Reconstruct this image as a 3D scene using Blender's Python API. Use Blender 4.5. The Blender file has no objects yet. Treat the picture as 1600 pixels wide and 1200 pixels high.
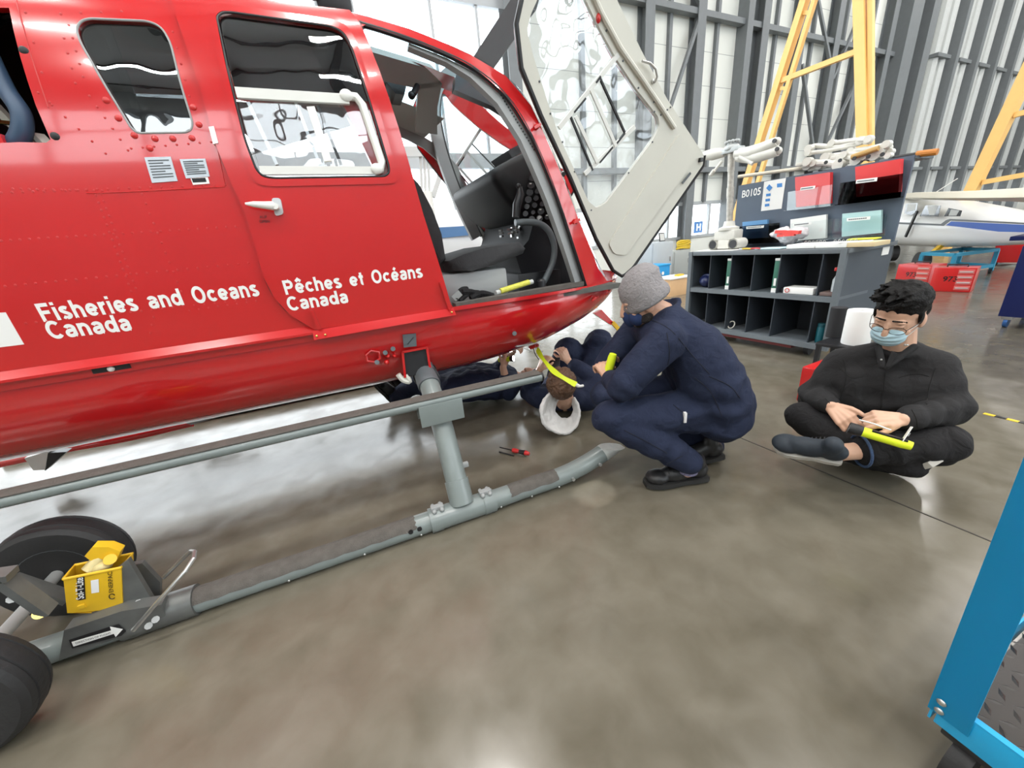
import bpy, bmesh, math, random
import numpy as np
from mathutils import Vector, Matrix, noise
from mathutils.geometry import delaunay_2d_cdt, tessellate_polygon
random.seed(7)
C = bpy.context.scene.collection
SC = bpy.context.scene
# ------------------------------------------------------------------ camera
FPX, EYE = 590.0, 1.25
R = np.array([[0.9180373849391655, -0.2132278308115298, 0.3342772083488015],
              [-0.38626376181193095, -0.29068982257040293, 0.8753854770127749],
              [-0.08948556400310759, -0.9327557661153305, -0.3492263085932222]])
TH = math.radians(3.75)          # the building is turned this much against the helicopter
cam_d = bpy.data.cameras.new('camera'); cam = bpy.data.objects.new('camera', cam_d); C.objects.link(cam)
cam_d.sensor_width = 36.0; cam_d.lens = 36.0 * FPX / 1600.0; cam_d.clip_start = 0.02; cam_d.clip_end = 400
M = Matrix.Identity(4)
for i in range(3):
    M[i][0] = R[i][0]; M[i][1] = -R[i][1]; M[i][2] = -R[i][2]
M[2][3] = EYE
cam.matrix_world = M
SC.camera = cam
# ------------------------------------------------------------------ light
SC.view_settings.view_transform = 'Standard'; SC.view_settings.look = 'None'
SC.view_settings.gamma = 1.0; SC.view_settings.use_curve_mapping = False
SC.view_settings.exposure = 0.24
try:
    SC.cycles.use_denoising = True
    SC.cycles.max_bounces = 8; SC.cycles.transparent_max_bounces = 24
    SC.cycles.sample_clamp_indirect = 6.0
except Exception: pass
W = bpy.data.worlds.new('overcast_sky'); SC.world = W; W.use_nodes = True
bg = W.node_tree.nodes['Background']; bg.inputs[0].default_value = (0.93, 0.96, 1.0, 1); bg.inputs[1].default_value = 5.0

# ------------------------------------------------------------------ pixel helpers (1600 x 1200 frame -> place)
def ray(px, py): return R @ np.array([px - 800.0, py - 600.0, FPX])
O3 = np.array([0, 0, EYE])
def fl(px, py, z=0.0):
    r = ray(px, py); return Vector(O3 + r * (z - EYE) / r[2])
def onY(px, py, y):
    r = ray(px, py); return Vector(O3 + r * y / r[1])
def onX(px, py, x):
    r = ray(px, py); return Vector(O3 + r * x / r[0])
def onP(px, py, p0, n):
    r = ray(px, py); t = (np.array(p0) - O3) @ np.array(n) / (r @ np.array(n)); return Vector(O3 + r * t)
cT, sT = math.cos(TH), math.sin(TH)
def b2w(p): return Vector((cT * p[0] - sT * p[1], sT * p[0] + cT * p[1], p[2]))
def w2b(p): return Vector((cT * p[0] + sT * p[1], -sT * p[0] + cT * p[1], p[2]))
def bX(px, py, x):
    r = ray(px, py); q = w2b(r); t = x / q[0]; return Vector((q[0]*t, q[1]*t, EYE + q[2]*t))
def bY(px, py, y):
    r = ray(px, py); q = w2b(r); t = y / q[1]; return Vector((q[0]*t, q[1]*t, EYE + q[2]*t))
def bfl(px, py, z=0.0): return w2b(fl(px, py, z))

# ------------------------------------------------------------------ materials
def mat(name, col, rough=0.5, metal=0.0, var=0.0, vscale=6.0, bump=0.0, bscale=40.0, coat=0.0, spec=0.5, emit=None, estr=1.0, alpha=None, rvar=0.0):
    m = bpy.data.materials.new(name); m.use_nodes = True
    nt = m.node_tree; b = nt.nodes['Principled BSDF']
    b.inputs['Base Color'].default_value = (*col, 1); b.inputs['Roughness'].default_value = rough
    b.inputs['Metallic'].default_value = metal; b.inputs['Coat Weight'].default_value = coat
    b.inputs['Coat Roughness'].default_value = 0.06
    b.inputs['Specular IOR Level'].default_value = spec
    tc = nt.nodes.new('ShaderNodeTexCoord')
    if var or rvar:
        n = nt.nodes.new('ShaderNodeTexNoise'); n.inputs['Scale'].default_value = vscale; n.inputs['Detail'].default_value = 5
        nt.links.new(tc.outputs['Object'], n.inputs['Vector'])
        if var:
            mx = nt.nodes.new('ShaderNodeMix'); mx.data_type = 'RGBA'
            mx.inputs[6].default_value = (*[max(0, c * (1 - var)) for c in col], 1)
            mx.inputs[7].default_value = (*[min(1, c * (1 + var)) for c in col], 1)
            nt.links.new(n.outputs['Fac'], mx.inputs[0]); nt.links.new(mx.outputs[2], b.inputs['Base Color'])
        if rvar:
            mr = nt.nodes.new('ShaderNodeMapRange'); mr.inputs[3].default_value = max(0, rough - rvar); mr.inputs[4].default_value = rough + rvar
            nt.links.new(n.outputs['Fac'], mr.inputs[0]); nt.links.new(mr.outputs[0], b.inputs['Roughness'])
    if bump:
        n2 = nt.nodes.new('ShaderNodeTexNoise'); n2.inputs['Scale'].default_value = bscale; n2.inputs['Detail'].default_value = 4
        nt.links.new(tc.outputs['Object'], n2.inputs['Vector'])
        bp = nt.nodes.new('ShaderNodeBump'); bp.inputs['Strength'].default_value = bump; bp.inputs['Distance'].default_value = 0.01
        nt.links.new(n2.outputs['Fac'], bp.inputs['Height']); nt.links.new(bp.outputs[0], b.inputs['Normal'])
    if emit:
        b.inputs['Emission Color'].default_value = (*emit, 1); b.inputs['Emission Strength'].default_value = estr
    return m
def glass_mat(name, tint=(1, 1, 1), refl=1.0, rough=0.0, wave=0.0):
    """clear thin pane: what lies behind shows through, the surface mirrors by angle"""
    m = bpy.data.materials.new(name); m.use_nodes = True; nt = m.node_tree
    nt.nodes.clear(); out = nt.nodes.new('ShaderNodeOutputMaterial')
    tr = nt.nodes.new('ShaderNodeBsdfTransparent'); tr.inputs[0].default_value = (*tint, 1)
    gl = nt.nodes.new('ShaderNodeBsdfGlossy'); gl.inputs['Roughness'].default_value = rough
    fr = nt.nodes.new('ShaderNodeFresnel'); fr.inputs[0].default_value = 1.5
    geo = nt.nodes.new('ShaderNodeNewGeometry'); ior = nt.nodes.new('ShaderNodeMapRange'); ior.inputs[3].default_value = 1.5; ior.inputs[4].default_value = 1 / 1.5
    nt.links.new(geo.outputs['Backfacing'], ior.inputs[0]); nt.links.new(ior.outputs[0], fr.inputs[0])
    mul = nt.nodes.new('ShaderNodeMath'); mul.operation = 'MULTIPLY'; mul.inputs[1].default_value = refl; mul.use_clamp = True
    mx = nt.nodes.new('ShaderNodeMixShader')
    nt.links.new(fr.outputs[0], mul.inputs[0]); nt.links.new(mul.outputs[0], mx.inputs[0])
    nt.links.new(tr.outputs[0], mx.inputs[1]); nt.links.new(gl.outputs[0], mx.inputs[2])
    nt.links.new(mx.outputs[0], out.inputs[0])
    if wave:
        tc = nt.nodes.new('ShaderNodeTexCoord'); n = nt.nodes.new('ShaderNodeTexNoise'); n.inputs['Scale'].default_value = 3.0
        bp = nt.nodes.new('ShaderNodeBump'); bp.inputs['Strength'].default_value = wave; bp.inputs['Distance'].default_value = 0.05
        nt.links.new(tc.outputs['Object'], n.inputs['Vector']); nt.links.new(n.outputs['Fac'], bp.inputs['Height'])
        nt.links.new(bp.outputs[0], gl.inputs['Normal'])
    return m
def fabric_mat(name, col, rough=0.85, scale=18.0, strength=0.6, stretch=(1, 1, 1)):
    m = mat(name, col, rough, var=0.25, vscale=9, spec=0.25)
    nt = m.node_tree; b = nt.nodes['Principled BSDF']
    tc = nt.nodes.new('ShaderNodeTexCoord'); mp = nt.nodes.new('ShaderNodeMapping'); mp.inputs['Scale'].default_value = stretch
    nt.links.new(tc.outputs['Object'], mp.inputs[0])
    n = nt.nodes.new('ShaderNodeTexNoise'); n.inputs['Scale'].default_value = scale; n.inputs['Detail'].default_value = 3; n.inputs['Distortion'].default_value = 1.2
    w = nt.nodes.new('ShaderNodeTexNoise'); w.inputs['Scale'].default_value = 900
    nt.links.new(mp.outputs[0], n.inputs['Vector']); nt.links.new(mp.outputs[0], w.inputs['Vector'])
    ad = nt.nodes.new('ShaderNodeMath'); ad.operation = 'MULTIPLY_ADD'; ad.inputs[1].default_value = 0.05
    nt.links.new(w.outputs['Fac'], ad.inputs[0]); nt.links.new(n.outputs['Fac'], ad.inputs[2])
    bp = nt.nodes.new('ShaderNodeBump'); bp.inputs['Strength'].default_value = strength; bp.inputs['Distance'].default_value = 0.02
    nt.links.new(ad.outputs[0], bp.inputs['Height']); nt.links.new(bp.outputs[0], b.inputs['Normal'])
    return m

MT = {}
MT['red'] = mat('red_gloss_paint', (0.54, 0.010, 0.012), 0.2, var=0.05, vscale=3, coat=1.0, bump=0.03, bscale=5)
MT['red_flat'] = mat('red_paint_plain', (0.55, 0.014, 0.014), 0.3, coat=0.4)
MT['white_paint'] = mat('white_paint', (0.78, 0.78, 0.74), 0.35, var=0.04)
MT['cream'] = mat('cream_door_lining', (0.66, 0.65, 0.58), 0.45, var=0.05)
MT['decal'] = mat('white_decal', (0.82, 0.82, 0.8), 0.35)
MT['grey_green'] = mat('grey_green_paint', (0.185, 0.215, 0.21), 0.33, var=0.12, vscale=8, coat=0.2)
MT['grey_dark'] = mat('dark_grey_paint', (0.11, 0.125, 0.135), 0.45, var=0.1)
MT['grey_mid'] = mat('mid_grey_paint', (0.30, 0.31, 0.31), 0.5, var=0.08)
MT['grey_light'] = mat('light_grey_paint', (0.52, 0.53, 0.52), 0.5, var=0.05)
MT['black'] = mat('black_plastic', (0.012, 0.012, 0.014), 0.4, var=0.2)
MT['black_matte'] = mat('black_matte', (0.014, 0.014, 0.016), 0.8, var=0.2)
MT['rubber'] = mat('black_rubber', (0.016, 0.016, 0.017), 0.6, var=0.3, bump=0.2, bscale=60)
MT['steel'] = mat('steel', (0.55, 0.55, 0.54), 0.3, 0.9, var=0.1)
MT['alu'] = mat('brushed_aluminium', (0.66, 0.67, 0.68), 0.35, 0.8, var=0.08)
MT['brass'] = mat('brass', (0.7, 0.5, 0.15), 0.25, 1.0)
MT['grip'] = mat('worn_grip_tape', (0.10, 0.09, 0.08), 0.9, var=0.35, vscale=30, bump=0.5, bscale=200)
MT['yellow'] = mat('yellow_paint', (0.72, 0.44, 0.02), 0.4, var=0.15, vscale=12)
MT['crane_yellow'] = mat('crane_yellow', (0.83, 0.50, 0.16), 0.45, var=0.06)
MT['hivis'] = mat('hi_vis_yellow', (0.72, 0.85, 0.02), 0.5)
MT['blue'] = mat('bright_blue_paint', (0.006, 0.33, 0.62), 0.35, var=0.06, coat=0.3)
MT['navy_paint'] = mat('navy_paint', (0.012, 0.02, 0.11), 0.35, var=0.08)
MT['glass'] = glass_mat('clear_pane', (0.96, 0.98, 0.98), 1.0)
MT['perspex'] = glass_mat('bubbled_acrylic_pane', (0.92, 0.94, 0.95), 3.0, wave=0.5)
MT['darkened'] = glass_mat('darkened_acrylic_pane', (0.28, 0.30, 0.31), 6.0, wave=0.12)
MT['bluetint'] = glass_mat('blue_tinted_pane', (0.72, 0.92, 1.0), 1.0)
MT['smoke'] = glass_mat('smoked_acrylic', (0.34, 0.34, 0.36), 0.25)
MT['paper'] = mat('white_paper', (0.8, 0.8, 0.78), 0.8)
MT['navy_cloth'] = fabric_mat('navy_cotton', (0.016, 0.022, 0.048), strength=.4)
MT['black_cloth'] = fabric_mat('black_cotton', (0.013, 0.0125, 0.0135))
MT['charcoal_cloth'] = fabric_mat('charcoal_cotton', (0.02, 0.0195, 0.0205), strength=.35)
MT['grey_cloth'] = fabric_mat('grey_knit', (0.25, 0.235, 0.24), scale=50, strength=0.5)
MT['white_cloth'] = fabric_mat('white_sweat_cloth', (0.68, 0.67, 0.66))
MT['skin_a'] = mat('skin_light', (0.56, 0.32, 0.22), 0.5, var=0.1, vscale=25)
MT['skin_b'] = mat('skin_warm', (0.60, 0.36, 0.25), 0.5, var=0.1, vscale=25)

# ------------------------------------------------------------------ mesh helpers
SPLIT = {'eyelashes': 'eyelash', 'eyebrows': 'eyebrow', 'rail_screws': 'rail_screw', 'clamp_bolts': 'clamp_bolt', 'sash_catches': 'sash_catch', 'door_stiffeners': 'door_stiffener', 'hinge_bolts': 'hinge_bolt', 'drain_caps': 'drain_cap', 'strut_lugs': 'strut_lug', 'skid_bolts': 'skid_bolt', 'skid_holes': 'skid_hole', 'fastener_holes': 'fastener_hole', 'hangers': 'hanger', 'bolts': 'bolt', 'snaps': 'snap', 'lapels': 'lapel', 'pitch_links': 'pitch_link', 'engine_brackets': 'engine_bracket', 'ear_loops': 'ear_loop', 'lenses': 'lens', 'eyebrow_pair': 'eyebrow', 'sash_seals': 'sash_seal', 'sash_frames': 'sash_rail', 'drawers': 'drawer_front', 'mask_straps': 'mask_strap', 'laces_set': 'lace', 'air_intakes': 'air_intake', 'cutout_rims': 'cutout_rim'}
class MB:
    def __init__(s): s.v = []; s.f = []
    def add(s, vs, fs):
        o = len(s.v); s.v += [tuple(v) for v in vs]; s.f += [tuple(i + o for i in f) for f in fs]; return s
    def box(s, c, size, rz=0.0, rot=None, bev=0.0):
        hx, hy, hz = [d / 2 for d in size]
        m = rot if rot is not None else Matrix.Rotation(rz, 3, 'Z')
        if bev and min(hx, hy, hz) > bev * 1.2:
            bm = bmesh.new(); bmesh.ops.create_cube(bm, size=1.0)
            for v in bm.verts: v.co = Vector((v.co.x * size[0], v.co.y * size[1], v.co.z * size[2]))
            bmesh.ops.bevel(bm, geom=list(bm.edges), offset=bev, segments=2, affect='EDGES', profile=0.6)
            bm.verts.ensure_lookup_table()
            vs = [m @ v.co + Vector(c) for v in bm.verts]; fs = [[v.index for v in f.verts] for f in bm.faces]; bm.free()
            return s.add(vs, fs)
        vs = [m @ Vector((x * hx, y * hy, z * hz)) + Vector(c) for x in (-1, 1) for y in (-1, 1) for z in (-1, 1)]
        return s.add(vs, [(0, 1, 3, 2), (4, 6, 7, 5), (0, 4, 5, 1), (2, 3, 7, 6), (0, 2, 6, 4), (1, 5, 7, 3)])
    def tube(s, pts, r, seg=12, cap=True, up=None):
        pts = [Vector(p) for p in pts]; n = len(pts)
        rs = r if isinstance(r, (list, tuple)) else [r] * n
        T = []
        for i in range(n):
            t = (pts[min(i + 1, n - 1)] - pts[max(i - 1, 0)]); T.append(t.normalized() if t.length > 1e-9 else Vector((0, 0, 1)))
        u = Vector(up) if up else (Vector((0, 0, 1)) if abs(T[0].z) < 0.9 else Vector((1, 0, 0)))
        u = (u - T[0] * u.dot(T[0])).normalized(); vs = []; fs = []
        for i in range(n):
            u = (u - T[i] * u.dot(T[i])).normalized(); w = T[i].cross(u)
            for k in range(seg):
                a = 2 * math.pi * k / seg; vs.append(pts[i] + (u * math.cos(a) + w * math.sin(a)) * rs[i])
        for i in range(n - 1):
            for k in range(seg):
                k2 = (k + 1) % seg; fs.append((i * seg + k, i * seg + k2, (i + 1) * seg + k2, (i + 1) * seg + k))
        if cap: fs.append(tuple(range(seg))[::-1]); fs.append(tuple((n - 1) * seg + k for k in range(seg)))
        return s.add(vs, fs)
    def cyl(s, a, b, r, seg=16, r2=None): return s.tube([a, b], [r, r if r2 is None else r2], seg)
    def bar(s, a, b, w, h, up=(0, 0, 1)):
        a, b = Vector(a), Vector(b); t = (b - a).normalized(); u = Vector(up)
        if abs(u.dot(t)) > 0.97: u = Vector((1, 0, 0))
        sd = t.cross(u).normalized(); u = sd.cross(t)
        vs = []
        for p in (a, b):
            for i, j in ((-1, -1), (1, -1), (1, 1), (-1, 1)): vs.append(p + sd * (i * w / 2) + u * (j * h / 2))
        return s.add(vs, [(3, 2, 1, 0), (4, 5, 6, 7), (0, 1, 5, 4), (1, 2, 6, 5), (2, 3, 7, 6), (3, 0, 4, 7)])
    def ell(s, c, r, seg=16, ring=10, rot=None):
        vs = []; fs = []; c = Vector(c)
        if not isinstance(r, (tuple, list)): r = (r, r, r)
        m = rot or Matrix.Identity(3)
        for i in range(1, ring):
            th = math.pi * i / ring
            for k in range(seg):
                a = 2 * math.pi * k / seg
                vs.append(m @ Vector((r[0] * math.sin(th) * math.cos(a), r[1] * math.sin(th) * math.sin(a), r[2] * math.cos(th))) + c)
        t = len(vs); vs.append(m @ Vector((0, 0, r[2])) + c); vs.append(m @ Vector((0, 0, -r[2])) + c)
        for i in range(ring - 2):
            for k in range(seg):
                k2 = (k + 1) % seg; fs.append((i * seg + k, (i + 1) * seg + k, (i + 1) * seg + k2, i * seg + k2))
        for k in range(seg):
            k2 = (k + 1) % seg; fs.append((t, k, k2)); fs.append((t + 1, (ring - 2) * seg + k2, (ring - 2) * seg + k))
        return s.add(vs, fs)
    def lathe(s, prof, c=(0, 0, 0), seg=24, rot=None):
        c = Vector(c); m = rot or Matrix.Identity(3); vs = []; fs = []; n = len(prof)
        for r, z in prof:
            for k in range(seg):
                a = 2 * math.pi * k / seg; vs.append(m @ Vector((r * math.cos(a), r * math.sin(a), z)) + c)
        for i in range(n - 1):
            for k in range(seg):
                k2 = (k + 1) % seg; fs.append((i * seg + k, i * seg + k2, (i + 1) * seg + k2, (i + 1) * seg + k))
        if prof[0][0] > 1e-6: fs.append(tuple(range(seg))[::-1])
        if prof[-1][0] > 1e-6: fs.append(tuple((n - 1) * seg + k for k in range(seg)))
        return s.add(vs, fs)
    def prism(s, poly, d):
        """flat 3-D outline pushed along the vector d"""
        poly = [Vector(p) for p in poly]; d = Vector(d); n = len(poly)
        tris = tessellate_polygon([poly]); o = len(s.v)
        vs = poly + [p + d for p in poly]
        fs = [t for t in tris] + [tuple(i + n for i in t[::-1]) for t in tris]
        s.add(vs, fs)
        for i in range(n):
            j = (i + 1) % n; s.add([poly[i], poly[j], poly[j] + d, poly[i] + d], [(0, 1, 2, 3)])
        return s
    def loft(s, rings, closed=False, cap=False):
        n = len(rings[0]); vs = [p for r in rings for p in r]; fs = []
        for i in range(len(rings) - 1):
            for k in range(n if closed else n - 1):
                k2 = (k + 1) % n; fs.append((i * n + k, i * n + k2, (i + 1) * n + k2, (i + 1) * n + k))
        if cap: fs.append(tuple(range(n))[::-1]); fs.append(tuple((len(rings) - 1) * n + k for k in range(n)))
        return s.add(vs, fs)
    def islands(s):
        p = list(range(len(s.v)))
        def find(a):
            while p[a] != a: p[a] = p[p[a]]; a = p[a]
            return a
        key = {}
        for i, v in enumerate(s.v):
            k = (round(v[0], 5), round(v[1], 5), round(v[2], 5)); p[find(i)] = find(key.setdefault(k, i))
        for f in s.f:
            for i in f[1:]: p[find(i)] = find(f[0])
        out = {}
        for f in s.f: out.setdefault(find(f[0]), []).append(f)
        res = []
        for fs in out.values():
            ids = sorted({i for f in fs for i in f}); mp = {a: b for b, a in enumerate(ids)}; m = MB(); m.v = [s.v[i] for i in ids]; m.f = [tuple(mp[i] for i in f) for f in fs]; res.append(m)
        return res
    def build(s, name, material, parent=None, angle=35, flat=False, weld=True):
        if name in SPLIT:
            o = None
            for m in s.islands(): o = m.build(SPLIT[name], material, parent, angle, flat, weld)
            return o
        me = bpy.data.meshes.new(name); me.from_pydata(s.v, [], s.f); me.update()
        bm = bmesh.new(); bm.from_mesh(me)
        if weld: bmesh.ops.remove_doubles(bm, verts=bm.verts, dist=1e-5)
        bmesh.ops.recalc_face_normals(bm, faces=bm.faces); bm.to_mesh(me); bm.free()
        if not flat:
            me.shade_smooth(); me.set_sharp_from_angle(angle=math.radians(angle))
        o = bpy.data.objects.new(name, me); C.objects.link(o)
        if material is not None: me.materials.append(material if not isinstance(material, str) else MT[material])
        if parent is not None: o.parent = parent; o.matrix_parent_inverse = parent.matrix_world.inverted() if False else Matrix.Identity(4)
        return o
def thing(name, label, cat, loc=(0, 0, 0), rz=0.0, group=None):
    o = bpy.data.objects.new(name, None); C.objects.link(o); o.empty_display_size = 0.1
    o.location = loc; o.rotation_euler = (0, 0, rz); o['label'] = label; o['category'] = cat
    if group: o['group'] = group
    return o
def tag(o, label, cat, group=None, kind=None):
    o['label'] = label; o['category'] = cat
    if group: o['group'] = group
    if kind: o['kind'] = kind
    return o
def struct(o): o['kind'] = 'structure'; return o
def place_building(o): o.rotation_euler = (0, 0, TH); return o     # meshes written in building coordinates
def spline(pts, n=12):
    """Catmull-Rom through the points"""
    P = [Vector(p) for p in pts]; out = []
    for i in range(len(P) - 1):
        p0, p1, p2, p3 = P[max(i - 1, 0)], P[i], P[i + 1], P[min(i + 2, len(P) - 1)]
        for k in range(n):
            t = k / n
            out.append(0.5 * ((2 * p1) + (p2 - p0) * t + (2 * p0 - 5 * p1 + 4 * p2 - p3) * t * t + (3 * p1 - p0 - 3 * p2 + p3) * t ** 3))
    out.append(P[-1]); return out
def rounded(poly, r, seg=5):
    """2-D outline with its corners rounded; r may be a list"""
    n = len(poly); out = []
    for i in range(n):
        p, a, b = Vector(poly[i]), Vector(poly[i - 1]), Vector(poly[(i + 1) % n])
        rr = r[i] if isinstance(r, (list, tuple)) else r
        if rr <= 0: out.append(p); continue
        d1, d2 = (a - p), (b - p); q = min(rr, d1.length * 0.48, d2.length * 0.48)
        s, e = p + d1.normalized() * q, p + d2.normalized() * q
        for k in range(seg + 1):
            t = k / seg; out.append(s * (1 - t) ** 2 + p * (2 * t * (1 - t)) + e * t * t)
    return out
def text_mesh(txt, bold=0.012, size=1.0):
    """lettering as flat triangles: list of 2-D verts and faces, cap height about 0.7 * size"""
    cu = bpy.data.curves.new('lettering', 'FONT'); cu.body = txt; cu.size = size; cu.offset = bold; cu.resolution_u = 4
    o = bpy.data.objects.new('lettering', cu); C.objects.link(o)
    bpy.context.view_layer.update()
    dg = bpy.context.evaluated_depsgraph_get(); me = o.evaluated_get(dg).to_mesh()
    vs = [v.co.copy() for v in me.vertices]; fs = [tuple(p.vertices) for p in me.polygons]
    o.evaluated_get(dg).to_mesh_clear(); bpy.data.objects.remove(o); bpy.data.curves.remove(cu)
    return vs, fs
def text_on(mb, txt, origin, xdir, ydir, h, width=None, bold=0.012, lift=0.0, nrm=None):
    """flat lettering: origin = baseline start, h = cap height"""
    vs, fs = text_mesh(txt, bold)
    x0 = min(v.x for v in vs); x1 = max(v.x for v in vs); sy = h / 0.70; sx = (width / (x1 - x0)) if width else sy
    xd, yd = Vector(xdir).normalized(), Vector(ydir).normalized(); n = nrm or xd.cross(yd).normalized()
    mb.add([Vector(origin) + xd * ((v.x - x0) * sx) + yd * (v.y * sy) + n * lift for v in vs], fs); return mb

# ------------------------------------------------------------------ plain bold grotesque letters drawn as strokes (cap height 1)
XH, SW = .73, .198
def _arc(cx, cy, rx, ry, a0, a1, n=14): return [(cx + rx * math.cos(math.radians(a0 + (a1 - a0) * i / n)), cy + ry * math.sin(math.radians(a0 + (a1 - a0) * i / n))) for i in range(n + 1)]
def glyph(ch):
    h = SW / 2; x2 = XH / 2
    if ch == ' ': return [], .46
    if ch == 'i': return [[(h, 0), (h, XH)], [(h, .84), (h, 1.0)]], SW
    if ch == 'r': return [[(h, 0), (h, XH)], _arc(.36, .40, .265, .24, 180, 85, 8)], .40
    if ch in 'nh': return [[(h, 0), (h, 1.0 if ch == 'h' else XH)], _arc(.31, .40, .215, .24, 180, 0, 12) + [(.525, 0)]], .62
    if ch == 'o': return [_arc(.33, x2, .235, x2 - h, 0, 360, 26)], .66
    if ch == 'c': return [_arc(.33, x2, .235, x2 - h, 42, 318, 22)], .60
    if ch in 'eéê':
        st = [_arc(.33, x2, .235, x2 - h, 0, 322, 22), [(.10, x2 - .01), (.565, x2 - .01)]]
        if ch == 'é': st.append([(.28, .82), (.43, 1.0)])
        if ch == 'ê': st.append([(.15, .82), (.33, .98), (.51, .82)])
        return st, .65
    if ch == 's': return [_arc(.28, .535, .185, .11, 30, 200, 10) + [(.20, .42), (.38, .32)] + _arc(.28, .205, .20, .12, 40, -155, 10)], .56
    if ch == 'd': return [[(.57, 0), (.57, 1.0)], _arc(.31, x2, .225, x2 - h, 0, 360, 24)], .665
    if ch == 'a': return [_arc(.30, .50, .20, .145, 165, 0, 10) + [(.50, .10), (.555, .07)], [(.49, .40), (.30, .385)] + _arc(.25, .225, .155, .145, 90, 280, 10) + _arc(.30, .31, .2, .23, 290, 340, 4)], .60
    if ch == 't': return [[(.20, .93), (.20, .20)] + _arc(.30, .18, .10, .09, 180, 275, 6), [(.02, XH - h), (.38, XH - h)]], .39
    if ch == 'F': return [[(h, 0), (h, 1.0)], [(h, 1 - h), (.62, 1 - h)], [(h, .50), (.57, .50)]], .64
    if ch == 'P': return [[(h, 0), (h, 1.0)], [(h, 1 - h), (.40, 1 - h)] + _arc(.40, .69, .20, .215, 90, -90, 12) + [(h, .475)]], .70
    if ch == 'O': return [_arc(.42, .5, .325, .42, 0, 360, 30)], .84
    if ch == 'C': return [_arc(.42, .5, .325, .42, 45, 315, 26)], .77
    return [[(h, 0), (h, XH)]], SW
def bold_text(txt):
    """2-D ribbons: verts and quads"""
    vs = []; fs = []; x = 0.0
    for ch in txt:
        st, w = glyph(ch)
        for pl in st:
            P = [Vector((x + a, b)) for a, b in pl]; n = len(P); o = len(vs)
            for i in range(n):
                closed = (P[0] - P[-1]).length < 1e-4
                a = P[i - 1] if i > 0 else (P[-2] if closed else P[0]); b = P[i + 1] if i < n - 1 else (P[1] if closed else P[-1])
                d = (b - a).normalized(); nn = Vector((-d.y, d.x))
                e1 = (P[i] - a).normalized() if (P[i] - a).length > 1e-6 else d; k = 1 / max(.6, abs(e1.dot(d)))
                vs += [P[i] + nn * (SW / 2 * k), P[i] - nn * (SW / 2 * k)]
            fs += [(o + 2 * i, o + 2 * i + 1, o + 2 * i + 3, o + 2 * i + 2) for i in range(n - 1)]
        x += w + .115
    return vs, fs
# ================================================================== the hangar (building coordinates, turned by TH)
WY, XL, XR, YB, CH = 11.0, -16.0, 46.0, -15.0, 16.0
def bstruct(mb, name, m, parent=None, **k):
    o = mb.build(name, m, parent, **k)
    if parent is None: place_building(o); struct(o)
    return o
# floor: polished concrete
fm = mat('polished_concrete', (0.27, 0.245, 0.21), 0.22, spec=0.55)
nt = fm.node_tree; b = nt.nodes['Principled BSDF']; tc = nt.nodes.new('ShaderNodeTexCoord')
def noise_node(nt, scale, detail=6, dist=0.0):
    n = nt.nodes.new('ShaderNodeTexNoise'); n.inputs['Scale'].default_value = scale; n.inputs['Detail'].default_value = detail; n.inputs['Distortion'].default_value = dist
    return n
n1 = noise_node(nt, 0.9, 8, 0.6); n2 = noise_node(nt, 7.0, 8, 0.3); n3 = noise_node(nt, 55, 3)
for n in (n1, n2, n3): nt.links.new(tc.outputs['Object'], n.inputs['Vector'])
cr = nt.nodes.new('ShaderNodeValToRGB'); cr.color_ramp.elements[0].position = 0.33; cr.color_ramp.elements[1].position = 0.68
cr.color_ramp.elements[0].color = (0.105, 0.093, 0.068, 1); cr.color_ramp.elements[1].color = (0.175, 0.158, 0.124, 1)
mx1 = nt.nodes.new('ShaderNodeMath'); mx1.operation = 'MULTIPLY_ADD'; mx1.inputs[1].default_value = 0.45; 
mx2 = nt.nodes.new('ShaderNodeMath'); mx2.operation = 'MULTIPLY_ADD'; mx2.inputs[1].default_value = 0.55
nt.links.new(n2.outputs['Fac'], mx1.inputs[0]); nt.links.new(n1.outputs['Fac'], mx2.inputs[0])
mx1.inputs[2].default_value = 0.0; nt.links.new(mx1.outputs[0], mx2.inputs[2])
nt.links.new(mx2.outputs[0], cr.inputs[0])
nt.links.new(cr.outputs[0], b.inputs['Base Color'])
mr = nt.nodes.new('ShaderNodeMapRange'); mr.inputs[1].default_value = 0.3; mr.inputs[2].default_value = 0.7; mr.inputs[3].default_value = 0.13; mr.inputs[4].default_value = 0.27
nt.links.new(n2.outputs['Fac'], mr.inputs[0]); nt.links.new(mr.outputs[0], b.inputs['Roughness'])
bp = nt.nodes.new('ShaderNodeBump'); bp.inputs['Strength'].default_value = 0.012; bp.inputs['Distance'].default_value = 0.01
nt.links.new(n2.outputs['Fac'], bp.inputs['Height']); nt.links.new(bp.outputs[0], b.inputs['Normal'])
bstruct(MB().box(((XL + XR) / 2, (WY + YB) / 2, -0.15), (XR - XL, WY - YB + 0.4, 0.3)), 'floor', fm)
# sawn joints in the slab, seen as thin dark lines
jm = mat('joint_filler', (0.035, 0.03, 0.026), 0.8)
mb = MB()
for x in (2.09, 8.2, 14.3, -4.0): mb.box((x, -2, 0.0006), (0.007, 25, 0.0012))
for y in (-5.0, 6.2): mb.box((15, y, 0.0006), (60, 0.007, 0.0012))
bstruct(mb, 'trim_1', jm)
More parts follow.
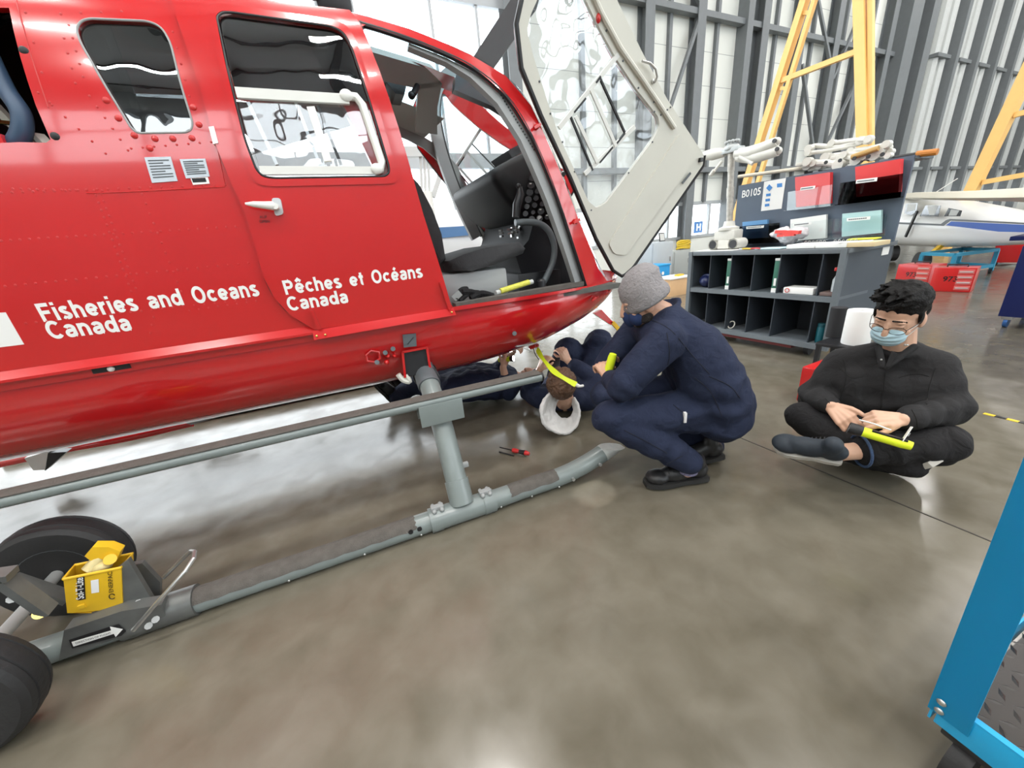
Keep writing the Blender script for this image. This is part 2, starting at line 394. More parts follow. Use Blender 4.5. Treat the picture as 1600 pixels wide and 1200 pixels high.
# ceiling, dark deck with beams
bstruct(MB().box(((XL + XR) / 2, (WY + YB) / 2, CH + 0.1), (XR - XL, WY - YB + 0.6, 0.2)), 'ceiling', mat('roof_deck', (0.38, 0.385, 0.39), 0.7))
mb = MB()
for x in range(-14, 46, 5): mb.box((x, (WY + YB) / 2, CH - 0.45), (0.3, WY - YB, 0.9))
for y in range(-13, 11, 4): mb.box(((XL + XR) / 2, y, CH - 0.2), (XR - XL, 0.15, 0.3))
bstruct(mb, 'trim_2', mat('roof_beam', (0.06, 0.065, 0.07), 0.6))
# far wall: glazing to the left, ribbed panels to the right, a low window band under the panels
wallm = mat('pale_liner_panel', (0.74, 0.75, 0.70), 0.55, var=0.04, vscale=2)
nt = wallm.node_tree; b = nt.nodes['Principled BSDF']
tc = nt.nodes.new('ShaderNodeTexCoord'); sp = nt.nodes.new('ShaderNodeSeparateXYZ'); nt.links.new(tc.outputs['Object'], sp.inputs[0])
ml = nt.nodes.new('ShaderNodeMath'); ml.operation = 'MULTIPLY'; ml.inputs[1].default_value = 1 / 0.95; nt.links.new(sp.outputs['Z'], ml.inputs[0])
fr = nt.nodes.new('ShaderNodeMath'); fr.operation = 'FRACT'; nt.links.new(ml.outputs[0], fr.inputs[0])
lt = nt.nodes.new('ShaderNodeMath'); lt.operation = 'LESS_THAN'; lt.inputs[1].default_value = 0.016; nt.links.new(fr.outputs[0], lt.inputs[0])
old = b.inputs['Base Color'].links[0].from_socket
mx = nt.nodes.new('ShaderNodeMix'); mx.data_type = 'RGBA'; mx.inputs[7].default_value = (0.30, 0.31, 0.30, 1)
nt.links.new(lt.outputs[0], mx.inputs[0]); nt.links.new(old, mx.inputs[6]); nt.links.new(mx.outputs[2], b.inputs['Base Color'])
GX = 6.0                                        # glazing ends here
wm = MB()
wm.box(((XL + XR) / 2, WY + 0.1, 0.41), (XR - XL, 0.2, 0.82))                 # dado
wm.box(((GX + XR) / 2, WY + 0.1, (2.03 + CH) / 2), (XR - GX, 0.2, CH - 2.03))
wm.box(((XL + GX) / 2, WY + 0.1, (13 + CH) / 2), (GX - XL, 0.2, CH - 13))
bstruct(wm, 'wall_back', wallm)
colm = mat('steel_column_grey', (0.165, 0.18, 0.19), 0.5, var=0.1)
pipem = mat('pale_flange', (0.50, 0.52, 0.51), 0.45, var=0.06)
# window frames of the glazing
mb = MB()
for z, h in ((0.86, 0.12), (3.44, 0.36), (6.95, 0.22), (9.3, 0.2), (11.6, .2)): mb.box(((XL + GX) / 2, WY + 0.05, z), (GX - XL, 0.16, h))
for x in np.arange(XL + 0.05, GX, 1.0):
    if abs(x - 3.85) > 0.3: mb.box((x, WY + 0.05, 6.9), (0.07, 0.1, 12.2)) if int(round((x - XL) / 1.0)) % 3 == 0 else None
mb.box((3.85, WY + 0.05, 6.9), (0.07, 0.1, 12.2))
w1 = bstruct(mb, 'window_1', mat('window_frame_grey', (0.42, 0.44, 0.46), 0.5))
p = MB().box(((XL + GX) / 2, WY + 0.06, 6.9), (GX - XL, 0.012, 12.2)).build('window_pane', 'glass', w1)
mb = MB()
for z, h in ((0.84, 0.1), (2.02, 0.12)): mb.box(((GX + XR) / 2, WY + 0.03, z), (XR - GX, 0.14, h))
for x in np.arange(GX + 0.5, XR, 1.1): mb.box((x, WY + 0.03, 1.42), (0.09, 0.12, 1.2))
w2 = bstruct(mb, 'window_2', mat('window_frame_pale', (0.40, 0.42, 0.43), 0.5))
MB().box(((GX + XR) / 2, WY + 0.05, 1.43), (XR - GX, 0.012, 1.15)).build('window_pane', 'glass', w2)
# columns: deep steel sections, with thin rails between them
k = 1
def column(x, w, d, m='c', z0=0.0, z1=CH):
    global k
    mb = MB()
    mb.box((x, WY - d / 2, (z0 + z1) / 2), (0.03, d, z1 - z0))
    for yy in (WY - 0.01, WY - d): mb.box((x, yy, (z0 + z1) / 2), (w, 0.03, z1 - z0))
    o = bstruct(mb, 'trim_%d' % (k + 20), colm if m == 'c' else pipem); k += 1; return o
for x in (5.85, 10.5, 12.68, 15.85, 18.0, 20.3, 22.2, 24.3): column(x, 0.36, 0.34)
mb = MB()
for x in (9.4, 11.6, 13.75, 16.85, 19.1, 21.2, 23.2): mb.box((x, WY - 0.06, (2.05 + CH) / 2), (0.12, 0.12, CH - 2.05))
mb.box((8.2, WY - 0.06, 9), (0.14, 0.12, 14))
bstruct(mb, 'trim_3', colm)
# tall door leaf edge (black slot beside a pale edge)
mb = MB(); mb.box((14.95, WY - 0.2, CH / 2), (0.3, 0.4, CH)); bstruct(mb, 'trim_4', colm)
mb = MB(); mb.box((15.25, WY - 0.12, CH / 2), (0.16, 0.2, CH)); bstruct(mb, 'trim_5', 'black_matte')
mb = MB(); mb.box((25.4, WY - 0.3, CH / 2), (0.9, 0.6, CH)); mb.box((26.9, WY - 0.3, CH / 2), (0.6, 0.7, CH)); bstruct(mb, 'trim_6', colm)
mb = MB(); mb.box((26.2, WY - 0.1, CH / 2), (0.7, 0.2, CH)); bstruct(mb, 'trim_7', 'black_matte')
for x in np.arange(28.3, 45.5, 2.35):
    mb = MB()
    for dx in (0.0, 0.75):
        mb.tube([(x + dx, WY - 0.35, 0), (x + dx, WY - 0.35, CH)], 0.24, 10)
    bstruct(mb, 'trim_%d' % (k + 20), pipem); k += 1
    mb = MB(); mb.box((x + 1.45, WY - 0.4, CH / 2), (0.32, 0.75, CH)); bstruct(mb, 'trim_%d' % (k + 20), colm); k += 1
mb = MB()
for z in (3.1, 7.5): 
    mb.bar((GX, WY - 0.2, z), (26, WY - 0.2, z), 0.22, 0.16)
for x in np.arange(28.3, 45.5, 2.35):
    for z in (2.95, 7.65): mb.box((x + 0.37, WY - 0.45, z), (1.35, 0.45, 0.14))
bstruct(mb, 'trim_8', colm)
# wind braces between the columns
mb = MB()
for a, bb in (((10.5, 9.6), (12.68, 7.6)), ((12.6, 7.3), (10.8, 3.3)), ((18.0, 9.4), (20.3, 6.6)), ((18.3, 6.6), (20.3, 3.2)), ((22.2, 9.6), (20.5, 6.3)), ((22.2, 6.2), (20.4, 3.2)),
              ((29.8, 8.6), (34.5, 11.8)), ((34.5, 6.2), (32.1, 11.0)), ((29.8, 7.4), (32.1, 3.0)), ((36.9, 6.6), (32.1, 3.0)), ((39.2, 7.0), (41.6, 3.0)), ((41.6, 8.0), (36.9, 3.4))):
    mb.bar((a[0], WY - 0.3, a[1]), (bb[0], WY - 0.3, bb[1]), 0.1, 0.1)
bstruct(mb, 'trim_9', colm)
# other walls; the side behind the camera has a long glazed band like the far one
mb = MB(); t = 0.2
mb.box(((XL + 7) / 2, YB - 0.1, 4.2), (7 - XL, t, 8.4)); mb.box(((24 + XR) / 2, YB - 0.1, 4.2), (XR - 24, t, 8.4)); mb.box((15.5, YB - 0.1, .2), (17, t, .4)); mb.box((15.5, YB - 0.1, 8.1), (17, t, .6)); mb.box(((XL + XR) / 2, YB - 0.1, (13.4 + CH) / 2), (XR - XL, t, CH - 13.4))
bstruct(mb, 'wall_front', mat('grey_door_wall', (0.22, 0.23, 0.23), 0.6))
mb = MB()
for z in (8.4, 10.9, 13.4): mb.box(((XL + XR) / 2, YB, z), (XR - XL, 0.15, 0.22))
for x in np.arange(XL, XR, 3.0): mb.box((x, YB, 10.9), (0.25, 0.15, 5.0))
for x in (7.1, 10, 12.8, 15.6, 18.4, 21.2, 23.9): mb.box((x, YB, 4.1), (.22, .16, 7.5))
for z in (2.2, 4.4, 6.4): mb.box((15.5, YB, z), (17, .12, .12))
for xa, xb_ in ((7.2, 10), (12.8, 10), (12.8, 15.6), (18.4, 15.6), (18.4, 21.2)): mb.bar((xa, YB + .2, .5), (xb_, YB + .2, 7.8), .12, .12)
w3 = bstruct(mb, 'window_3', colm); MB().box((15.5, YB - 0.05, 4.1), (17, 0.012, 7.4)).build('window_pane', 'glass', w3); MB().box(((XL + XR) / 2, YB - 0.05, 10.9), (XR - XL, 0.012, 5.0)).build('window_pane', 'glass', w3)
bstruct(MB().box((XL - 0.1, (WY + YB) / 2, CH / 2), (0.2, WY - YB + 0.4, CH)), 'wall_left', wallm)
bstruct(MB().box((XR + 0.1, (WY + YB) / 2, CH / 2), (0.2, WY - YB + 0.4, CH)), 'wall_right', wallm)
# outside: snowy apron
o = bstruct(MB().box((15, WY + 60, -0.3), (200, 119, 0.3)), 'ground', mat('snowy_apron', (0.8, 0.82, 0.85), 0.9))
o = bstruct(MB().box((15, YB - 60, -0.3), (200, 119, 0.3)), 'ground', mat('wet_apron', (0.5, 0.52, 0.55), 0.9))
# ceiling lamps: rows of high-bay strips
lampm = mat('lamp_lens', (1, 1, 1), 0.4, emit=(1.0, 0.97, 0.92), estr=14)
i = 0
for y in (-8.5, -4.0, 1.5, 6.5):
    for x in (-12, -5.5, 1, 7.5, 14, 21, 28, 36):
        if (y > 0 and 8 < x < 20) or (y > 5 and 5 < x < 20): continue
        t = thing('high_bay_lamp', 'ceiling strip lamp of six bright heads under the dark roof', 'lamp', b2w((x, y, CH - 1.25)), TH, 'high bay lamps in rows under the roof')
        MB().box((0, 0, 0.05), (1.7, 0.34, 0.1)).build('housing', 'grey_light', t)
        MB().cyl((-0.6, 0, 0.1), (-0.6, 0, 1.2), 0.01).cyl((0.6, 0, 0.1), (0.6, 0, 1.2), 0.01).build('hangers', 'steel', t)
        mb = MB()
        for q in range(6): mb.box((-0.7 + q * 0.28, 0, -0.01), (0.19, 0.26, 0.02))
        mb.build('lens', lampm, t)
        L = bpy.data.lights.new('lamp_light', 'AREA'); L.shape = 'RECTANGLE'; L.size = 1.7; L.size_y = 0.4; L.energy = 265; L.color = (1.0, 0.97, 0.93)
        lo = bpy.data.objects.new('lamp_light', L); C.objects.link(lo); lo.parent = t; lo.location = (0, 0, -0.06)
# ================================================================== the helicopter (world x = its nose direction)
YC = 2.75
_zt = [.3, .5, .93, 1.0, 1.2, 1.4, 1.6, 1.8, 1.95, 2.1, 2.2, 2.28, 2.4]
_bt = [.7, .74, .785, .79, .80, .80, .79, .77, .74, .69, .64, .56, .36]
_xs = [-9, .7, 1.0, 1.2, 1.4, 1.55, 1.7, 1.85, 1.95, 3]; _ks = [1, 1, .985, .95, .885, .80, .66, .44, .1, .1]
_zd = np.arange(.3, 2.4, .01); _bd = np.convolve(np.pad(np.interp(_zd, _zt, _bt), 8, 'edge'), np.ones(17) / 17, 'valid')
_xd = np.arange(-1, 3, .01); _kd = np.convolve(np.pad(np.interp(_xd, _xs, _ks), 8, 'edge'), np.ones(17) / 17, 'valid')
def SY(x, z): return YC - float(np.interp(x, _xd, _kd)) * float(np.interp(z, _zd, _bd))
def ps(px, py):
    y = 1.96
    for i in range(50):
        p = onY(px, py, y); y = .5 * y + .5 * SY(p.x, p.z)
    return p
def xz(pts): return [Vector((ps(*p).x, ps(*p).z)) for p in pts]
def inpoly(p, poly):
    c = False; n = len(poly); x, y = p[0], p[1]
    for i in range(n):
        a, b = poly[i], poly[i - 1]
        if (a[1] > y) != (b[1] > y) and x < (b[0] - a[0]) * (y - a[1]) / (b[1] - a[1]) + a[0]: c = not c
    return c
def densify(poly, step):
    out = []
    for i in range(len(poly)):
        a, b = Vector(poly[i]), Vector(poly[(i + 1) % len(poly)]); n = max(1, int((b - a).length / step))
        for k in range(n): out.append(a + (b - a) * (k / n))
    return out
def panel(mb, outer, holes, f, g, step=0.06, rim=True):
    """2-D outline with holes laid on the surface f(u, v); g(u, v) is its inner face"""
    loops = [densify(outer, step)] + [densify(h, step) for h in holes]
    vs = []; es = []
    for L in loops:
        o = len(vs); vs += L; es += [(o + i, o + (i + 1) % len(L)) for i in range(len(L))]
    us = [p.x for p in loops[0]]; ws = [p.y for p in loops[0]]
    for u in np.arange(min(us) + step / 2, max(us), step):
        for w in np.arange(min(ws) + step / 2, max(ws), step):
            p = Vector((u, w))
            if inpoly(p, loops[0]) and not any(inpoly(p, h) for h in loops[1:]):
                if min((p - q).length for L in loops for q in L) > step * 0.45: vs.append(p)
    r = delaunay_2d_cdt(vs, es, [], 4, 1e-6)
    V, F = r[0], r[2]
    F = [t for t in F if not any(inpoly((V[t[0]] + V[t[1]] + V[t[2]]) / 3, h) for h in loops[1:])]
    mb.add([f(p.x, p.y) for p in V], F); mb.add([g(p.x, p.y) for p in V], [t[::-1] for t in F])
    if rim:
        for L in loops:
            for i in range(len(L)):
                a, b = L[i], L[(i + 1) % len(L)]
                mb.add([f(a.x, a.y), f(b.x, b.y), g(b.x, b.y), g(a.x, a.y)], [(0, 1, 2, 3)])
    return mb
def sfc(off): return lambda x, z: Vector((x, SY(x, z) + off, z))
def sfm(off): return lambda x, z: Vector((x, 2 * YC - SY(x, z) - off, z))     # port side
heli = thing('helicopter', 'large red helicopter with white lettering standing on grey skids', 'helicopter', (0, 0, 0))
def hp(mb, name, m, parent=None, **k): return mb.build(name, m, parent or heli, **k)
# ---------------------------------------------------------------- outlines from the photograph
roof_px = [(350, -2), (440, 6), (545, 18), (640, 45), (735, 85), (790, 118), (830, 165), (870, 255), (905, 345), (935, 420), (956, 452)]
open_px = [(705, 482), (655, 330), (620, 205), (588, 110), (563, 42), (572, 38), (640, 60), (700, 84), (745, 108), (793, 150), (832, 212), (872, 308), (917, 447), (912, 453)]
door_px = [(262, -50), (275, 20), (292, 70), (318, 150), (340, 230), (362, 285), (385, 335), (400, 385), (412, 430), (430, 465), (455, 492), (492, 514), (705, 482), (690, 430), (660, 335), (623, 205), (592, 112), (562, 40), (546, 20), (440, 8), (350, -2), (300, -45)]
dwin_px = [(342, 32), (350, 25), (365, 25), (518, 46), (536, 55), (548, 75), (575, 155), (607, 262), (607, 272), (600, 277), (430, 280), (412, 277), (402, 266), (385, 220), (360, 120)]
qwin_px = [(119, 45), (126, 33), (140, 29), (232, 33), (252, 42), (266, 65), (282, 130), (301, 192), (299, 203), (290, 207), (215, 208), (205, 200), (165, 135), (125, 65)]
bay_px = [(-60, 12), (14, 12), (32, 90), (56, 165), (79, 218), (72, 223), (30, 222), (-60, 226)]
qwin_px = [(v.x, v.y) for v in rounded(qwin_px, 14, 4)]; dwin_px = [(v.x, v.y) for v in rounded(dwin_px, 12, 4)]
roof = xz(roof_px); ropen = xz(open_px); rdoor = xz(door_px); rdwin = xz(dwin_px); rqwin = xz(qwin_px); rbay = [Vector((p.x, min(p.y, 2.22))) for p in xz(bay_px)]
XB, ZT = -2.6, 2.27
dz0 = 0.945
# rear quarter panel (behind and under the sliding door too)
pane_outer = [Vector((XB, dz0)), Vector((0.47, dz0)), Vector((0.36, 1.2)), Vector((0.1, 1.9)), Vector((roof[2].x, roof[2].y - .01)), Vector((roof[0].x, ZT)), Vector((XB, ZT))]
big = [p for p in rdoor]
door_hole = [Vector((-0.62, 1.1)), Vector((0.33, 1.1)), Vector((0.05, 1.95)), Vector((-0.40, 2.12))]
dw_c = sum(rdwin, Vector((0, 0))) / len(rdwin)
hole_behind = [dw_c + (p - dw_c) * 1.04 for p in rdwin]
hp(panel(MB(), pane_outer, [rqwin, rbay, hole_behind], sfc(0), sfc(0.03), .055), 'side_panel', 'red')
# hull under the sill
def hull(side, x0=XB):
    prof = [(.79, .965), (.79, .944), (.763, .936), (.763, .905), (.765, .86), (.745, .77), (.70, .68), (.62, .60), (.50, .545), (.36, .515), (.18, .503), (0, .50)]
    xs = list(np.arange(x0, .7, .15)) + list(np.arange(.7, 1.96, .05)); rings = []
    for x in xs:
        k = float(np.interp(x, _xd, _kd)); mfac = float(np.interp(x, [.5, .8, 1.1, 1.4, 1.6, 1.8, 1.95], [1, .95, .84, .65, .48, .27, .08]))
        pr = spline([Vector((w, z, 0)) for w, z in prof[3:]], 4); pr = [Vector((w, z, 0)) for w, z in prof[:3]] + pr
        rings.append([Vector((x, YC - side * k * p.x, .95 - mfac * (.95 - p.y))) for p in pr])
    mb = MB(); mb.loft(rings); return mb
hp(hull(1), 'hull', 'red', angle=25); hp(hull(-1), 'hull', 'red', angle=25)
# sliding rear door
dr = hp(panel(MB(), rdoor, [rdwin], sfc(-.022), sfc(.0), .055), 'sliding_door', 'red')
def on_s(px, py, off=0.0):
    p = ps(px, py); return p + Vector((0, off, 0))
def strip_s(mb, pts, w, off, h):
    """bar following the side surface through photograph points"""
    P = [on_s(*p) for p in pts]; mb.tube([p + Vector((0, off, 0)) for p in P], w, 8); return mb
hp(strip_s(MB(), dwin_px + dwin_px[:1], .004, -.024, 0), 'window_seal', 'black', dr)
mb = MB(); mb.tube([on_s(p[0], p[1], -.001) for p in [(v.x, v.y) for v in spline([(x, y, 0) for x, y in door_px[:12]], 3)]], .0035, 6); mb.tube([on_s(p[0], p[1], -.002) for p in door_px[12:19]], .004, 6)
hp(mb, 'door_gap_shade', mat('painted_gap_shade', (.10, .008, .008), .7), dr)  # dark red tubes stand in for the shaded gap round the door
# raised ring round the window
ring_o = [dw_c + (p - dw_c) * 1.11 for p in rdwin]
hp(panel(MB(), ring_o, [[dw_c + (p - dw_c) * 1.015 for p in rdwin]], sfc(-.027), sfc(-.02), .08), 'window_surround', 'red', dr)
up_px = [(342, 30), (365, 25), (518, 46), (536, 55), (548, 75), (578, 160), (372, 150), (355, 95)]
hp(panel(MB(), xz(up_px), [], sfc(-.012), sfc(-.009), .12), 'fixed_pane', MT['darkened'], dr)  # clear pane; its dark colour stands in for the dim cabin behind
lo_px = [(370, 150), (578, 160), (607, 268), (598, 278), (430, 280), (405, 272)]
hp(panel(MB(), xz(lo_px), [], sfc(-.008), sfc(-.005), .08), 'sliding_pane', MT['perspex'], dr)
fr = MB()
for a, b, w in (((371, 148), (545, 158), .034), ((408, 268), (588, 268), .03)):
    A, B = on_s(*a, -.016), on_s(*b, -.016); fr.bar(A, B, .022, w)
P = [on_s(*p, -.016) for p in ((540, 152), (556, 154), (566, 166), (596, 254), (594, 266), (584, 270))]
fr.tube(P, .017, 10)
hp(fr, 'sash_frame', 'white_paint', dr)
la = MB(); la.bar(on_s(486, 170, -.02), on_s(513, 254, -.02), .012, .03)
hp(la, 'latch_bar', 'white_paint', dr)
for a, b, m_ in (((497, 166), (533, 258), 'black'), ((388, 160), (433, 258), 'alu'), ((462, 160), (500, 258), 'alu')):
    hp(MB().bar(on_s(*a, .0), on_s(*b, .0), .014, .012), 'sash_bar', m_, dr)
cb = MB(); 
for c_ in ((541, 153), (588, 266)): cb.ell(on_s(*c_, -.03), (.026, .012, .022), 12, 8)
hp(cb, 'sash_catches', 'white_paint', dr)
# bottom strip of the door with its screws
stp = xz([(489, 515), (706, 480), (709, 490), (492, 528)])
zt_ = lambda x: float(np.interp(x, [stp[0].x, stp[1].x], [stp[0].y, stp[1].y]))
hp(panel(MB(), stp, [], lambda x, z: Vector((x, SY(x, z) - .03 - .6 * (zt_(x) - z), z)), sfc(-.01), .08), 'door_rail', 'red', dr)
mb = MB()
for c_ in ((496, 522), (509, 520), (702, 486)): mb.ell(on_s(*c_, -.052), .006, 10, 6)
hp(mb, 'rail_screws', 'brass', dr)
mb = MB(); mb.bar(on_s(488, 483, -.03), on_s(500, 512, -.03), .03, .014); mb.bar(on_s(686, 440, -.03), on_s(700, 482, -.03), .03, .014)
hp(mb, 'door_stiffeners', 'red', dr)
# door handle
hd = MB(); A, B = on_s(388, 321, -.055), on_s(437, 325, -.06)
hd.tube([A, A.lerp(B, .25), A.lerp(B, .6), A.lerp(B, .85), B], [.004, .011, .014, .017, .006], 12)
hd.cyl(on_s(434, 325, -.07), on_s(434, 325, -.015), .012)
hp(hd, 'handle', 'white_paint', dr)
hp(panel(MB(), rounded(xz([(426, 311), (440, 311), (445, 336), (432, 339)]), .012), [], sfc(-.034), sfc(-.02), .05), 'handle_plate', 'alu', dr)
mb = MB()
text_on(mb, 'AUF', on_s(408, 342, -.026), (1, 0, -.03), (0, 0, 1), .010, bold=.01); text_on(mb, 'OPEN', on_s(408, 349, -.026), (1, 0, -.03), (0, 0, 1), .010, bold=.01)
hp(mb, 'door_marking', 'black', dr, flat=True)
# lettering
def letter(txt, a, b, h, name, parent, off):
    A, B = ps(*a), ps(*b); vs, fs = bold_text(txt)
    x0 = min(v.x for v in vs); x1 = max(v.x for v in vs); mb = MB()
    d = (B - A); L = math.hypot(d.x, d.z); sx = L / (x1 - x0); sy = h
    ux, uz = d.x / L, d.z / L
    out = []
    for v in vs:
        u = (v.x - x0) * sx; w = v.y * sy; x = A.x + ux * u - uz * w; z = A.z + uz * u + ux * w
        out.append(Vector((x, SY(x, z) + off, z)))
    mb.add(out, fs); return hp(mb, name, 'decal', parent, flat=True, weld=False)
letter('Fisheries and Oceans', (69, 503), (407, 462), .066, 'lettering', heli, -.0015)
letter('Canada', (80, 530), (208, 516), .066, 'lettering', heli, -.0015)
letter('Pêches et Océans', (448, 460), (660, 433), .060, 'lettering', dr, -.0235)
letter('Canada', (453, 485), (545, 472), .060, 'lettering', dr, -.0235)
hp(panel(MB(), xz([(-60, 492), (9, 488), (38, 538), (-60, 550)]), [], sfc(-.0015), sfc(0), .1), 'flag_block', 'decal')
# placards
plm = mat('engraved_plate', (0.50, 0.54, 0.58), 0.4, 0.5, var=0.1, vscale=60)
for i, (q, m_) in enumerate((([(226, 246), (267, 245), (278, 283), (238, 286)], plm), ([(281, 249), (321, 248), (328, 276), (291, 279)], plm), ([(298, 279), (325, 277), (328, 287), (302, 289)], MT['decal']), ([(329, 201), (337, 200), (344, 226), (336, 228)], MT['decal']))):
    o = hp(panel(MB(), xz(q), [], sfc(-.003 if i < 3 else -.025), sfc(0), .1), 'placard', m_)
    if i < 2:
        s_ = MB(); a0, b0, c0, d0 = [Vector(p) for p in q]
        for k in range(7):
            t = .14 + k * .11; A, B = a0.lerp(d0, t).lerp(b0.lerp(c0, t), .1), a0.lerp(d0, t).lerp(b0.lerp(c0, t), .9 - .25 * (k % 3 == 1))
            A, B = on_s(A.x, A.y, -.0035), on_s(B.x, B.y, -.0035); s_.bar(A, B, .0006, .004)
        hp(s_, 'engraving', 'grey_dark', o, flat=True)
    if i == 2:
        s_ = MB()
        for k in range(14):
            t = .12 + k * .055; A = on_s(299 + 27 * t, 282.5 - 1.5 * t, -.004); s_.box(A, (.003 + .002 * (k % 3 == 0), .0006, .014))
        hp(s_, 'barcode', 'black', o, flat=True)
# slim shadow gap and rail along the sill
lip = MB(); z0 = .945
ys_ = SY(0, .95); lip.prism([(XB, ys_ - .002, .972), (XB, ys_ - .024, .944), (XB, ys_ - .024, .934), (XB, ys_ + .01, .930)], (-.16 - XB, 0, .003)); lip.bar((XB, SY(0, .95) + .016, .915), (.45, SY(0, .95) + .016, .917), .02, .03)
hp(lip, 'door_track', 'red')
mb = MB(); q = onY(166, 571, 1.945); mb.bar((q.x - .06, 1.972, .922), (q.x + .06, 1.972, .922), .012, .02); hp(mb, 'track_stop', 'black')
mb = MB(); mb.ell((q.x, 1.963, .922), .012, 10, 6); hp(mb, 'stop_screw', 'white_paint')
# rivets
rv = MB()
def rivets(a, b, n, r=.0042, off=0.0):
    for i in range(n):
        t = i / max(1, n - 1); p = on_s(a[0] + (b[0] - a[0]) * t, a[1] + (b[1] - a[1]) * t, off); rv.ell(p, (r, r * .5, r), 6, 4)
for a, b, n in (((2, 376), (368, 354), 26), ((8, 447), (388, 411), 25), ((2, 301), (352, 289), 22), ((150, 305), (205, 455), 14), ((158, 303), (212, 450), 14), ((222, 303), (283, 455), 11),
                ((95, 22), (190, 18), 4), ((108, 40), (130, 120), 5), ((140, 150), (200, 235), 6), ((270, 50), (296, 150), 5), ((205, 232), (330, 222), 8), ((40, 505), (385, 468), 22), ((20, 295), (160, 298), 12),
                ((100, 60), (118, 130), 4), ((60, 145), (165, 240), 6), ((296, 485), (400, 470), 8), ((235, 520), (245, 470), 5), ((40, 20), (78, 160), 4)):
    rivets(a, b, n)
for a in ((210, 212), (242, 217), (270, 217), (300, 216), (234, 232), (302, 168), (311, 195), (166, 157), (185, 185)): rv.ell(on_s(*a, 0), (.011, .006, .011), 10, 6)
hp(rv, 'rivets', 'red_flat')
mb = MB()
for a in ((37, 79), (86, 213)): mb.ell(on_s(*a, 0), (.013, .004, .013), 10, 6)
hp(mb, 'fastener_holes', 'black')
# panel seams
mb = MB()
for pl in ([(24, -5), (50, 90), (76, 168)], [(135, 302), (200, 300), (352, 292)], [(270, -10), (300, 90), (330, 190), (352, 290)]):
    P = [on_s(*p, -.0008) for p in spline([(x, y, 0) for x, y in pl], 6) and [(v.x, v.y) for v in spline([(x, y, 0) for x, y in pl], 6)]]
    mb.tube(P, .0016, 5)
hp(mb, 'panel_seams', 'red_flat')
# rear quarter window pane
hp(panel(MB(), rqwin, [], sfc(.012), sfc(.016), .1), 'quarter_window', MT['darkened'])
hp(strip_s(MB(), qwin_px + qwin_px[:1], .0035, .0, 0), 'quarter_window_seal', 'grey_mid')
# engine bay seen through the open hatch
mb = MB(); mb.box((-1.5, 2.66, 1.98), (1.5, .02, .75)); mb.box((-1.5, 2.32, 1.63), (1.5, .7, .02)); mb.box((-.79, 2.42, 1.98), (.02, .58, .6)); hp(mb, 'engine_bay', 'black')
mb = MB(); mb.tube(spline([(-.95, 2.1, 2.1), (-.93, 2.06, 1.9), (-.90, 2.02, 1.80), (-.94, 2.02, 1.725), (-1.02, 2.05, 1.70)], 8), .026, 12); hp(mb, 'engine_hose', mat('blue_grey_hose', (.03, .065, .12), .5))
mb = MB(); mb.tube(spline([(-1.2, 2.1, 1.86), (-1.05, 2.1, 1.81), (-.95, 2.08, 1.79)], 6), .007, 8); hp(mb, 'engine_cable', 'brass')
mb = MB(); mb.bar((-1.05, 2.14, 1.95), (-.93, 2.14, 1.66), .04, .02); mb.bar((-.9, 2.06, 1.75), (-.85, 2.02, 1.67), .03, .02); hp(mb, 'engine_brackets', 'cream')
mb = MB()
for i in range(16): 
    x = random.uniform(-1.5, -.86); z = random.uniform(1.85, 2.3); mb.ell((x, random.uniform(2.2, 2.45), z), (random.uniform(.02, .07), .05, random.uniform(.02, .05)), 10, 7)
    mb.cyl((x, 2.3, z), (x + random.uniform(-.2, .2), 2.3, z + random.uniform(-.1, .1)), .012, 8)
hp(mb, 'engine', mat('oily_metal', (.08, .08, .085), .35, .8, var=.4, vscale=20))
mb = MB(); mb.box((-1.1, 2.0, 1.715), (.28, .03, .045)); hp(mb, 'hatch_lip', 'red')
# front door frame: posts and roof edge round the opening
fo = [Vector((.40, dz0)), Vector((.26, 1.4)), Vector((.1, 1.95)), Vector((-.02, ZT - .05))] + [Vector((p.x, p.y)) for p in roof[2:]] + [Vector((1.47, dz0))]
hp(panel(MB(), fo, [ropen], sfc(0.002), sfc(.035), .05), 'door_frame', 'red')
mb = MB(); pts = [p for p in open_px[3:-1]]
mb.tube([on_s(p[0], p[1], .012) for p in [(v.x, v.y) for v in spline([(x, y, 0) for x, y in pts], 5)]], .011, 8); hp(mb, 'door_seal', 'black')
jo = [(905, 451), (916, 447), (871, 308), (831, 212), (792, 150), (745, 110), (700, 86), (640, 62), (640, 68), (700, 93), (738, 117), (780, 158), (817, 216), (858, 311)]
hp(panel(MB(), xz(jo), [], sfc(.028), sfc(.075), .06), 'door_jamb', 'grey_mid')
mb = MB()
for i in range(26):
    t = i / 25; q = Vector((766, 112)).lerp(Vector((838, 232)), t); mb.box(on_s(q.x, q.y, .026), (.006, .004, .006))
hp(mb, 'jamb_screws', 'black', flat=True)
mb = MB()
for c_ in ((838, 198), (899, 346), (928, 466)): mb.ell(on_s(*c_, -.006), (.014, .012, .014), 10, 6); mb.bar(on_s(c_[0] - 5, c_[1] + 3, -.012), on_s(c_[0] + 5, c_[1] - 3, -.012), .01, .012)
hp(mb, 'hinge_bolts', 'red_flat')
# sill floor line inside the opening
mb = MB(); mb.box((.65, 2.75, .935), (1.85, 1.46, .03)); hp(mb, 'cabin_floor', mat('scuffed_floor_grey', (.10, .10, .09), .7, var=.4, vscale=14))
mb = MB(); mb.bar(on_s(712, 478, .03), on_s(912, 443, .03), .06, .025); hp(mb, 'sill_plate', 'grip')
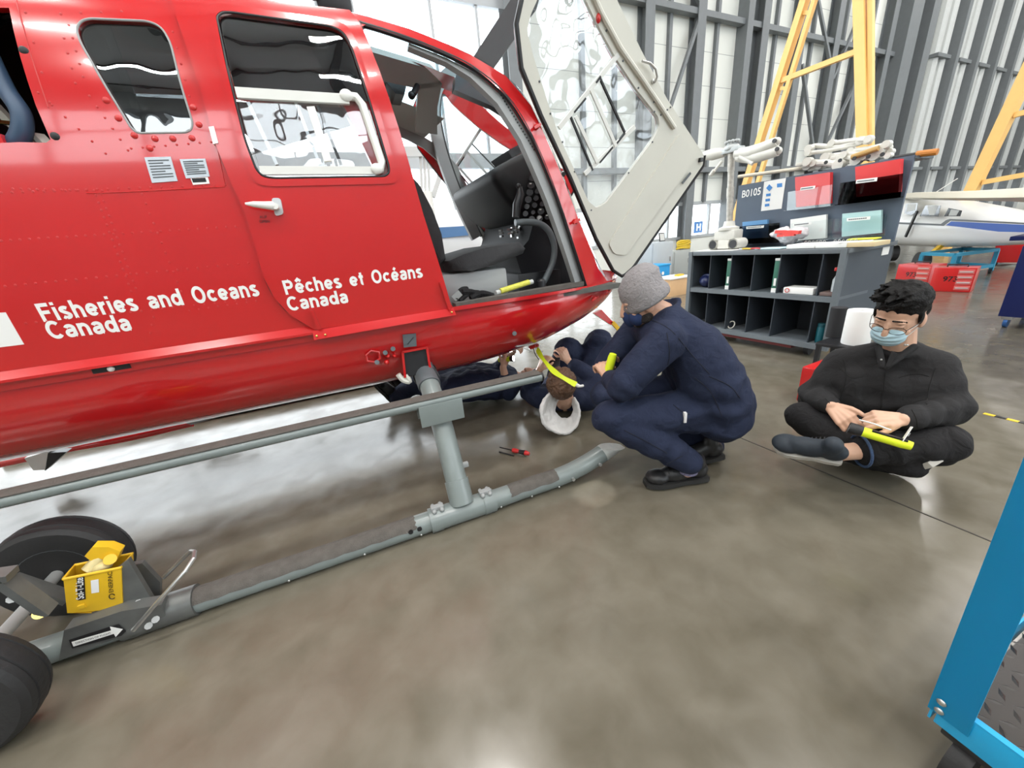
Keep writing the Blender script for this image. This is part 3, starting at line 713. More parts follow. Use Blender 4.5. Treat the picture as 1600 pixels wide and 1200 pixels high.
# roof, with clear panels over the cockpit, and windscreen
def arc(P, bz, bx, n=14):
    out = []
    for i in range(n + 1):
        u = -1 + 2 * i / n; s = 1 - abs(u) ** 2.4
        out.append(Vector((P.x + bx * s, YC + (YC - P.y) * u * 1.0, P.z + bz * s)))
    return [Vector((p.x, 2 * YC - p.y, p.z)) for p in out]
edge = [Vector((x, SY(x, ZT), ZT)) for x in np.arange(XB, -.3, .3)] + [ps(*p) for p in [(v.x, v.y) for v in spline([(x, y, 0) for x, y in roof_px], 4)]]
iA = next(i for i, p in enumerate(edge) if p.x > .12); iB = next(i for i, p in enumerate(edge) if p.x > .70)
hp(MB().loft([arc(p, .10, 0) for p in edge[:iA + 1]]), 'roof', 'red')
rg = [arc(p, .10, .02 * i) for i, p in enumerate(edge[iA:iB + 1])]
hp(MB().loft([r_[:3] for r_ in rg]), 'roof_edge', 'red'); hp(MB().loft([r_[-3:] for r_ in rg]), 'roof_edge', 'red')
hp(MB().loft([r_[6:9] for r_ in rg]), 'roof_spine', 'red')
hp(MB().loft([r_[2:7] for r_ in rg]), 'roof_window', MT['bluetint']); hp(MB().loft([r_[8:13] for r_ in rg]), 'roof_window', MT['bluetint'])
wsr = [arc(p, .08 * max(0, 1 - i / 12), .10 + min(.16, .02 * i)) for i, p in enumerate(edge[iB:])]
hp(MB().loft(wsr), 'windscreen', 'glass')
nr = [arc(Vector((edge[-1].x + .0, SY(edge[-1].x, z), z)), 0, .26 + .0 * i) for i, z in enumerate((edge[-1].z, .98, .95))]
hp(MB().loft(nr), 'nose_panel', 'red')
mb = MB()
for i in range(20):
    q = edge[8].lerp(edge[iB], i / 19) if False else edge[min(len(edge) - 1, 7 + int(i * (iB - 7) / 19))]; mb.ell(q + Vector((0, .05, .006)), .006, 8, 5)
hp(mb, 'roof_rivets', 'red_flat')
# mast fairing on the roof and a drooping rotor blade
mb = MB(); mb.lathe([(.30, 0), (.26, .1), (.12, .16), (.07, .5)], (-.45, YC, 2.36), 20); mb.box((-.45, YC, 2.85), (.5, .22, .14), bev=.03); hp(mb, 'rotor_mast', 'black')
mb = MB(); mb.box((.20, 2.40, 2.40), (.16, .2, .2), bev=.03); mb.box((.10, 2.3, 2.42), (.08, .06, .16), bev=.01); hp(mb, 'air_intakes', 'black')
bA, bB = onY(735, 128, 4.4), onY(838, -22, 3.6)
mb = MB(); mb.bar(bA, bB, .20, .03, up=(0.55, .75, .3)); hp(mb, 'rotor_blade', 'grey_dark')
pl0, pln = (0, YC + .15, 2.22), Vector((0, .28, 1)).normalized()
def op(pts): return [onP(x, y, pl0, pln) for x, y in pts]
# ---------------------------------------------------------------- port side, seen through the cabin
mirror_hole = [p for p in ropen]
po = [Vector((XB, dz0)), Vector((1.47, dz0))] + [Vector((p.x, p.y)) for p in roof[::-1]] + [Vector((XB, ZT))]
pw = rounded([Vector((-.56, 1.28)), Vector((.20, 1.28)), Vector((.02, 1.80)), Vector((-.10, 1.98)), Vector((-.50, 2.0))], .06, 3)
bigh = [Vector((-.56, 1.25)), Vector((.25, 1.25)), ropen[0]] + ropen[:4:-1] + [Vector((-.5, 2.0))]
hp(panel(MB(), po, [bigh, rqwin], sfm(0), sfm(.02), .07), 'side_panel', 'red')
oc = sum(ropen, Vector((0, 0))) / len(ropen)
hp(panel(MB(), po, [[Vector((-.52, 1.27)), Vector((.27, 1.27)), ropen[0] + Vector((.03, .03))] + [oc + (p - oc) * .95 for p in ropen[:4:-1]] + [Vector((-.46, 1.97))], rqwin], sfm(.05), sfm(.07), .08), 'cabin_lining', mat('cabin_grey', (.33, .345, .335), .6, var=.05))
mb = MB(); mb.prism(op([(652, 124), (690, 118), (682, 160), (682, 204), (648, 200)]), pln * -.03); mb.loft([[p + Vector((0, -.02, -.03)) for p in r_[:4]] for r_ in rg]); hp(mb, 'roof_frame', mat('frame_grey_green', (.40, .43, .41), .5))
# grey bulkhead beams overhead and avionics box
pl0, pln = (0, YC + .15, 2.22), Vector((0, .28, 1)).normalized()
def op(pts): return [onP(x, y, pl0, pln) for x, y in pts]
mb = MB(); mb.prism(op([(572, 70), (672, 100), (690, 118), (688, 126), (655, 132), (570, 112)]), pln * -.03); hp(mb, 'headliner', mat('headliner_grey', (.42, .44, .43), .6))
mb = MB(); mb.prism(op([(560, 38), (575, 44), (692, 86), (745, 112), (760, 128), (742, 112), (690, 97), (672, 101), (690, 97), (575, 52)]), pln * -.02)
mb = MB(); mb.prism([onY(x, y, 2.95) for x, y in ((588, 98), (640, 112), (632, 148), (618, 146), (604, 128), (592, 130))], (0, .2, 0)); hp(mb, 'overhead_radio', 'black')
mb = MB(); mb.tube([onY(554 + 8 * math.cos(t * 1.0) * .35 + t * .25, 138 + t * .55, 2.6) + Vector((.012 * math.cos(t * 2.2), .012 * math.sin(t * 2.2), 0)) for t in np.arange(0, 34, .35)], .0035, 6); hp(mb, 'coiled_cord', 'black')
mb = MB(); mb.cyl(onY(645, 148, 2.7), onY(652, 135, 2.75), .018); mb.ell(onY(643, 149, 2.7), .022, 12, 8); hp(mb, 'reading_lamp', 'black')
# grey hoop of the port post
hoop_px = [(735, 104), (708, 112), (688, 130), (679, 152), (678, 188), (690, 242), (714, 308), (744, 372)]
P = [onY(v.x, v.y, 3.38) for v in spline([(x, y, 0) for x, y in hoop_px], 6)]
mb = MB()
rings = []
for i in range(len(P)):
    t_ = (P[min(i + 1, len(P) - 1)] - P[max(i - 1, 0)]).normalized(); s_ = t_.cross(Vector((0, 1, 0))).normalized() * .0425; y_ = Vector((0, .025, 0)); rings.append([P[i] - s_ - y_, P[i] + s_ - y_, P[i] + s_ + y_, P[i] - s_ + y_])
mb.loft(rings, closed=True, cap=True)
mb.build('door_post', 'grey_mid', heli)
mb = MB(); mb.tube([p + Vector((.05, .0, .01)) for p in P], .012, 8); hp(mb, 'post_seal', 'black')
# ---------------------------------------------------------------- the open front doors, hinged on the windscreen posts
H1, H2 = ps(955, 425), ps(848, 200)
rr = Vector(ray(1096, 248)).normalized(); Q = Vector((0, 0, EYE)) + rr * 3.0
dn = (H2 - H1).cross(Q - H1).normalized()
if dn.y > 0 or (Vector((0, 0, EYE)) - H1).dot(dn) < 0: dn = -dn
if (Vector((0, 0, EYE)) - H1).dot(dn) < 0: dn = -dn
eu = (Q - H1).normalized(); ev = dn.cross(eu)
def d2(px, py):
    p = onP(px, py, H1, dn) - H1; return Vector((p.dot(eu), p.dot(ev)))
def dpl(off, mir=False):
    def f(u, v):
        p = H1 + eu * u + ev * v + dn * off
        if not mir: return p
        q = Vector((p.x, 2 * YC - p.y, p.z)); a0 = Vector((H1.x, 2 * YC - H1.y, H1.z)); ax0 = Vector((H2.x - H1.x, -(H2.y - H1.y), H2.z - H1.z)).normalized()
        return a0 + Matrix.Rotation(math.radians(-30), 3, ax0) @ (q - a0) + Vector((-.20, 0, .03))
    return f
dout = rounded([d2(*p) for p in [(806, 36), (818, -8), (842, -48), (940, -48), (965, 8), (1000, 80), (1040, 155), (1098, 243), (1096, 258), (986, 416), (971, 429), (956, 420), (930, 370), (890, 275), (845, 180), (814, 105)]], .02, 3)
dwin = rounded([d2(*p) for p in [(822, 50), (828, 25), (850, -25), (905, -25), (912, 0), (930, 37), (960, 92), (992, 140), (1026, 183), (1028, 198), (1017, 220), (980, 270), (945, 316), (930, 324), (918, 314), (890, 252), (872, 212), (855, 162), (834, 95)]], .015, 3)
dc = sum(dwin, Vector((0, 0))) / len(dwin)
for mir in (False, True):
    nm = 'cockpit_door'
    fd = hp(panel(MB(), dout, [[dc + (p - dc) * 1.005 for p in dwin]], dpl(.012, mir), dpl(-.016, mir), .08), nm, 'cream')
    fd['label'] = 'open front door with cream lining facing out' if not mir else 'open front door on the far side'
    hp(panel(MB(), [Vector((0, 0)) + p for p in dout], [[dc + (p - dc) * 1.03 for p in dwin]], dpl(-.018, mir), dpl(-.03, mir), .08), 'outer_skin', 'red', fd)
    mb = MB(); k0 = [d2(*p) for p in ((835, -40), (815, -4), (806, 38), (814, 107), (845, 182), (890, 277), (930, 372), (957, 422), (971, 431), (987, 418), (1097, 259), (1099, 243))]
    mb.tube([dpl(.004, mir)(p.x, p.y) for p in k0], .013, 8); hp(mb, 'rubber_seal', 'black', fd)
    hp(panel(MB(), [dc + (p - dc) * 1.01 for p in dwin], [], dpl(.0, mir), dpl(.003, mir), .1), 'window_pane', MT['perspex'], fd)
    mb = MB()
    for a, b in (((872, 200), (964, 86)), ((912, 272), (990, 198))): mb.bar(dpl(.008, mir)(*d2(*a)), dpl(.008, mir)(*d2(*b)), .022, .012, up=dn)
    for a, b in (((921, 140), (960, 229)), ((897, 182), (931, 254))): mb.bar(dpl(.014, mir)(*d2(*a)), dpl(.014, mir)(*d2(*b)), .018, .01, up=dn)
    hp(mb, 'sash_frames', 'white_paint', fd)
    mb = MB()
    for a, b in (((890, 183), (924, 266)), ((935, 122), (974, 207)), ((895, 176), (913, 154)), ((929, 130), (936, 120)), ((960, 226), (974, 208)), ((935, 254), (955, 230))): mb.bar(dpl(.011, mir)(*d2(*a)), dpl(.011, mir)(*d2(*b)), .009, .012, up=dn)
    hp(mb, 'sash_seals', 'black', fd)
    lp = rounded([d2(*p) for p in [(1058, 208), (1086, 245), (975, 398), (957, 396), (948, 380)]], .03, 4)
    hp(panel(MB(), lp, [], dpl(.020, mir), dpl(.012, mir), .1), 'inner_panel', 'cream', fd)
    mb = MB(); mb.tube([dpl(.02, mir)(*d2(*p)) for p in ((912, -30), (936, 22), (965, 75), (1000, 125), (1032, 172), (1050, 200))], .012, 8); hp(mb, 'stiffening_rib', 'cream', fd)
    mb = MB(); hpts = [(997, 97), (1008, 101), (1016, 110), (1019, 122), (1017, 130)]
    mb.tube([dpl(.03 + .012 * math.sin(i / 4 * math.pi), mir)(*d2(*p)) for i, p in enumerate(hpts)], .006, 8); mb.ell(dpl(.02, mir)(*d2(1017, 128)), .012, 10, 7); hp(mb, 'handle', 'steel', fd)
    mb = MB(); a, b = dpl(.022, mir)(*d2(1075, 270)), dpl(.022, mir)(*d2(1062, 286)); mb.bar(a, b, .014, .004, up=dn); hp(mb, 'vent_slot', 'grey_dark', fd)
    mb = MB(); a = dpl(.018, mir)(*d2(1091, 250)); mb.box(a, (.022, .022, .022)); hp(mb, 'latch', 'black', fd)
    mb = MB()
    for a in ((832, 18), (841, 128), (858, 178), (877, 222), (896, 268), (922, 328), (941, 23), (945, 49), (968, 74), (971, 96), (995, 121), (995, 138), (1019, 160), (1020, 175), (1017, 222), (980, 270), (1030, 180), (1040, 172), (1045, 168)): mb.ell(dpl(.013, mir)(*d2(*a)), .005, 8, 5)
    hp(mb, 'screws', 'grey_dark', fd)
    if mir:
        mb = MB(); mb.prism([dpl(-.031, True)(*d2(*p)) for p in ((1005, 330), (1020, 340), (1050, 300), (1035, 290))], (0, -.001, 0)); hp(mb, 'flag_block', 'decal', fd)
    else:
        mb = MB(); mb.ell(dpl(.016)(*d2(932, 30)), (.012, .012, .02), 10, 7); hp(mb, 'red_tab', 'red_flat', fd)
# ---------------------------------------------------------------- cockpit
seat = hp(MB().box((.64, 2.33, 1.035), (.42, .40, .17), bev=.02), 'seat_base', 'grey_mid')
def cush(px, y0, y1, name, m_):
    a = [onY(x, y, y0) for x, y in px]; n = len(a)
    rings = []
    for t, s in ((0, .90), (.06, 1), (.5, 1.02), (.94, 1), (1, .90)):
        c = sum(a, Vector()) / n; rings.append([c + (p - c) * s + Vector((0, (y1 - y0) * t, 0)) for p in a])
    return hp(MB().loft(rings, closed=True, cap=True), name, m_, seat, angle=60)
clothm = fabric_mat('dark_seat_cloth', (.035, .035, .037), strength=.3)
cush([(696, 408), (720, 397), (760, 385), (815, 378), (824, 388), (820, 396), (780, 412), (735, 426), (705, 425)], 2.10, 2.58, 'seat_cushion', clothm)
cush([(690, 412), (672, 380), (640, 300), (640, 270), (655, 285), (676, 325), (692, 368), (698, 405)], 2.12, 2.56, 'seat_back', clothm)
mb = MB(); 
for (a, b) in (((712, 468), (730, 452)), ((718, 470), (748, 458)), ((735, 466), (770, 462)), ((722, 456), (760, 470))):
    A, B = onY(*a, 2.03), onY(*b, 2.06); mb.tube(spline([A, A.lerp(B, .5) + Vector((0, 0, .02)), B], 5), .016, 8)
hp(mb, 'lap_belt', 'black_cloth', seat)
mb = MB(); mb.box(onY(714, 462, 2.02), (.05, .006, .035), rot=Matrix.Rotation(-.6, 3, 'Y')); hp(mb, 'belt_buckle', 'steel', seat)
# pedals, console, glare shield, instruments
con = hp(MB().prism([onY(x, y, 2.32) for x, y in ((838, 330), (888, 318), (912, 440), (850, 452), (818, 440), (806, 400), (826, 375))], (0, .95, 0)), 'console', mat('console_black', (.006, .006, .008), .6, spec=.25))
gs = MB(); g_px = [(770, 278), (772, 264), (786, 254), (850, 222), (866, 236), (895, 330), (850, 345), (822, 338), (800, 320), (784, 300)]
g_px = [(v.x, v.y) for v in rounded(g_px, 14, 3)]; ga = [onY(x, y, 2.25) for x, y in g_px]; gc = sum(ga, Vector()) / len(ga)
gs.loft([[gc + (p - gc) * s + Vector((0, t, 0)) for p in ga] for t, s in ((0, .80), (.02, .92), (.06, 1), (.9, 1), (.95, .9))], closed=True, cap=True)
hp(gs, 'glare_shield', mat('cowl_black', (.006, .006, .007), .6, spec=.3), con, angle=85)
mb = MB(); mb.prism([onY(x, y, 2.5) for x, y in ((792, 236), (836, 212), (846, 222), (800, 246))], (0, .3, 0)); hp(mb, 'compass_box', 'black', con)
ins = MB(); dial = MB(); lit = MB()
random.seed(3)
for r_ in range(7):
    for c_ in range(5):
        x, y = 822 + c_ * 12 + r_ * 2.2 - 3, 346 - r_ * 11 + c_ * -2
        p = onY(x, y, 2.24); s_ = random.choice((.012, .016, .02)); 
        ins.cyl(p, p + Vector((-.006, -.012, .004)), s_, 12)
        if random.random() < .35: dial.cyl(p + Vector((-.006, -.012, .004)), p + Vector((-.0065, -.014, .004)), s_ * .7, 12)
        if random.random() < .5: lit.box(p + Vector((-.01, -.014, .012)), (.012, .004, .006))
hp(ins, 'instruments', 'black', con); hp(dial, 'instrument_dials', 'grey_light', con); hp(lit, 'switches', 'white_paint', con)
mb = MB(); mb.cyl(onY(868, 322, 2.18), onY(868, 322, 2.16), .035, 20); hp(mb, 'clock_dial', 'grey_light', con)
mb = MB()
for i in range(26):
    p = onY(790 + random.uniform(-8, 34), 360 + random.uniform(-8, 12), 2.5); mb.box(p, (.02, .02, .012), rz=random.random())
hp(mb, 'control_knobs', 'steel', con)
mb = MB(); P = [onY(x, y, 2.2) for x, y in ((805, 348), (825, 347), (844, 350), (858, 362), (866, 385), (864, 408), (855, 430), (846, 446))]
mb.tube(spline(P, 6), .019, 12); hp(mb, 'cyclic_stick', 'grey_dark')
mb = MB(); mb.tube([onY(x, y, 2.2) for x, y in ((806, 340), (808, 320), (813, 304), (812, 292))], [.022, .026, .024, .014], 12); mb.ell(onY(810, 291, 2.2), .015, 10, 8); hp(mb, 'cyclic_grip', 'black')
mb = MB(); mb.lathe([(.03, 0), (.028, .04), (.02, .05)], onY(846, 449, 2.16), 14); hp(mb, 'stick_boot', 'black')
mb = MB(); mb.tube([onY(775, 458, 2.06), onY(832, 440, 2.1)], .014, 10); hp(mb, 'collective_lever', 'grey_light')
mb = MB(); mb.tube([onY(782, 455, 2.055), onY(826, 441, 2.09)], .016, 10); hp(mb, 'lever_sleeve', mat('faded_yellow_sleeve', (.62, .6, .08), .5, var=.3, vscale=60))
mb = MB(); mb.box((1.12, 2.5, 1.0), (.3, .5, .12)); hp(mb, 'pedal_box', 'black')
mb = MB(); mb.box(onY(846, 405, 2.4), (.1, .1, .02), rot=Matrix.Rotation(.5, 3, 'Y')); hp(mb, 'pedal', 'alu')
mb = MB(); vp = [onY(x, y, 2.5) for x, y in ((712, 118), (722, 108), (752, 110), (790, 140), (822, 182), (830, 204), (770, 166), (710, 140))]; mb.prism(vp, (0, .06, 0)); hp(mb, 'sun_visor', mat('smoked_visor', (.05, .055, .06), .3, coat=.5))
# ---------------------------------------------------------------- undercarriage
SKY, SKR = 1.535, .048
skid_c = [(XB - .2, SKY, SKR), (-1.0, SKY, SKR), (0.3, SKY, SKR), (.62, SKY, SKR + .004)] 
tip = [onY(880, 752, SKY), onY(915, 728, SKY), onY(942, 708, SKY)]
path = [Vector(p) for p in skid_c] + [Vector((.80, SKY, .052)), Vector((.92, SKY, .066)), Vector((1.02, SKY, .09)), Vector((1.08, SKY, .11))]
def skid(side):
    y = lambda v: Vector((v.x, YC + side * (YC - SKY) * -1 if side > 0 else 2 * YC - SKY, v.z))
    P = spline(path, 6); P = [Vector((p.x, SKY if side > 0 else 2 * YC - SKY, p.z)) for p in P]
    mb = MB(); mb.tube(P, SKR, 18, cap=True)
    e = P[-1]; d = (P[-1] - P[-2]).normalized()
    return mb, P
mb, SP = skid(1); sk = hp(mb, 'skid', 'grey_green')
# shovel-cut tip
e, d = SP[-1], (SP[-1] - SP[-2]).normalized(); n_ = Vector((-d.z, 0, d.x))
mb = MB(); rings = []
for i in range(9):
    t = i / 8; ring = []
    for k_ in range(24):
        a = 2 * math.pi * k_ / 24; ca, sa = math.cos(a), math.sin(a); h_ = SKR * (1 - 1.9 * t); w_ = math.sqrt(max(0.0, SKR * SKR - h_ * h_))
        zz = min(SKR * ca, h_); xx = SKR * sa if SKR * ca <= h_ else max(-w_, min(w_, SKR * sa))
        ring.append(e + d * (t * .135) + n_ * zz + Vector((0, xx, 0)))
    rings.append(ring)
mb.loft(rings, closed=True, cap=True); hp(mb, 'skid_tip', mat('bare_grey_tip', (.55, .57, .55), .35, .1, var=.2, vscale=40), sk)
def wear(x0, x1, name):
    mb = MB(); rings = []
    pp = [p for p in SP]
    for x in np.linspace(x0, x1, 24):
        z = float(np.interp(x, [p.x for p in pp], [p.z for p in pp])); ring = []
        for k_ in range(9):
            a = math.radians(-38 + k_ * 110 / 8 + 3 * math.sin(x * 60 + k_)); ring.append(Vector((x + .006 * math.sin(k_ * 3 + x), SKY - math.sin(a) * (SKR + .0016), z + math.cos(a) * (SKR + .0016))))
        rings.append(ring)
    mb.loft(rings); return hp(mb, name, 'grip', sk)
def px_on_skid(px, py): return onY(px, py, SKY - .03).x
wear(px_on_skid(285, 938), px_on_skid(652, 830), 'grip_pad'); wear(px_on_skid(798, 775), px_on_skid(872, 748), 'grip_pad')
hp(skid(-1)[0], 'skid', 'grey_green')
SX = .268
cx = [(SX, SKY, .09), (SX, 1.62, .36), (SX, 1.78, .56), (SX, 2.05, .68), (SX, 2.35, .74), (SX, YC, .76)]
cx = [(SX, SKY, .08), (SX, 1.72, .40), (SX, 1.90, .56), (SX, 2.12, .65), (SX, 2.4, .69), (SX, YC, .70)]
st = hp(MB().tube(spline(cx + [(SX, 2 * YC - p[1], p[2]) for p in cx[:-1][::-1]], 5), .052, 18), 'cross_tube', 'grey_green')
q1, q2 = spline(cx, 5)[0], spline(cx, 5)[5]
shoe = hp(MB().tube([(SX, SKY, .085), (SX, SKY + .055, .19)], .058, 18), 'strut_shoe', 'grey_green', st)
mb = MB(); mb.tube([(SX - .14, SKY, SKR), (SX + .15, SKY, SKR)], SKR + .007, 20); mb.tube([(SX - .165, SKY, SKR), (SX - .11, SKY, SKR)], SKR + .010, 20); mb.tube([(SX + .10, SKY, SKR), (SX + .16, SKY, SKR)], SKR + .010, 20); hp(mb, 'saddle_clamp', 'grey_green', st)
mb = MB()
for x in (SX - .12, SX + .12):
    mb.box((x, SKY + .0, SKR * 2 + .015), (.06, .03, .02), bev=.004)
    for dx in (-.018, .018): mb.cyl((x + dx, SKY - .02, SKR * 2 + .012), (x + dx, SKY + .03, SKR * 2 + .012), .009, 8); mb.ell((x + dx, SKY - .024, SKR * 2 + .012), .011, 8, 6)
hp(mb, 'clamp_bolts', 'grey_mid', st)
mb = MB()
for x, y, z in ((SX - .26, SKY - .045, .062), (SX - .22, SKY - .045, .062)): mb.cyl((x, y, z), (x, y - .006, z), .011, 10)
hp(mb, 'skid_holes', 'black', sk)
mb = MB()
for x in (-.5, -.2, .05, .45, .62, .78): mb.ell((x, SKY - SKR * .88, SKR * .5), .006, 8, 6)
for x, z in ((.86, .05), (1.03, .085)): mb.cyl((x, SKY - SKR * .9, z), (x, SKY - SKR - .014, z), .009, 8)
hp(mb, 'skid_bolts', 'steel', sk)
mb = MB(); mb.tube(spline([(SX, 1.93, .575), (SX, 2.05, .63), (SX, 2.16, .66)], 4), .060, 18); sl = hp(mb, 'rubber_sleeve', 'grey_dark', st)
mb = MB()
for i in range(3):
    c0 = Vector((SX, 2.0 + i * .035, .607 + i * .014)); mb.tube([c0 + Vector((.064 * math.cos(a), .02 * math.sin(a) - .03 * math.cos(a + i), .056 * math.sin(a))) for a in np.linspace(0, 2 * math.pi, 20)], .005, 6)
hp(mb, 'sleeve_cable', 'black', st)
mb = MB()
for p in ((SX + .07, 1.80, .47), (SX - .07, 1.80, .47), (SX + .062, 1.62, .24)): mb.box(p, (.03, .02, .025), bev=.004)
hp(mb, 'strut_lugs', 'grey_mid', st)
# boarding step
RY = 1.70; r0, r1 = onY(0, 782, RY), onY(845, 588, RY); zr = .575
step = hp(MB().tube([(XB, RY, zr), (r1.x, RY, zr)], .023, 14), 'boarding_step', 'grey_green')
mb = MB(); mb.box(((XB + r1.x) / 2, RY + .018, zr + .022), (r1.x - XB, .072, .006), bev=.002); hp(mb, 'tread', 'grip', step)
mb = MB(); mb.tube([(r1.x - .002, RY, zr), (r1.x + .006, RY, zr)], .024, 14); hp(mb, 'end_cap', 'black', step)
mb = MB(); b0, b1 = SX - .105, SX + .105; y0 = RY - .028
mb.box((SX, y0, zr - .055), (b1 - b0, .006, .105), bev=.002); mb.box((SX, RY + .03, zr - .0), (b1 - b0, .10, .006)); mb.box((SX, RY + .07, zr - .05), (b1 - b0, .006, .1)); hp(mb, 'step_bracket', 'grey_green', step)
# fittings on the hull
def hs(px, py, y=2.0, d=0.0): return onY(px, py, y) + Vector((0, -d, 0))
mb = MB(); mb.prism([onY(x, y, 1.972) for x, y in ((629, 523), (650, 521), (651, 541), (631, 543))], (0, .006, 0)); o = hp(mb, 'warning_plate', 'grey_dark')
mb = MB(); mb.bar(onY(637, 538, 1.970), onY(646, 527, 1.970), .004, .002); hp(mb, 'plate_mark', 'black', o)
mb = MB(); mb.prism([onY(x, y, 1.995) for x, y in ((629, 550), (667, 543), (672, 580), (634, 590))], (0, .02, 0)); hp(mb, 'strut_cutout', 'black_matte')
mb = MB()
for a, b in (((629, 550), (667, 543)), ((667, 543), (673, 582)), ((629, 550), (633, 590))): mb.bar(onY(*a, 1.99), onY(*b, 1.99), .008, .012)
hp(mb, 'cutout_rim', 'red')
mb = MB(); pts = [(572, 555), (580, 548), (592, 550), (594, 560), (586, 566), (574, 564)]
mb.tube([onY(x, y, 1.985) for x, y in pts + pts[:1]], .006, 8)
for c_, r_ in (((604, 566), .014), ((606, 556), .012), ((616, 556), .01)): mb.ell(onY(*c_, 1.985), (r_, .02, r_), 10, 7)
hp(mb, 'fuel_drain', 'red_flat')
mb = MB()
for c_ in ((602, 551), (589, 566), (614, 545)): mb.cyl(onY(*c_, 1.965), onY(*c_, 2.01), .012, 12)
hp(mb, 'drain_caps', 'grey_dark')
mb = MB(); mb.tube(spline([onY(x, y, 2.0) for x, y in ((622, 585), (630, 594), (640, 596), (633, 586))], 5), .014, 8); hp(mb, 'bonding_tab', 'cream')
mb = MB(); mb.cyl(onY(804, 521, 1.995), onY(804, 521, 2.05), .013, 14); hp(mb, 'drain_port', 'grey_dark')
mb = MB(); mb.prism([onY(x, y, 2.1) for x, y in ((793, 533), (804, 530), (810, 541), (797, 543))], (0, .03, 0)); mb.bar(onY(806, 541, 2.1), onY(832, 537, 2.15), .02, .008); hp(mb, 'vent_scoop', 'grey_light')
mb = MB()
for i in range(44):
    px = 20 + i * 12.2; 
    t = (px - 20) / 540; py = 698 - 122 * t + 6 * math.sin(t * 3); p = onY(px, py - 4, 2.27)
    mb.ell(p, .004, 6, 4)
hp(mb, 'hull_rivets', 'red_flat')
# wire cutter under the nose
mb = MB(); mb.prism([onY(x, y, 2.6) for x, y in ((928, 490), (940, 484), (958, 503), (955, 508))], (0, .03, 0)); wc = hp(mb, 'cutter_bracket', 'red')
mb = MB(); mb.prism([onY(x, y, 2.6) for x, y in ((954, 504), (960, 502), (976, 520), (971, 523))], (0, .02, 0)); hp(mb, 'cutter_blade', 'yellow', wc)
mb = MB(); mb.ell(onY(975, 523, 2.61), .014, 10, 7); hp(mb, 'cutter_tip', 'black', wc)
# flank fittings on the far side under the belly
mb = MB(); mb.tube(spline([onY(x, y, 3.5) for x, y in ((-60, 736), (40, 716), (110, 700), (200, 684), (300, 661))], 5), [.03] * 26 if False else .03, 12); hp(mb, 'float_tube', 'red')
mb = MB(); mb.prism([onY(x, y, 3.2) for x, y in ((38, 716), (75, 705), (72, 734), (52, 735))], (0, .06, 0)); an = hp(mb, 'antenna_fin', 'white_paint')
mb = MB(); mb.prism([onY(x, y, 3.2) for x, y in ((75, 708), (104, 706), (70, 736))], (0, .06, 0)); hp(mb, 'fin_edge', 'black', an)
mb = MB(); mb.prism([onY(x, y, 3.4) for x, y in ((285, 660), (320, 648), (350, 642), (375, 634), (340, 652), (300, 664))], (0, .1, 0)); hp(mb, 'belly_fairing', 'grey_mid')
# ================================================================== the people
def cap_shape(mb, a, b, ra, rb, seg=14):
    a, b = Vector(a), Vector(b); d = b - a; L = max(d.length, 1e-6); d = d / L
    pts = []; rs = []
    for t in (-1, -.86, -.5, 0): pts.append(a + d * (t * ra)); rs.append(ra * math.sqrt(max(0.0, 1 - t * t)) + 1e-4)
    for t in (0, .5, .86, 1): pts.append(b + d * (t * rb)); rs.append(rb * math.sqrt(max(0.0, 1 - t * t)) + 1e-4)
    return mb.tube(pts, rs, seg)
def chain(mb, pts, rs):
    for i in range(len(pts) - 1): cap_shape(mb, pts[i], pts[i + 1], rs[i], rs[i + 1])
    return mb
def melt(mb, name, m, parent, voxel=.01, smooth=5, folds=(), ripple=0.0, rscale=14.0, taper=None):
    """one continuous skin over all the overlapping shapes"""
    me = bpy.data.meshes.new(name); me.from_pydata(mb.v, [], mb.f); me.update()
    bm = bmesh.new(); bm.from_mesh(me); bmesh.ops.recalc_face_normals(bm, faces=bm.faces); bm.to_mesh(me); bm.free()
    o = bpy.data.objects.new(name, me); C.objects.link(o)
    r = o.modifiers.new('r', 'REMESH'); r.mode = 'VOXEL'; r.voxel_size = voxel; r.adaptivity = 0
    s = o.modifiers.new('s', 'SMOOTH'); s.factor = 0.5; s.iterations = smooth
    bpy.context.view_layer.update(); dg = bpy.context.evaluated_depsgraph_get()
    m2 = bpy.data.meshes.new_from_object(o.evaluated_get(dg)); o.modifiers.clear(); o.data = m2; m2.name = name
    bpy.data.meshes.remove(me)
    if folds or ripple:
        n = len(m2.vertices); co = np.empty(n * 3); no = np.empty(n * 3)
        m2.vertices.foreach_get('co', co); m2.vertices.foreach_get('normal', no); co = co.reshape(-1, 3); no = no.reshape(-1, 3)
        d = np.zeros(n)
        nz = np.array([noise.noise(Vector(p) * rscale) for p in co]); nz2 = np.array([noise.noise(Vector(p) * rscale * 2.3 + Vector((7, 3, 1))) for p in co])
        if ripple: d += ripple * (nz + .5 * nz2)
        for c, rad, ax, amp, fr in folds:
            q = co - np.array(c); w = np.exp(-(q ** 2).sum(1) / rad ** 2); a = np.array(Vector(ax).normalized())
            d += amp * w * np.sin(fr * (q @ a) + 2.2 * nz)
        co = co + no * d[:, None]; m2.vertices.foreach_set('co', co.reshape(-1)); m2.update()
    m2.materials.clear(); m2.materials.append(MT[m] if isinstance(m, str) else m)
    m2.shade_smooth()
    if parent is not None: o.parent = parent
    return o
def frame(fwd, up):
    f = Vector(fwd).normalized(); u = Vector(up); u = (u - f * u.dot(f)).normalized(); r = f.cross(u)
    return Matrix((r, f, u)).transposed()          # columns: right, forward, up
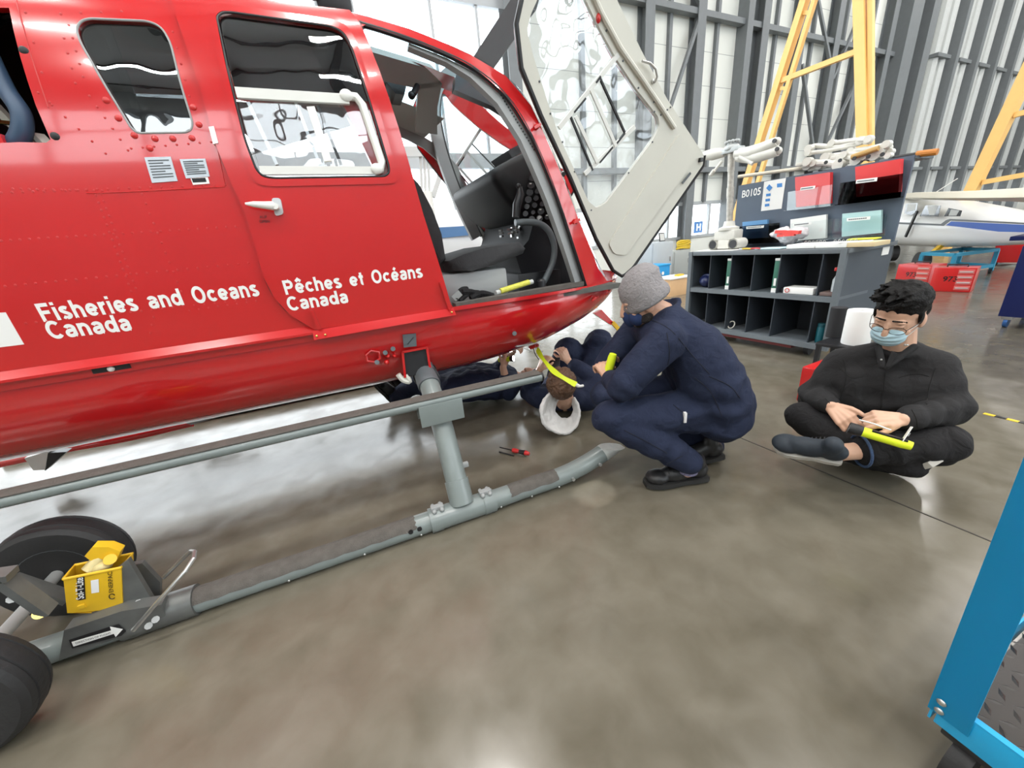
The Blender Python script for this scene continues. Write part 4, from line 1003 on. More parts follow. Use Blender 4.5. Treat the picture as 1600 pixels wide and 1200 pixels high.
def head_shapes(mb, c, m, nose=True):
    P = lambda x, y, z: Vector(c) + m @ Vector((x, y, z))
    E = lambda p, r: mb.ell(P(*p), r, 20, 14, rot=m)
    E((0, -.015, .035), (.076, .097, .088)); E((0, .02, -.01), (.067, .076, .088)); E((0, .035, -.065), (.05, .052, .045))
    E((0, .067, -.083), (.022, .02, .017)); E((-.072, -.005, -.015), (.013, .024, .034)); E((.072, -.005, -.015), (.013, .024, .034))
    if nose:
        chain(mb, [P(0, .088, .018), P(0, .104, -.012), P(0, .108, -.028)], [.009, .011, .0125]); E((-.012, .098, -.031), (.009, .01, .008)); E((.012, .098, -.031), (.009, .01, .008))
        for s in (-1, 1):
            E((s * .031, .077, .026), (.02, .012, .008)); E((s * .042, .06, -.03), (.022, .02, .022)); E((s * .03, .080, .006), (.0165, .009, .010))
        E((0, .088, -.052), (.024, .011, .007)); E((0, .086, -.062), (.021, .011, .007))
    return P
def hand_shapes(mb, w, d, n, s, curl=(.5, .55, .6, .7), k=1.0, thumb=None, spread=1.0):
    """w wrist, d towards the knuckles, n out of the back of the hand, s towards the thumb side"""
    w = Vector(w); d = Vector(d).normalized(); n = Vector(n); n = (n - d * n.dot(d)).normalized(); s_ = Vector(s); s = (s_ - d * s_.dot(d) - n * s_.dot(n)).normalized()
    tips = []
    for i, (off, ln, r) in enumerate(((.031, .92, .0092), (.0105, 1.0, .0096), (-.0105, .94, .0092), (-.031, .76, .0082))):
        kn = w + d * (.088 * k) + s * off * k * spread + n * (.004 - .004 * abs(i - 1.2)); cap_shape(mb, w + d * .012 + s * off * .45, kn, .0155 * k, .0122 * k)
        p = kn; a = 0.0; dirn = d + s * (off * 1.6 * spread); dirn.normalize(); q = p; pts = [p]
        for j, L in enumerate((.043, .027, .021)):
            a += curl[i] * (1.0, 1.15, .7)[j]; dd = dirn * math.cos(a) - n * math.sin(a); q = q + dd * L * ln * k; pts.append(q)
        chain(mb, pts, [r * k * 1.08, r * k, r * k * .93, r * k * .82]); tips.append(q)
    cap_shape(mb, w + s * .012, w + d * .05 + s * .03 * k, .016 * k, .0135 * k)
    t = thumb or (s * .75 + d * .75 - n * .35); t = Vector(t).normalized(); b0 = w + d * .028 * k + s * .026 * k; b1 = b0 + t * .038 * k; b2 = b1 + (t * .7 + d * .5 - n * .15).normalized() * .03 * k; b3 = b2 + (t * .45 + d * .7 - n * .25).normalized() * .024 * k
    chain(mb, [b0, b1, b2, b3], [.0145 * k, .0118 * k, .0105 * k, .0085 * k]); return tips
def eyes_brows(body, P, m, hair, lids_down=True):
    mb = MB()
    for s in (-1, 1):
        for i in range(7):
            t = i / 6; mb.ell(P(s * (.014 + .034 * t), .0885 - .018 * t * t, .037 + .004 * math.sin(t * 3.0) - .011 * t), (.005, .003, .0036), 8, 5, rot=m)
    mb.build('eyebrows', hair, body)
    mb = MB()
    for s in (-1, 1):
        for i in range(7):
            t = i / 6; mb.ell(P(s * (.017 + .027 * t), .0888 - .013 * t * t, .0005 - .003 * math.sin(t * 3.14)), (.003, .0022, .0014), 8, 5, rot=m)
    mb.build('eyelashes', hair, body)
def shoe(mb_u, mb_s, heel, toe, up=(0, 0, 1), L=.29, w=.05):
    """upper and sole; heel and toe at sole level"""
    h, t = Vector(heel), Vector(toe); f = (t - h).normalized(); t = h + f * L; u = Vector(up); u = (u - f * u.dot(f)).normalized(); r = f.cross(u)
    P = lambda a, b, c: h + f * (a * L) + r * b + u * c
    m = Matrix((r, f, u)).transposed()
    mb_u.ell(P(.80, .0, .044), (w * .95, .062, .036), 16, 10, rot=m); mb_u.ell(P(.52, 0, .052), (w * .86, .085, .046), 16, 10, rot=m); mb_u.ell(P(.16, 0, .058), (w * .74, .055, .052), 16, 10, rot=m)
    cap_shape(mb_u, P(.17, 0, .085), P(.52, 0, .06), w * .72, w * .72)
    cap_shape(mb_u, P(.20, 0, .075), P(.18, 0, .115), w * .78, w * .74)
    out = []
    for a, b in ((0, .55), (.04, .72), (.2, .78), (.4, .76), (.6, .92), (.78, 1.0), (.92, .8), (1.0, .42)): out.append((a, b * w))
    ring = [P(a, b, 0) for a, b in out] + [P(a, -b, 0) for a, b in out[::-1]]
    mb_s.prism(ring, u * .024)
    return P
skin_dark_hair = mat('black_hair', (.004, .0035, .0035), .6, var=.3, vscale=60, bump=.6, bscale=160, spec=.2)
brown_hair = mat('brown_hair', (.11, .055, .03), .6, var=.6, vscale=40, bump=1.0, bscale=70)
shoe_black = mat('black_shoe_leather', (.014, .014, .015), .42, var=.2)
sneaker = mat('dark_navy_sneaker_mesh', (.015, .022, .032), .7, var=.3, vscale=80)
sole_grey = mat('grey_sole', (.5, .48, .44), .6, var=.2); sole_black = mat('black_sole', (.02, .02, .02), .6)
# ------------------------------------------------------------------ 1: crouching man
l1 = Vector((-.39, -.92, 0)).normalized(); f1 = Vector((-.92, .39, 0)).normalized(); Z = Vector((0, 0, 1)); P1 = Vector((1.3, 1.22, 0))
def c1(px, py, d=0.0): return onP(px, py, P1 + l1 * d, l1)
ank, kn, hip = c1(1076, 722, -.01), c1(952, 652, -.03), c1(1104, 640, -.10)
pel = c1(1124, 622, -.2); chest = c1(1080, 552, -.19); neckb = c1(1036, 492, -.18); shL = c1(1040, 532, -.03); shR = shL - l1 * .34
elL = c1(972, 604, .0); hipR = hip - l1 * .2; knR = kn - l1 * .26 + Vector((.05, .0, 0)); ankR = c1(1112, 700, -.3); elR = elL - l1 * .34
haL = c1(952, 592, -.17); haR = c1(962, 575, -.33)
hc1 = c1(1004, 470, -.18); m1 = frame(f1 * .93 - Z * .36 + l1 * -.06, Z + f1 * .25)
mb = MB(); P = head_shapes(mb, hc1, m1)
chain(mb, [hc1 + m1 @ Vector((0, -.02, -.05)), neckb, chest, pel], [.058, .062, .10, .11])
chain(mb, [neckb, shL, elL, haL], [.05, .05, .04, .027]); chain(mb, [neckb, shR, elR, haR], [.05, .05, .04, .027])
chain(mb, [pel, hip, kn, ank, ank - Z * .05], [.1, .08, .05, .035, .035]); chain(mb, [pel, hipR, knR, ankR], [.1, .08, .05, .035])
dL = (haL - elL).normalized()
hand_shapes(mb, haL, f1 * .25 + Z * .6 - l1 * .5, l1 * .8 - f1 * .3, Z * .3 - f1 * .4, (1.0, 1.0, 1.05, 1.1), .95)
hand_shapes(mb, haR, f1 * .5 + Z * .4 + l1 * .3, -l1 * .8 + Z * .3, Z * .6 - f1 * .3, (.9, 1.0, 1.05, 1.1), .95)
p1 = melt(mb, 'person', 'skin_a', None, .0045, 3)
tag(p1, 'person in navy coverall and grey beanie crouching beside the helicopter nose', 'person')
mb = MB()
chain(mb, [hip, kn], [.118, .086]); chain(mb, [kn, (kn + ank) / 2 + f1 * -.01, ank + Z * .005], [.086, .085, .066])
chain(mb, [hipR, knR], [.118, .086]); chain(mb, [knR, ankR + Z * .01], [.086, .065])
for d in (-.1, .0, .1):
    chain(mb, [c1(1112, 634, -.2) + l1 * d, c1(1108, 610, -.2) + l1 * d, c1(1091, 575, -.19) + l1 * d, c1(1072, 538, -.19) + l1 * d * .9, c1(1042, 503, -.18) + l1 * d * .7], [.15, .155, .15, .135, .088])
cap_shape(mb, hip + l1 * -.02, hipR, .135, .135); mb.ell(c1(1118, 634, -.2), (.14, .19, .15), rot=frame(f1, Z))
cap_shape(mb, shL, shR, .085, .085)
chain(mb, [shL, shL.lerp(elL, .5), elL], [.092, .085, .074]); chain(mb, [elL, elL.lerp(haL, .82)], [.066, .05])
chain(mb, [shR, elR], [.088, .066]); chain(mb, [elR, elR.lerp(haR, .82)], [.066, .05])
ncol = neckb + Z * .035 + f1 * .02
for i in range(12):
    a0, a1 = 2 * math.pi * i / 12, 2 * math.pi * (i + 1) / 12
    q = lambda a: ncol + l1 * (.078 * math.cos(a)) + (f1 * .8 - Z * .35) * (.085 * math.sin(a)) - f1 * .02
    cap_shape(mb, q(a0), q(a1), .014, .014, 8)
wa = (pel + chest) / 2 + l1 * .1
cov1 = melt(mb, 'coverall', 'navy_cloth', p1, .011, 6, folds=[(wa, .17, (chest - pel), .008, 62), (hip + l1 * .1, .2, (kn - hip) * .3 + Z * .9, .010, 48), (kn + l1 * .06, .12, (kn - hip) + Z * .5, .007, 60), ((kn + ank) / 2 + l1 * .05, .14, (ank - kn), .007, 58), (elL + l1 * .02, .10, (shL - elL), .005, 70), (shL + l1 * .05, .12, f1 + Z * .4, .005, 52)], ripple=.007, rscale=9)
# stitched seams, laid on the cloth
from mathutils.bvhtree import BVHTree
def seams(o, lines, m, name='seam', r=.0022):
    me = o.data; bv = BVHTree.FromPolygons([v.co.copy() for v in me.vertices], [tuple(p.vertices) for p in me.polygons])
    for ln in lines:
        pts = []
        for v in spline([(x, y, 0) for x, y in ln], 5):
            h = bv.ray_cast(Vector((0, 0, EYE)), Vector(ray(v.x, v.y)).normalized())
            if h[0] is not None and (not pts or (h[0] - pts[-1]).length < .08): pts.append(h[0] + h[1] * .0004)
        if len(pts) > 2: MB().tube(pts, r, 6).build(name, m, o)
seam_navy = mat('seam_thread_navy', (.006, .008, .018), .9); seam_black = mat('seam_thread_black', (.006, .006, .006), .9)
seams(cov1, [[(1018, 500), (1047, 515), (1080, 553), (1108, 584)], [(1108, 588), (1140, 603), (1156, 622)], [(1042, 520), (1046, 555), (1038, 588)], [(1052, 632), (1064, 642), (1078, 648)], [(1002, 736), (1035, 728), (1066, 712)], [(975, 672), (1010, 690), (1042, 708)], [(1085, 590), (1110, 612), (1128, 650)]], seam_navy)
beanie = MB(); bc = hc1 + m1 @ Vector((0, -.012, .042))
bm_ = m1 @ Matrix.Rotation(math.radians(-8), 3, 'X')
prof = [(.103, -.062), (.1085, -.05), (.108, -.03), (.106, .0), (.104, .03), (.096, .065), (.078, .095), (.05, .115), (.02, .124), (.0, .126)]
beanie.lathe([(r * .94, z * .95) for r, z in prof], bc, 36, rot=bm_)
bo = beanie.build('beanie', None, p1, angle=80)
me = bo.data
for v in me.vertices:
    q = bm_.inverted() @ (v.co - bc); a = math.atan2(q.y, q.x); 
    w = math.exp(-((q.z - .045) / .05) ** 2); rr_ = 1 + .05 * w * math.sin(a * 2 + q.z * 70 + 1) + .03 * math.sin(q.z * 120 + 2 * math.sin(a * 2 + .6)) * max(0, min(1, (q.z + .055) * 20)) + (.045 if q.z < -.012 else 0)
    q.x *= rr_ * .97; q.y *= rr_ * 1.06
    if q.z > .02: q.y -= (q.z - .02) * .25
    v.co = bm_ @ q + bc
me.materials.append(MT['grey_cloth']); me.shade_smooth()
mb = MB()
for s in (-1, 1): mb.ell(P(s * .035, .058, -.05), (.032, .035, .045), 14, 10, rot=m1)
mb.ell(P(0, .085, -.05), (.03, .03, .05), 14, 10, rot=m1)
melt(mb, 'face_mask', mat('navy_mask_cloth', (.012, .03, .10), .8), p1, .005, 4)
mb = MB()
for s in (-1, 1):
    mb.ell(P(s * .052, .02, -.068), (.014, .035, .026), 12, 8, rot=m1)
mb.ell(P(0, .04, -.1), (.04, .035, .018), 12, 8, rot=m1)
melt(mb, 'beard', mat('dark_beard', (.02, .014, .011), .7, bump=1, bscale=200), p1, .005, 2)
mb = MB(); mb.tube([P(.064, .05, -.03), P(.076, .01, -.02), P(.074, -.02, 0)], .002, 6); mb.tube([P(-.064, .05, -.03), P(-.076, .01, -.02), P(-.074, -.02, 0)], .002, 6); mb.build('mask_straps', 'black', p1)
hl, tl = fl(1108, 752), fl(998, 768); hl.z = tl.z = 0
u_, s_ = MB(), MB(); shoe(u_, s_, hl + Vector((.0, .02, .012)), tl + Vector((0, .03, .012)), L=.33, w=.056)
so = melt(u_, 'shoe', shoe_black, p1, .006, 3); s_.build('sole', sole_black, so)
mb = MB(); hh = hl + Vector((0, .02, 0)); ff = (tl - hl).normalized()
for i in range(4): q = hh + ff * (.15 + i * .022) + Z * (.122 - i * .008); mb.tube([q + l1 * -.025, q + Z * .006, q + l1 * .028 - Z * .012], .0022, 6)
mb.build('laces', 'black_matte', so)
u_, s_ = MB(), MB(); h2 = fl(1128, 722); h2.z = .01; shoe(u_, s_, h2 + Vector((.0, -.0, .03)), h2 + f1 * .3 + Vector((0, 0, -.02)), L=.31, w=.053)
so = melt(u_, 'shoe', shoe_black, p1, .006, 3); s_.build('sole', sole_black, so)
mb = MB(); mb.tube([ank + Z * .01, ank - Z * .055], [.043, .046], 16); mb.build('sock', mat('patterned_sock', (.16, .15, .24), .9, var=.8, vscale=90), p1)
mb = MB(); q = c1(1070, 652, .03); mb.box(q, (.05, .012, .018), rot=frame(f1, l1)); 
mb.build('pocket_reflector', 'white_cloth', p1)
# ------------------------------------------------------------------ 2: man sitting cross-legged
c2 = Vector((2.2, .82, 0)); f2 = Vector((-.93, -.37, 0)).normalized(); r2 = Vector((.37, -.93, 0)).normalized()
def q2(px, py, d=0.0): return onP(px, py, c2 + f2 * d, f2)
hc2 = q2(1405, 492, .06); m2_ = frame(f2 * .84 - r2 * .26 - Z * .46, Z + f2 * .4)
neck2 = q2(1402, 556, .0); shA = q2(1318, 566, -.02); shB = q2(1462, 574, -.02); ch2 = q2(1385, 600, -.01); be2 = q2(1374, 655, .0); pe2 = q2(1370, 695, -.06)
elA = q2(1268, 620, .03); wrA = q2(1297, 633, .20); elB = q2(1488, 640, .05); wrB = q2(1412, 655, .27)
hA = q2(1325, 690, .0); hB = q2(1425, 700, .0); k1 = q2(1256, 652, .16); k2 = q2(1474, 694, .16)
aA = q2(1322, 706, .36); aB = q2(1420, 726, .24)
mb = MB(); P = head_shapes(mb, hc2, m2_); Ph2 = P
chain(mb, [hc2 + m2_ @ Vector((0, -.015, -.06)), neck2, ch2, pe2], [.058, .06, .1, .1])
chain(mb, [neck2, shA, elA, wrA], [.05, .045, .038, .026]); chain(mb, [neck2, shB, elB, wrB], [.05, .045, .038, .026])
chain(mb, [pe2, hA, k1, aB], [.09, .07, .045, .035]); chain(mb, [pe2, hB, k2, aA + (k2 - aA) * .25, aA + (aA - k2).normalized() * .07], [.09, .07, .045, .038, .036])
fa, fb = q2(1326, 668, .385), q2(1414, 694, .37); ax = (fb - fa).normalized()
hand_shapes(mb, wrB, (-r2 * .82 + f2 * .42 - Z * .05), Z * .75 + f2 * .5 + r2 * .25, f2 * .4 + -Z * .1 - r2 * .2, (.75, .8, .85, .95), 1.0, thumb=(-r2 * .5 + f2 * .5 - Z * .6))
hand_shapes(mb, wrA, (r2 * .72 + f2 * .42 - Z * .42), Z * .7 + f2 * .55 - r2 * .1, f2 * -.1 + Z * .55 + r2 * .2, (.35, .4, .45, .5), 1.0, thumb=(r2 * .85 + Z * .05 + f2 * .2))
p2 = melt(mb, 'person', 'skin_b', None, .0036, 3)
tag(p2, 'person in black coverall with glasses and pale blue mask sitting cross-legged on floor', 'person')
mb = MB()
for d, rr_ in ((-.10, .105), (0, .115), (.10, .105)):
    chain(mb, [pe2 + r2 * d * .9, be2 + r2 * d * .8, ch2 + r2 * d, neck2 + r2 * d * .8 - Z * .05], [rr_ + .02, rr_ + .005, rr_ + .012, .065])
cap_shape(mb, neck2 + Z * .015 - r2 * .045, shA, .05, .076); cap_shape(mb, neck2 + Z * .015 + r2 * .045, shB, .05, .076); cap_shape(mb, neck2 - Z * .04, neck2 + Z * .03, .075, .066)
chain(mb, [shA, elA], [.076, .064]); chain(mb, [elA, elA.lerp(wrA, .85)], [.066, .052]); chain(mb, [shB, elB], [.076, .066]); chain(mb, [elB, elB.lerp(wrB, .86)], [.068, .05])
for i in range(10):
    a0, a1 = 2 * math.pi * i / 10, 2 * math.pi * (i + 1) / 10; q = lambda a: neck2 + Z * .045 + r2 * (.072 * math.cos(a)) + f2 * (.07 * math.sin(a)) - Z * (.03 * max(0, math.sin(a)))
    cap_shape(mb, q(a0), q(a1), .013, .013, 8)
cov2 = melt(mb, 'coverall_top', 'charcoal_cloth', p2, .0095, 5, folds=[(elA, .11, shA - elA + Z * .15, .009, 62), (elB, .12, shB - elB + Z * .15, .009, 62), (elB.lerp(wrB, .5), .12, wrB - elB, .006, 80), (be2 + f2 * .1, .16, Z, .007, 70), (ch2 + f2 * .1, .14, r2 + Z * .7, .005, 50), (elA.lerp(wrA, .5), .09, wrA - elA, .006, 80)], ripple=.0045, rscale=8)
seams(cov2, [[(1384, 580), (1380, 610), (1376, 640)], [(1312, 575), (1330, 590), (1345, 588)], [(1404, 590), (1430, 584), (1452, 588)], [(1318, 560), (1322, 590), (1312, 625)], [(1462, 575), (1452, 605), (1448, 632)], [(1290, 622), (1300, 636), (1302, 650)], [(1425, 640), (1432, 655), (1434, 668)]], seam_black)
mb = MB(); mb.prism([q2(1393, 548, .145), q2(1384, 572, .16), q2(1390, 573, .16), q2(1402, 552, .14)], f2 * .004)
cap_shape(mb, q2(1372, 540, .10), q2(1379, 572, .15), .012, .012); cap_shape(mb, q2(1428, 542, .08), q2(1384, 574, .15), .014, .012)
mb.build('lapels', 'charcoal_cloth', cov2)
mb = MB(); mb.ell(q2(1377, 562, .165), .004, 8, 6); mb.ell(q2(1414, 539, .12), .004, 8, 6); mb.ell(q2(1418, 539, .12), .004, 8, 6); mb.build('snaps', 'steel', cov2)
mb = MB(); chain(mb, [hA + Z * .02, k1], [.105, .082]); chain(mb, [k1, k1.lerp(aB, .5) + f2 * .02, aB], [.082, .07, .058])
chain(mb, [hB + Z * .02, k2], [.105, .085]); chain(mb, [k2, k2.lerp(aA, .5) + Z * .0, aA + (k2 - aA).normalized() * .10], [.085, .074, .072])
cap_shape(mb, hA + Z * .03, hB + Z * .03, .11, .11); cap_shape(mb, pe2 - r2 * .06, pe2 + r2 * .06, .125, .125)
tr2 = melt(mb, 'coverall_legs', 'black_cloth', p2, .0095, 5, folds=[(k1, .13, hA - k1, .006, 60), (k2, .13, hB - k2, .006, 60), (k2.lerp(aA, .6), .14, k2 - aA, .006, 62)], ripple=.006, rscale=9)
mb = MB(); q = aA + (k2 - aA).normalized() * .055; t_ = (k2 - aA).normalized(); e1 = t_.cross(Z).normalized(); e2 = e1.cross(t_)
mb.tube([q + (e1 * math.cos(a) + e2 * math.sin(a)) * .069 for a in np.linspace(0, 2 * math.pi, 24)], .0055, 6); mb.build('denim_hem', mat('blue_denim', (.03, .06, .13), .8, var=.7, vscale=150), tr2)
u_, s_ = MB(), MB(); tA = q2(1240, 702, .42); hA_ = q2(1316, 718, .40)
shoe(u_, s_, hA_ + Vector((0, 0, -.0)), tA, up=(Z * .75 + f2 * .55), L=.245, w=.05)
so = melt(u_, 'shoe', sneaker, p2, .006, 3); s_.build('sole', sole_grey, so)
mb = MB(); a = hA_.lerp(tA, .4) + Z * .09 + f2 * .03
for i in range(5): q = hA_.lerp(tA, .34 + i * .08) + Z * (.088 - i * .004) + f2 * (.055); mb.tube([q - f2 * .04 + Z * .012, q, q + f2 * .012 - Z * .025], .0028, 6)
mb.build('laces', 'black_matte', so)
u_, s_ = MB(), MB(); tB = q2(1462, 732, .26); hB_ = q2(1408, 722, .03)
shoe(u_, s_, hB_ + Vector((0, 0, .02)), tB + Vector((0, 0, .02)), up=(Z * .6 + f2 * .7), L=.28, w=.048)
so = melt(u_, 'shoe', sneaker, p2, .006, 3); s_.build('sole', sole_grey, so)
# hair: short, black, swept over the forehead
mb = MB(); H = lambda x, y, z, r: mb.ell(Ph2(x, y, z), r, 14, 10, rot=m2_)
H(0, -.022, .06, (.084, .098, .082)); H(0, -.05, .01, (.08, .06, .07))
random.seed(5)
for i in range(150):
    a = random.uniform(-2.5, 2.5); e = random.uniform(.15, 1.35); x, y, z = math.sin(a) * math.cos(e), math.cos(a) * math.cos(e), math.sin(e)
    if y > .55 and z < .45: continue
    b = Ph2(x * .078, y * .088 - .02, .058 + z * .08); tp = Ph2(x * .078 + .02 + random.uniform(-.018, .018), y * .105 + .002 + random.uniform(-.012, .02), .056 + z * .088 + random.uniform(.0, .012))
    cap_shape(mb, b, tp, .011, .0035, 7)
for s in (-1, 1): H(s * .073, .012, .012, (.008, .018, .032))
melt(mb, 'hair', skin_dark_hair, p2, .0042, 1)
eyes_brows(p2, Ph2, m2_, skin_dark_hair)
mb = MB(); P = Ph2; mb.ell(P(0, .070, -.05), (.06, .048, .055), 20, 14, rot=m2_); mb.ell(P(0, .10, -.04), (.022, .022, .026), 14, 10, rot=m2_); mb.ell(P(0, .055, -.075), (.045, .04, .035), 14, 10, rot=m2_)
mk = melt(mb, 'face_mask', mat('pale_blue_mask', (.42, .60, .68), .8, var=.05), p2, .0045, 5, folds=[(P(0, .1, -.05), .07, m2_ @ Vector((0, 0, 1)), .0022, 300)])
mb = MB()
for s in (-1, 1): mb.tube([P(s * .048, .075, -.03), P(s * .07, .03, -.015), P(s * .078, -.01, .0)], .0015, 6); mb.tube([P(s * .045, .06, -.08), P(s * .068, .02, -.04), P(s * .077, -.01, -.03)], .0015, 6)
mb.build('ear_loops', 'paper', mk)
g = MB()
for s in (-1, 1):
    rim = [P(s * (.033 + .027 * math.cos(a)), .103 - .012 * (math.cos(a) * .5 + .5) ** 2, -.002 + .019 * math.sin(a)) for a in np.linspace(0, 2 * math.pi, 22)]
    g.tube(rim, .0013, 6); g.tube([P(s * .06, .092, .004), P(s * .076, .04, .004), P(s * .079, -.005, .0)], .0014, 6)
g.tube([P(-.008, .104, .002), P(0, .107, .005), P(.008, .104, .002)], .0013, 6)
gl = g.build('glasses', mat('dark_wire', (.03, .02, .018), .3, .8), p2)
lens = MB()
for s in (-1, 1): lens.add([P(s * (.033 + .027 * math.cos(a)), .102 - .012 * (math.cos(a) * .5 + .5) ** 2, -.002 + .019 * math.sin(a)) for a in np.linspace(0, 2 * math.pi, 20)[:-1]], [tuple(range(19))])
lens.build('lenses', 'glass', gl)
# ------------------------------------------------------------------ flashlights
def flashlight(a, b, label, lit=False, group=None, r=.021, clipdir=None):
    a, b = Vector(a), Vector(b); d = (b - a).normalized(); L = (b - a).length
    t = thing('flashlight', label, 'flashlight', (0, 0, 0), 0, group); t.location = (0, 0, 0)
    m = frame(d, Z if abs(d.z) < .9 else Vector((1, 0, 0))); m3 = m @ Matrix.Rotation(-math.pi / 2, 3, 'X')
    MB().lathe([(r * .95, L * .22), (r * .95, L * .85), (r * .8, L), (0, L)], a, 18, rot=m3).build('body', 'hivis', t)
    MB().lathe([(r * .92, 0.004), (r * 1.12, .0), (r * 1.15, L * .12), (r, L * .22), (r * .9, L * .24)], a, 18, rot=m3).build('bezel', 'rubber', t)
    MB().lathe([(0, .003), (r * 1.0, .003), (r * 1.0, .008), (0, .008)], a, 18, rot=m3).build('lens', mat('lit_led', (1, 1, 1), .3, emit=(1, .97, .9), estr=40 if lit else 0.0) if lit else MT['alu'], t)
    mb = MB(); sd = clipdir or m.col[2]; sd = Vector(sd); mb.bar(a + d * L * .35 + sd * r * 1.15, a + d * L * .9 + sd * r * 1.1, .012, .006); mb.build('clip', 'black', t)
    return t
fl2 = flashlight(fa, fb + ax * .02, 'yellow and black flashlight held by the person sitting cross-legged', clipdir=r2 * .2 + Z * .8 + f2 * .3)
mb = MB(); mb.box(q2(1417, 678, .36), (.065, .003, .034), rot=frame(r2 * .95 - Z * .25, Z * .4 + f2 * .9)); tg = mb.build('paper_tag', 'paper', fl2)
mb = MB(); mb.box(q2(1420, 679, .366), (.014, .002, .02), rot=frame(r2 * .95 - Z * .25, Z * .4 + f2 * .9)); mb.build('tag_print', 'grey_mid', tg)
mb = MB(); mb.tube([q2(1343, 656, .36), q2(1365, 662, .385), q2(1392, 672, .375)], .003, 6); mb.build('tag_cord', 'paper', fl2)
hb_ = c1(958, 553, -.19); ht = c1(947, 592, -.2)
fl1 = flashlight(ht, hb_, 'yellow flashlight gripped in the fist of the crouching person', lit=True, r=.022)
L = bpy.data.lights.new('flashlight_beam', 'SPOT'); L.energy = 9; L.spot_size = .42; L.spot_blend = .6; L.shadow_soft_size = .012
lo = bpy.data.objects.new('flashlight_beam', L); C.objects.link(lo); lo.parent = fl1; lo.location = ht + (ht - hb_).normalized() * .012; lo.rotation_euler = (ht - fl(930, 770)).to_track_quat('Z', 'Y').to_euler()
# ------------------------------------------------------------------ 3: man reclining on his back, head towards us
u3 = Vector((.63, .776, 0)).normalized(); w3 = Vector((.776, -.63, 0)).normalized()
hc3 = Vector((1.178, 2.12, .325)); m3_ = frame(u3 * .78 + Z * .62, -u3 * .6 + Z * .8)
nk3 = Vector((1.215, 2.165, .19)); sc3 = Vector((1.27, 2.27, .13)); sA3 = sc3 - w3 * .17; sB3 = sc3 + w3 * .17; pv3 = sc3 + u3 * .44 - Z * .01
elA3 = sA3 - w3 * .14 + u3 * .12 + Z * .0; elB3 = sB3 + w3 * .05 + u3 * .1 + Z * .12; phn = onY(866, 574, 2.36)
haA3 = onY(843, 578, 2.36); haB3 = onY(888, 564, 2.36)
kA3, kB3 = onY(888, 548, 2.64), onY(936, 536, 2.54); 
hpA, hpB = pv3 - w3 * .1, pv3 + w3 * .1; ftA, ftB = kA3 + u3 * .28, kB3 + u3 * .3; ftA.z = ftB.z = .07
mb = MB(); P = head_shapes(mb, hc3, m3_); Ph3 = P
chain(mb, [hc3 + m3_ @ Vector((0, -.02, -.05)), nk3, sc3, pv3], [.056, .06, .09, .1])
chain(mb, [sc3, sA3, elA3, haA3], [.05, .045, .04, .026]); chain(mb, [sc3, sB3, elB3, haB3], [.05, .045, .04, .026])
chain(mb, [pv3, hpA, kA3, ftA], [.09, .07, .05, .04]); chain(mb, [pv3, hpB, kB3, ftB], [.09, .07, .05, .04])
hand_shapes(mb, haA3, Z * .8 + w3 * .4, -u3 * .6 - w3 * .6, Z * .3 + w3 * .6, (.7, .75, .8, .9), .95, thumb=w3 * .8 + Z * .3)
hand_shapes(mb, haB3, Z * .8 - w3 * .4, -u3 * .6 + w3 * .6, Z * .3 - w3 * .6, (.7, .75, .8, .9), .95, thumb=-w3 * .8 + Z * .3)
p3 = melt(mb, 'person', 'skin_b', None, .005, 3)
tag(p3, 'person with curly brown hair lying on the floor under the nose, seen from behind', 'person')
mb = MB()
for d in (-.1, 0, .1): chain(mb, [nk3 + w3 * d * .8 + u3 * .07 - Z * .03, sc3 + w3 * d + u3 * .12, pv3 + w3 * d], [.07, .118, .115])
cap_shape(mb, sA3, sB3, .085, .085)
chain(mb, [sA3, elA3, elA3.lerp(haA3, .8)], [.085, .07, .05]); chain(mb, [sB3, elB3, elB3.lerp(haB3, .8)], [.085, .07, .05])
chain(mb, [hpA, kA3, ftA], [.125, .115, .08]); chain(mb, [hpB, kB3, ftB], [.125, .118, .08])
melt(mb, 'coverall', 'navy_cloth', p3, .011, 5, folds=[(kA3 - u3 * .1, .18, u3 + Z, .006, 55), (kB3 - u3 * .1, .18, u3 + Z, .006, 55), (elA3, .12, haA3 - elA3, .006, 70)], ripple=.007, rscale=9)
for ft in (ftA, ftB):
    u_, s_ = MB(), MB(); q = Vector((ft.x, ft.y, .012)); shoe(u_, s_, q - u3 * .08, q + u3 * .2, L=.29, w=.05); so = melt(u_, 'shoe', shoe_black, p3, .008, 2); s_.build('sole', sole_black, so)
mb = MB(); H = lambda x, y, z, r: mb.ell(Ph3(x, y, z), r, 14, 10, rot=m3_)
H(0, -.022, .052, (.088, .102, .088)); H(0, -.06, .0, (.08, .055, .075))
random.seed(11)
for i in range(420):
    a = random.uniform(-2.9, 2.9) + math.pi; e = random.uniform(-.75, 1.5); x, y, z = math.sin(a) * math.cos(e), math.cos(a) * math.cos(e), math.sin(e)
    if y > .5 and z < .5: continue
    mb.ell(Ph3(x * .086, y * .1 - .022, .045 + z * .088), random.uniform(.012, .02), 7, 5)
melt(mb, 'hair', brown_hair, p3, .0055, 1, ripple=.004, rscale=60)
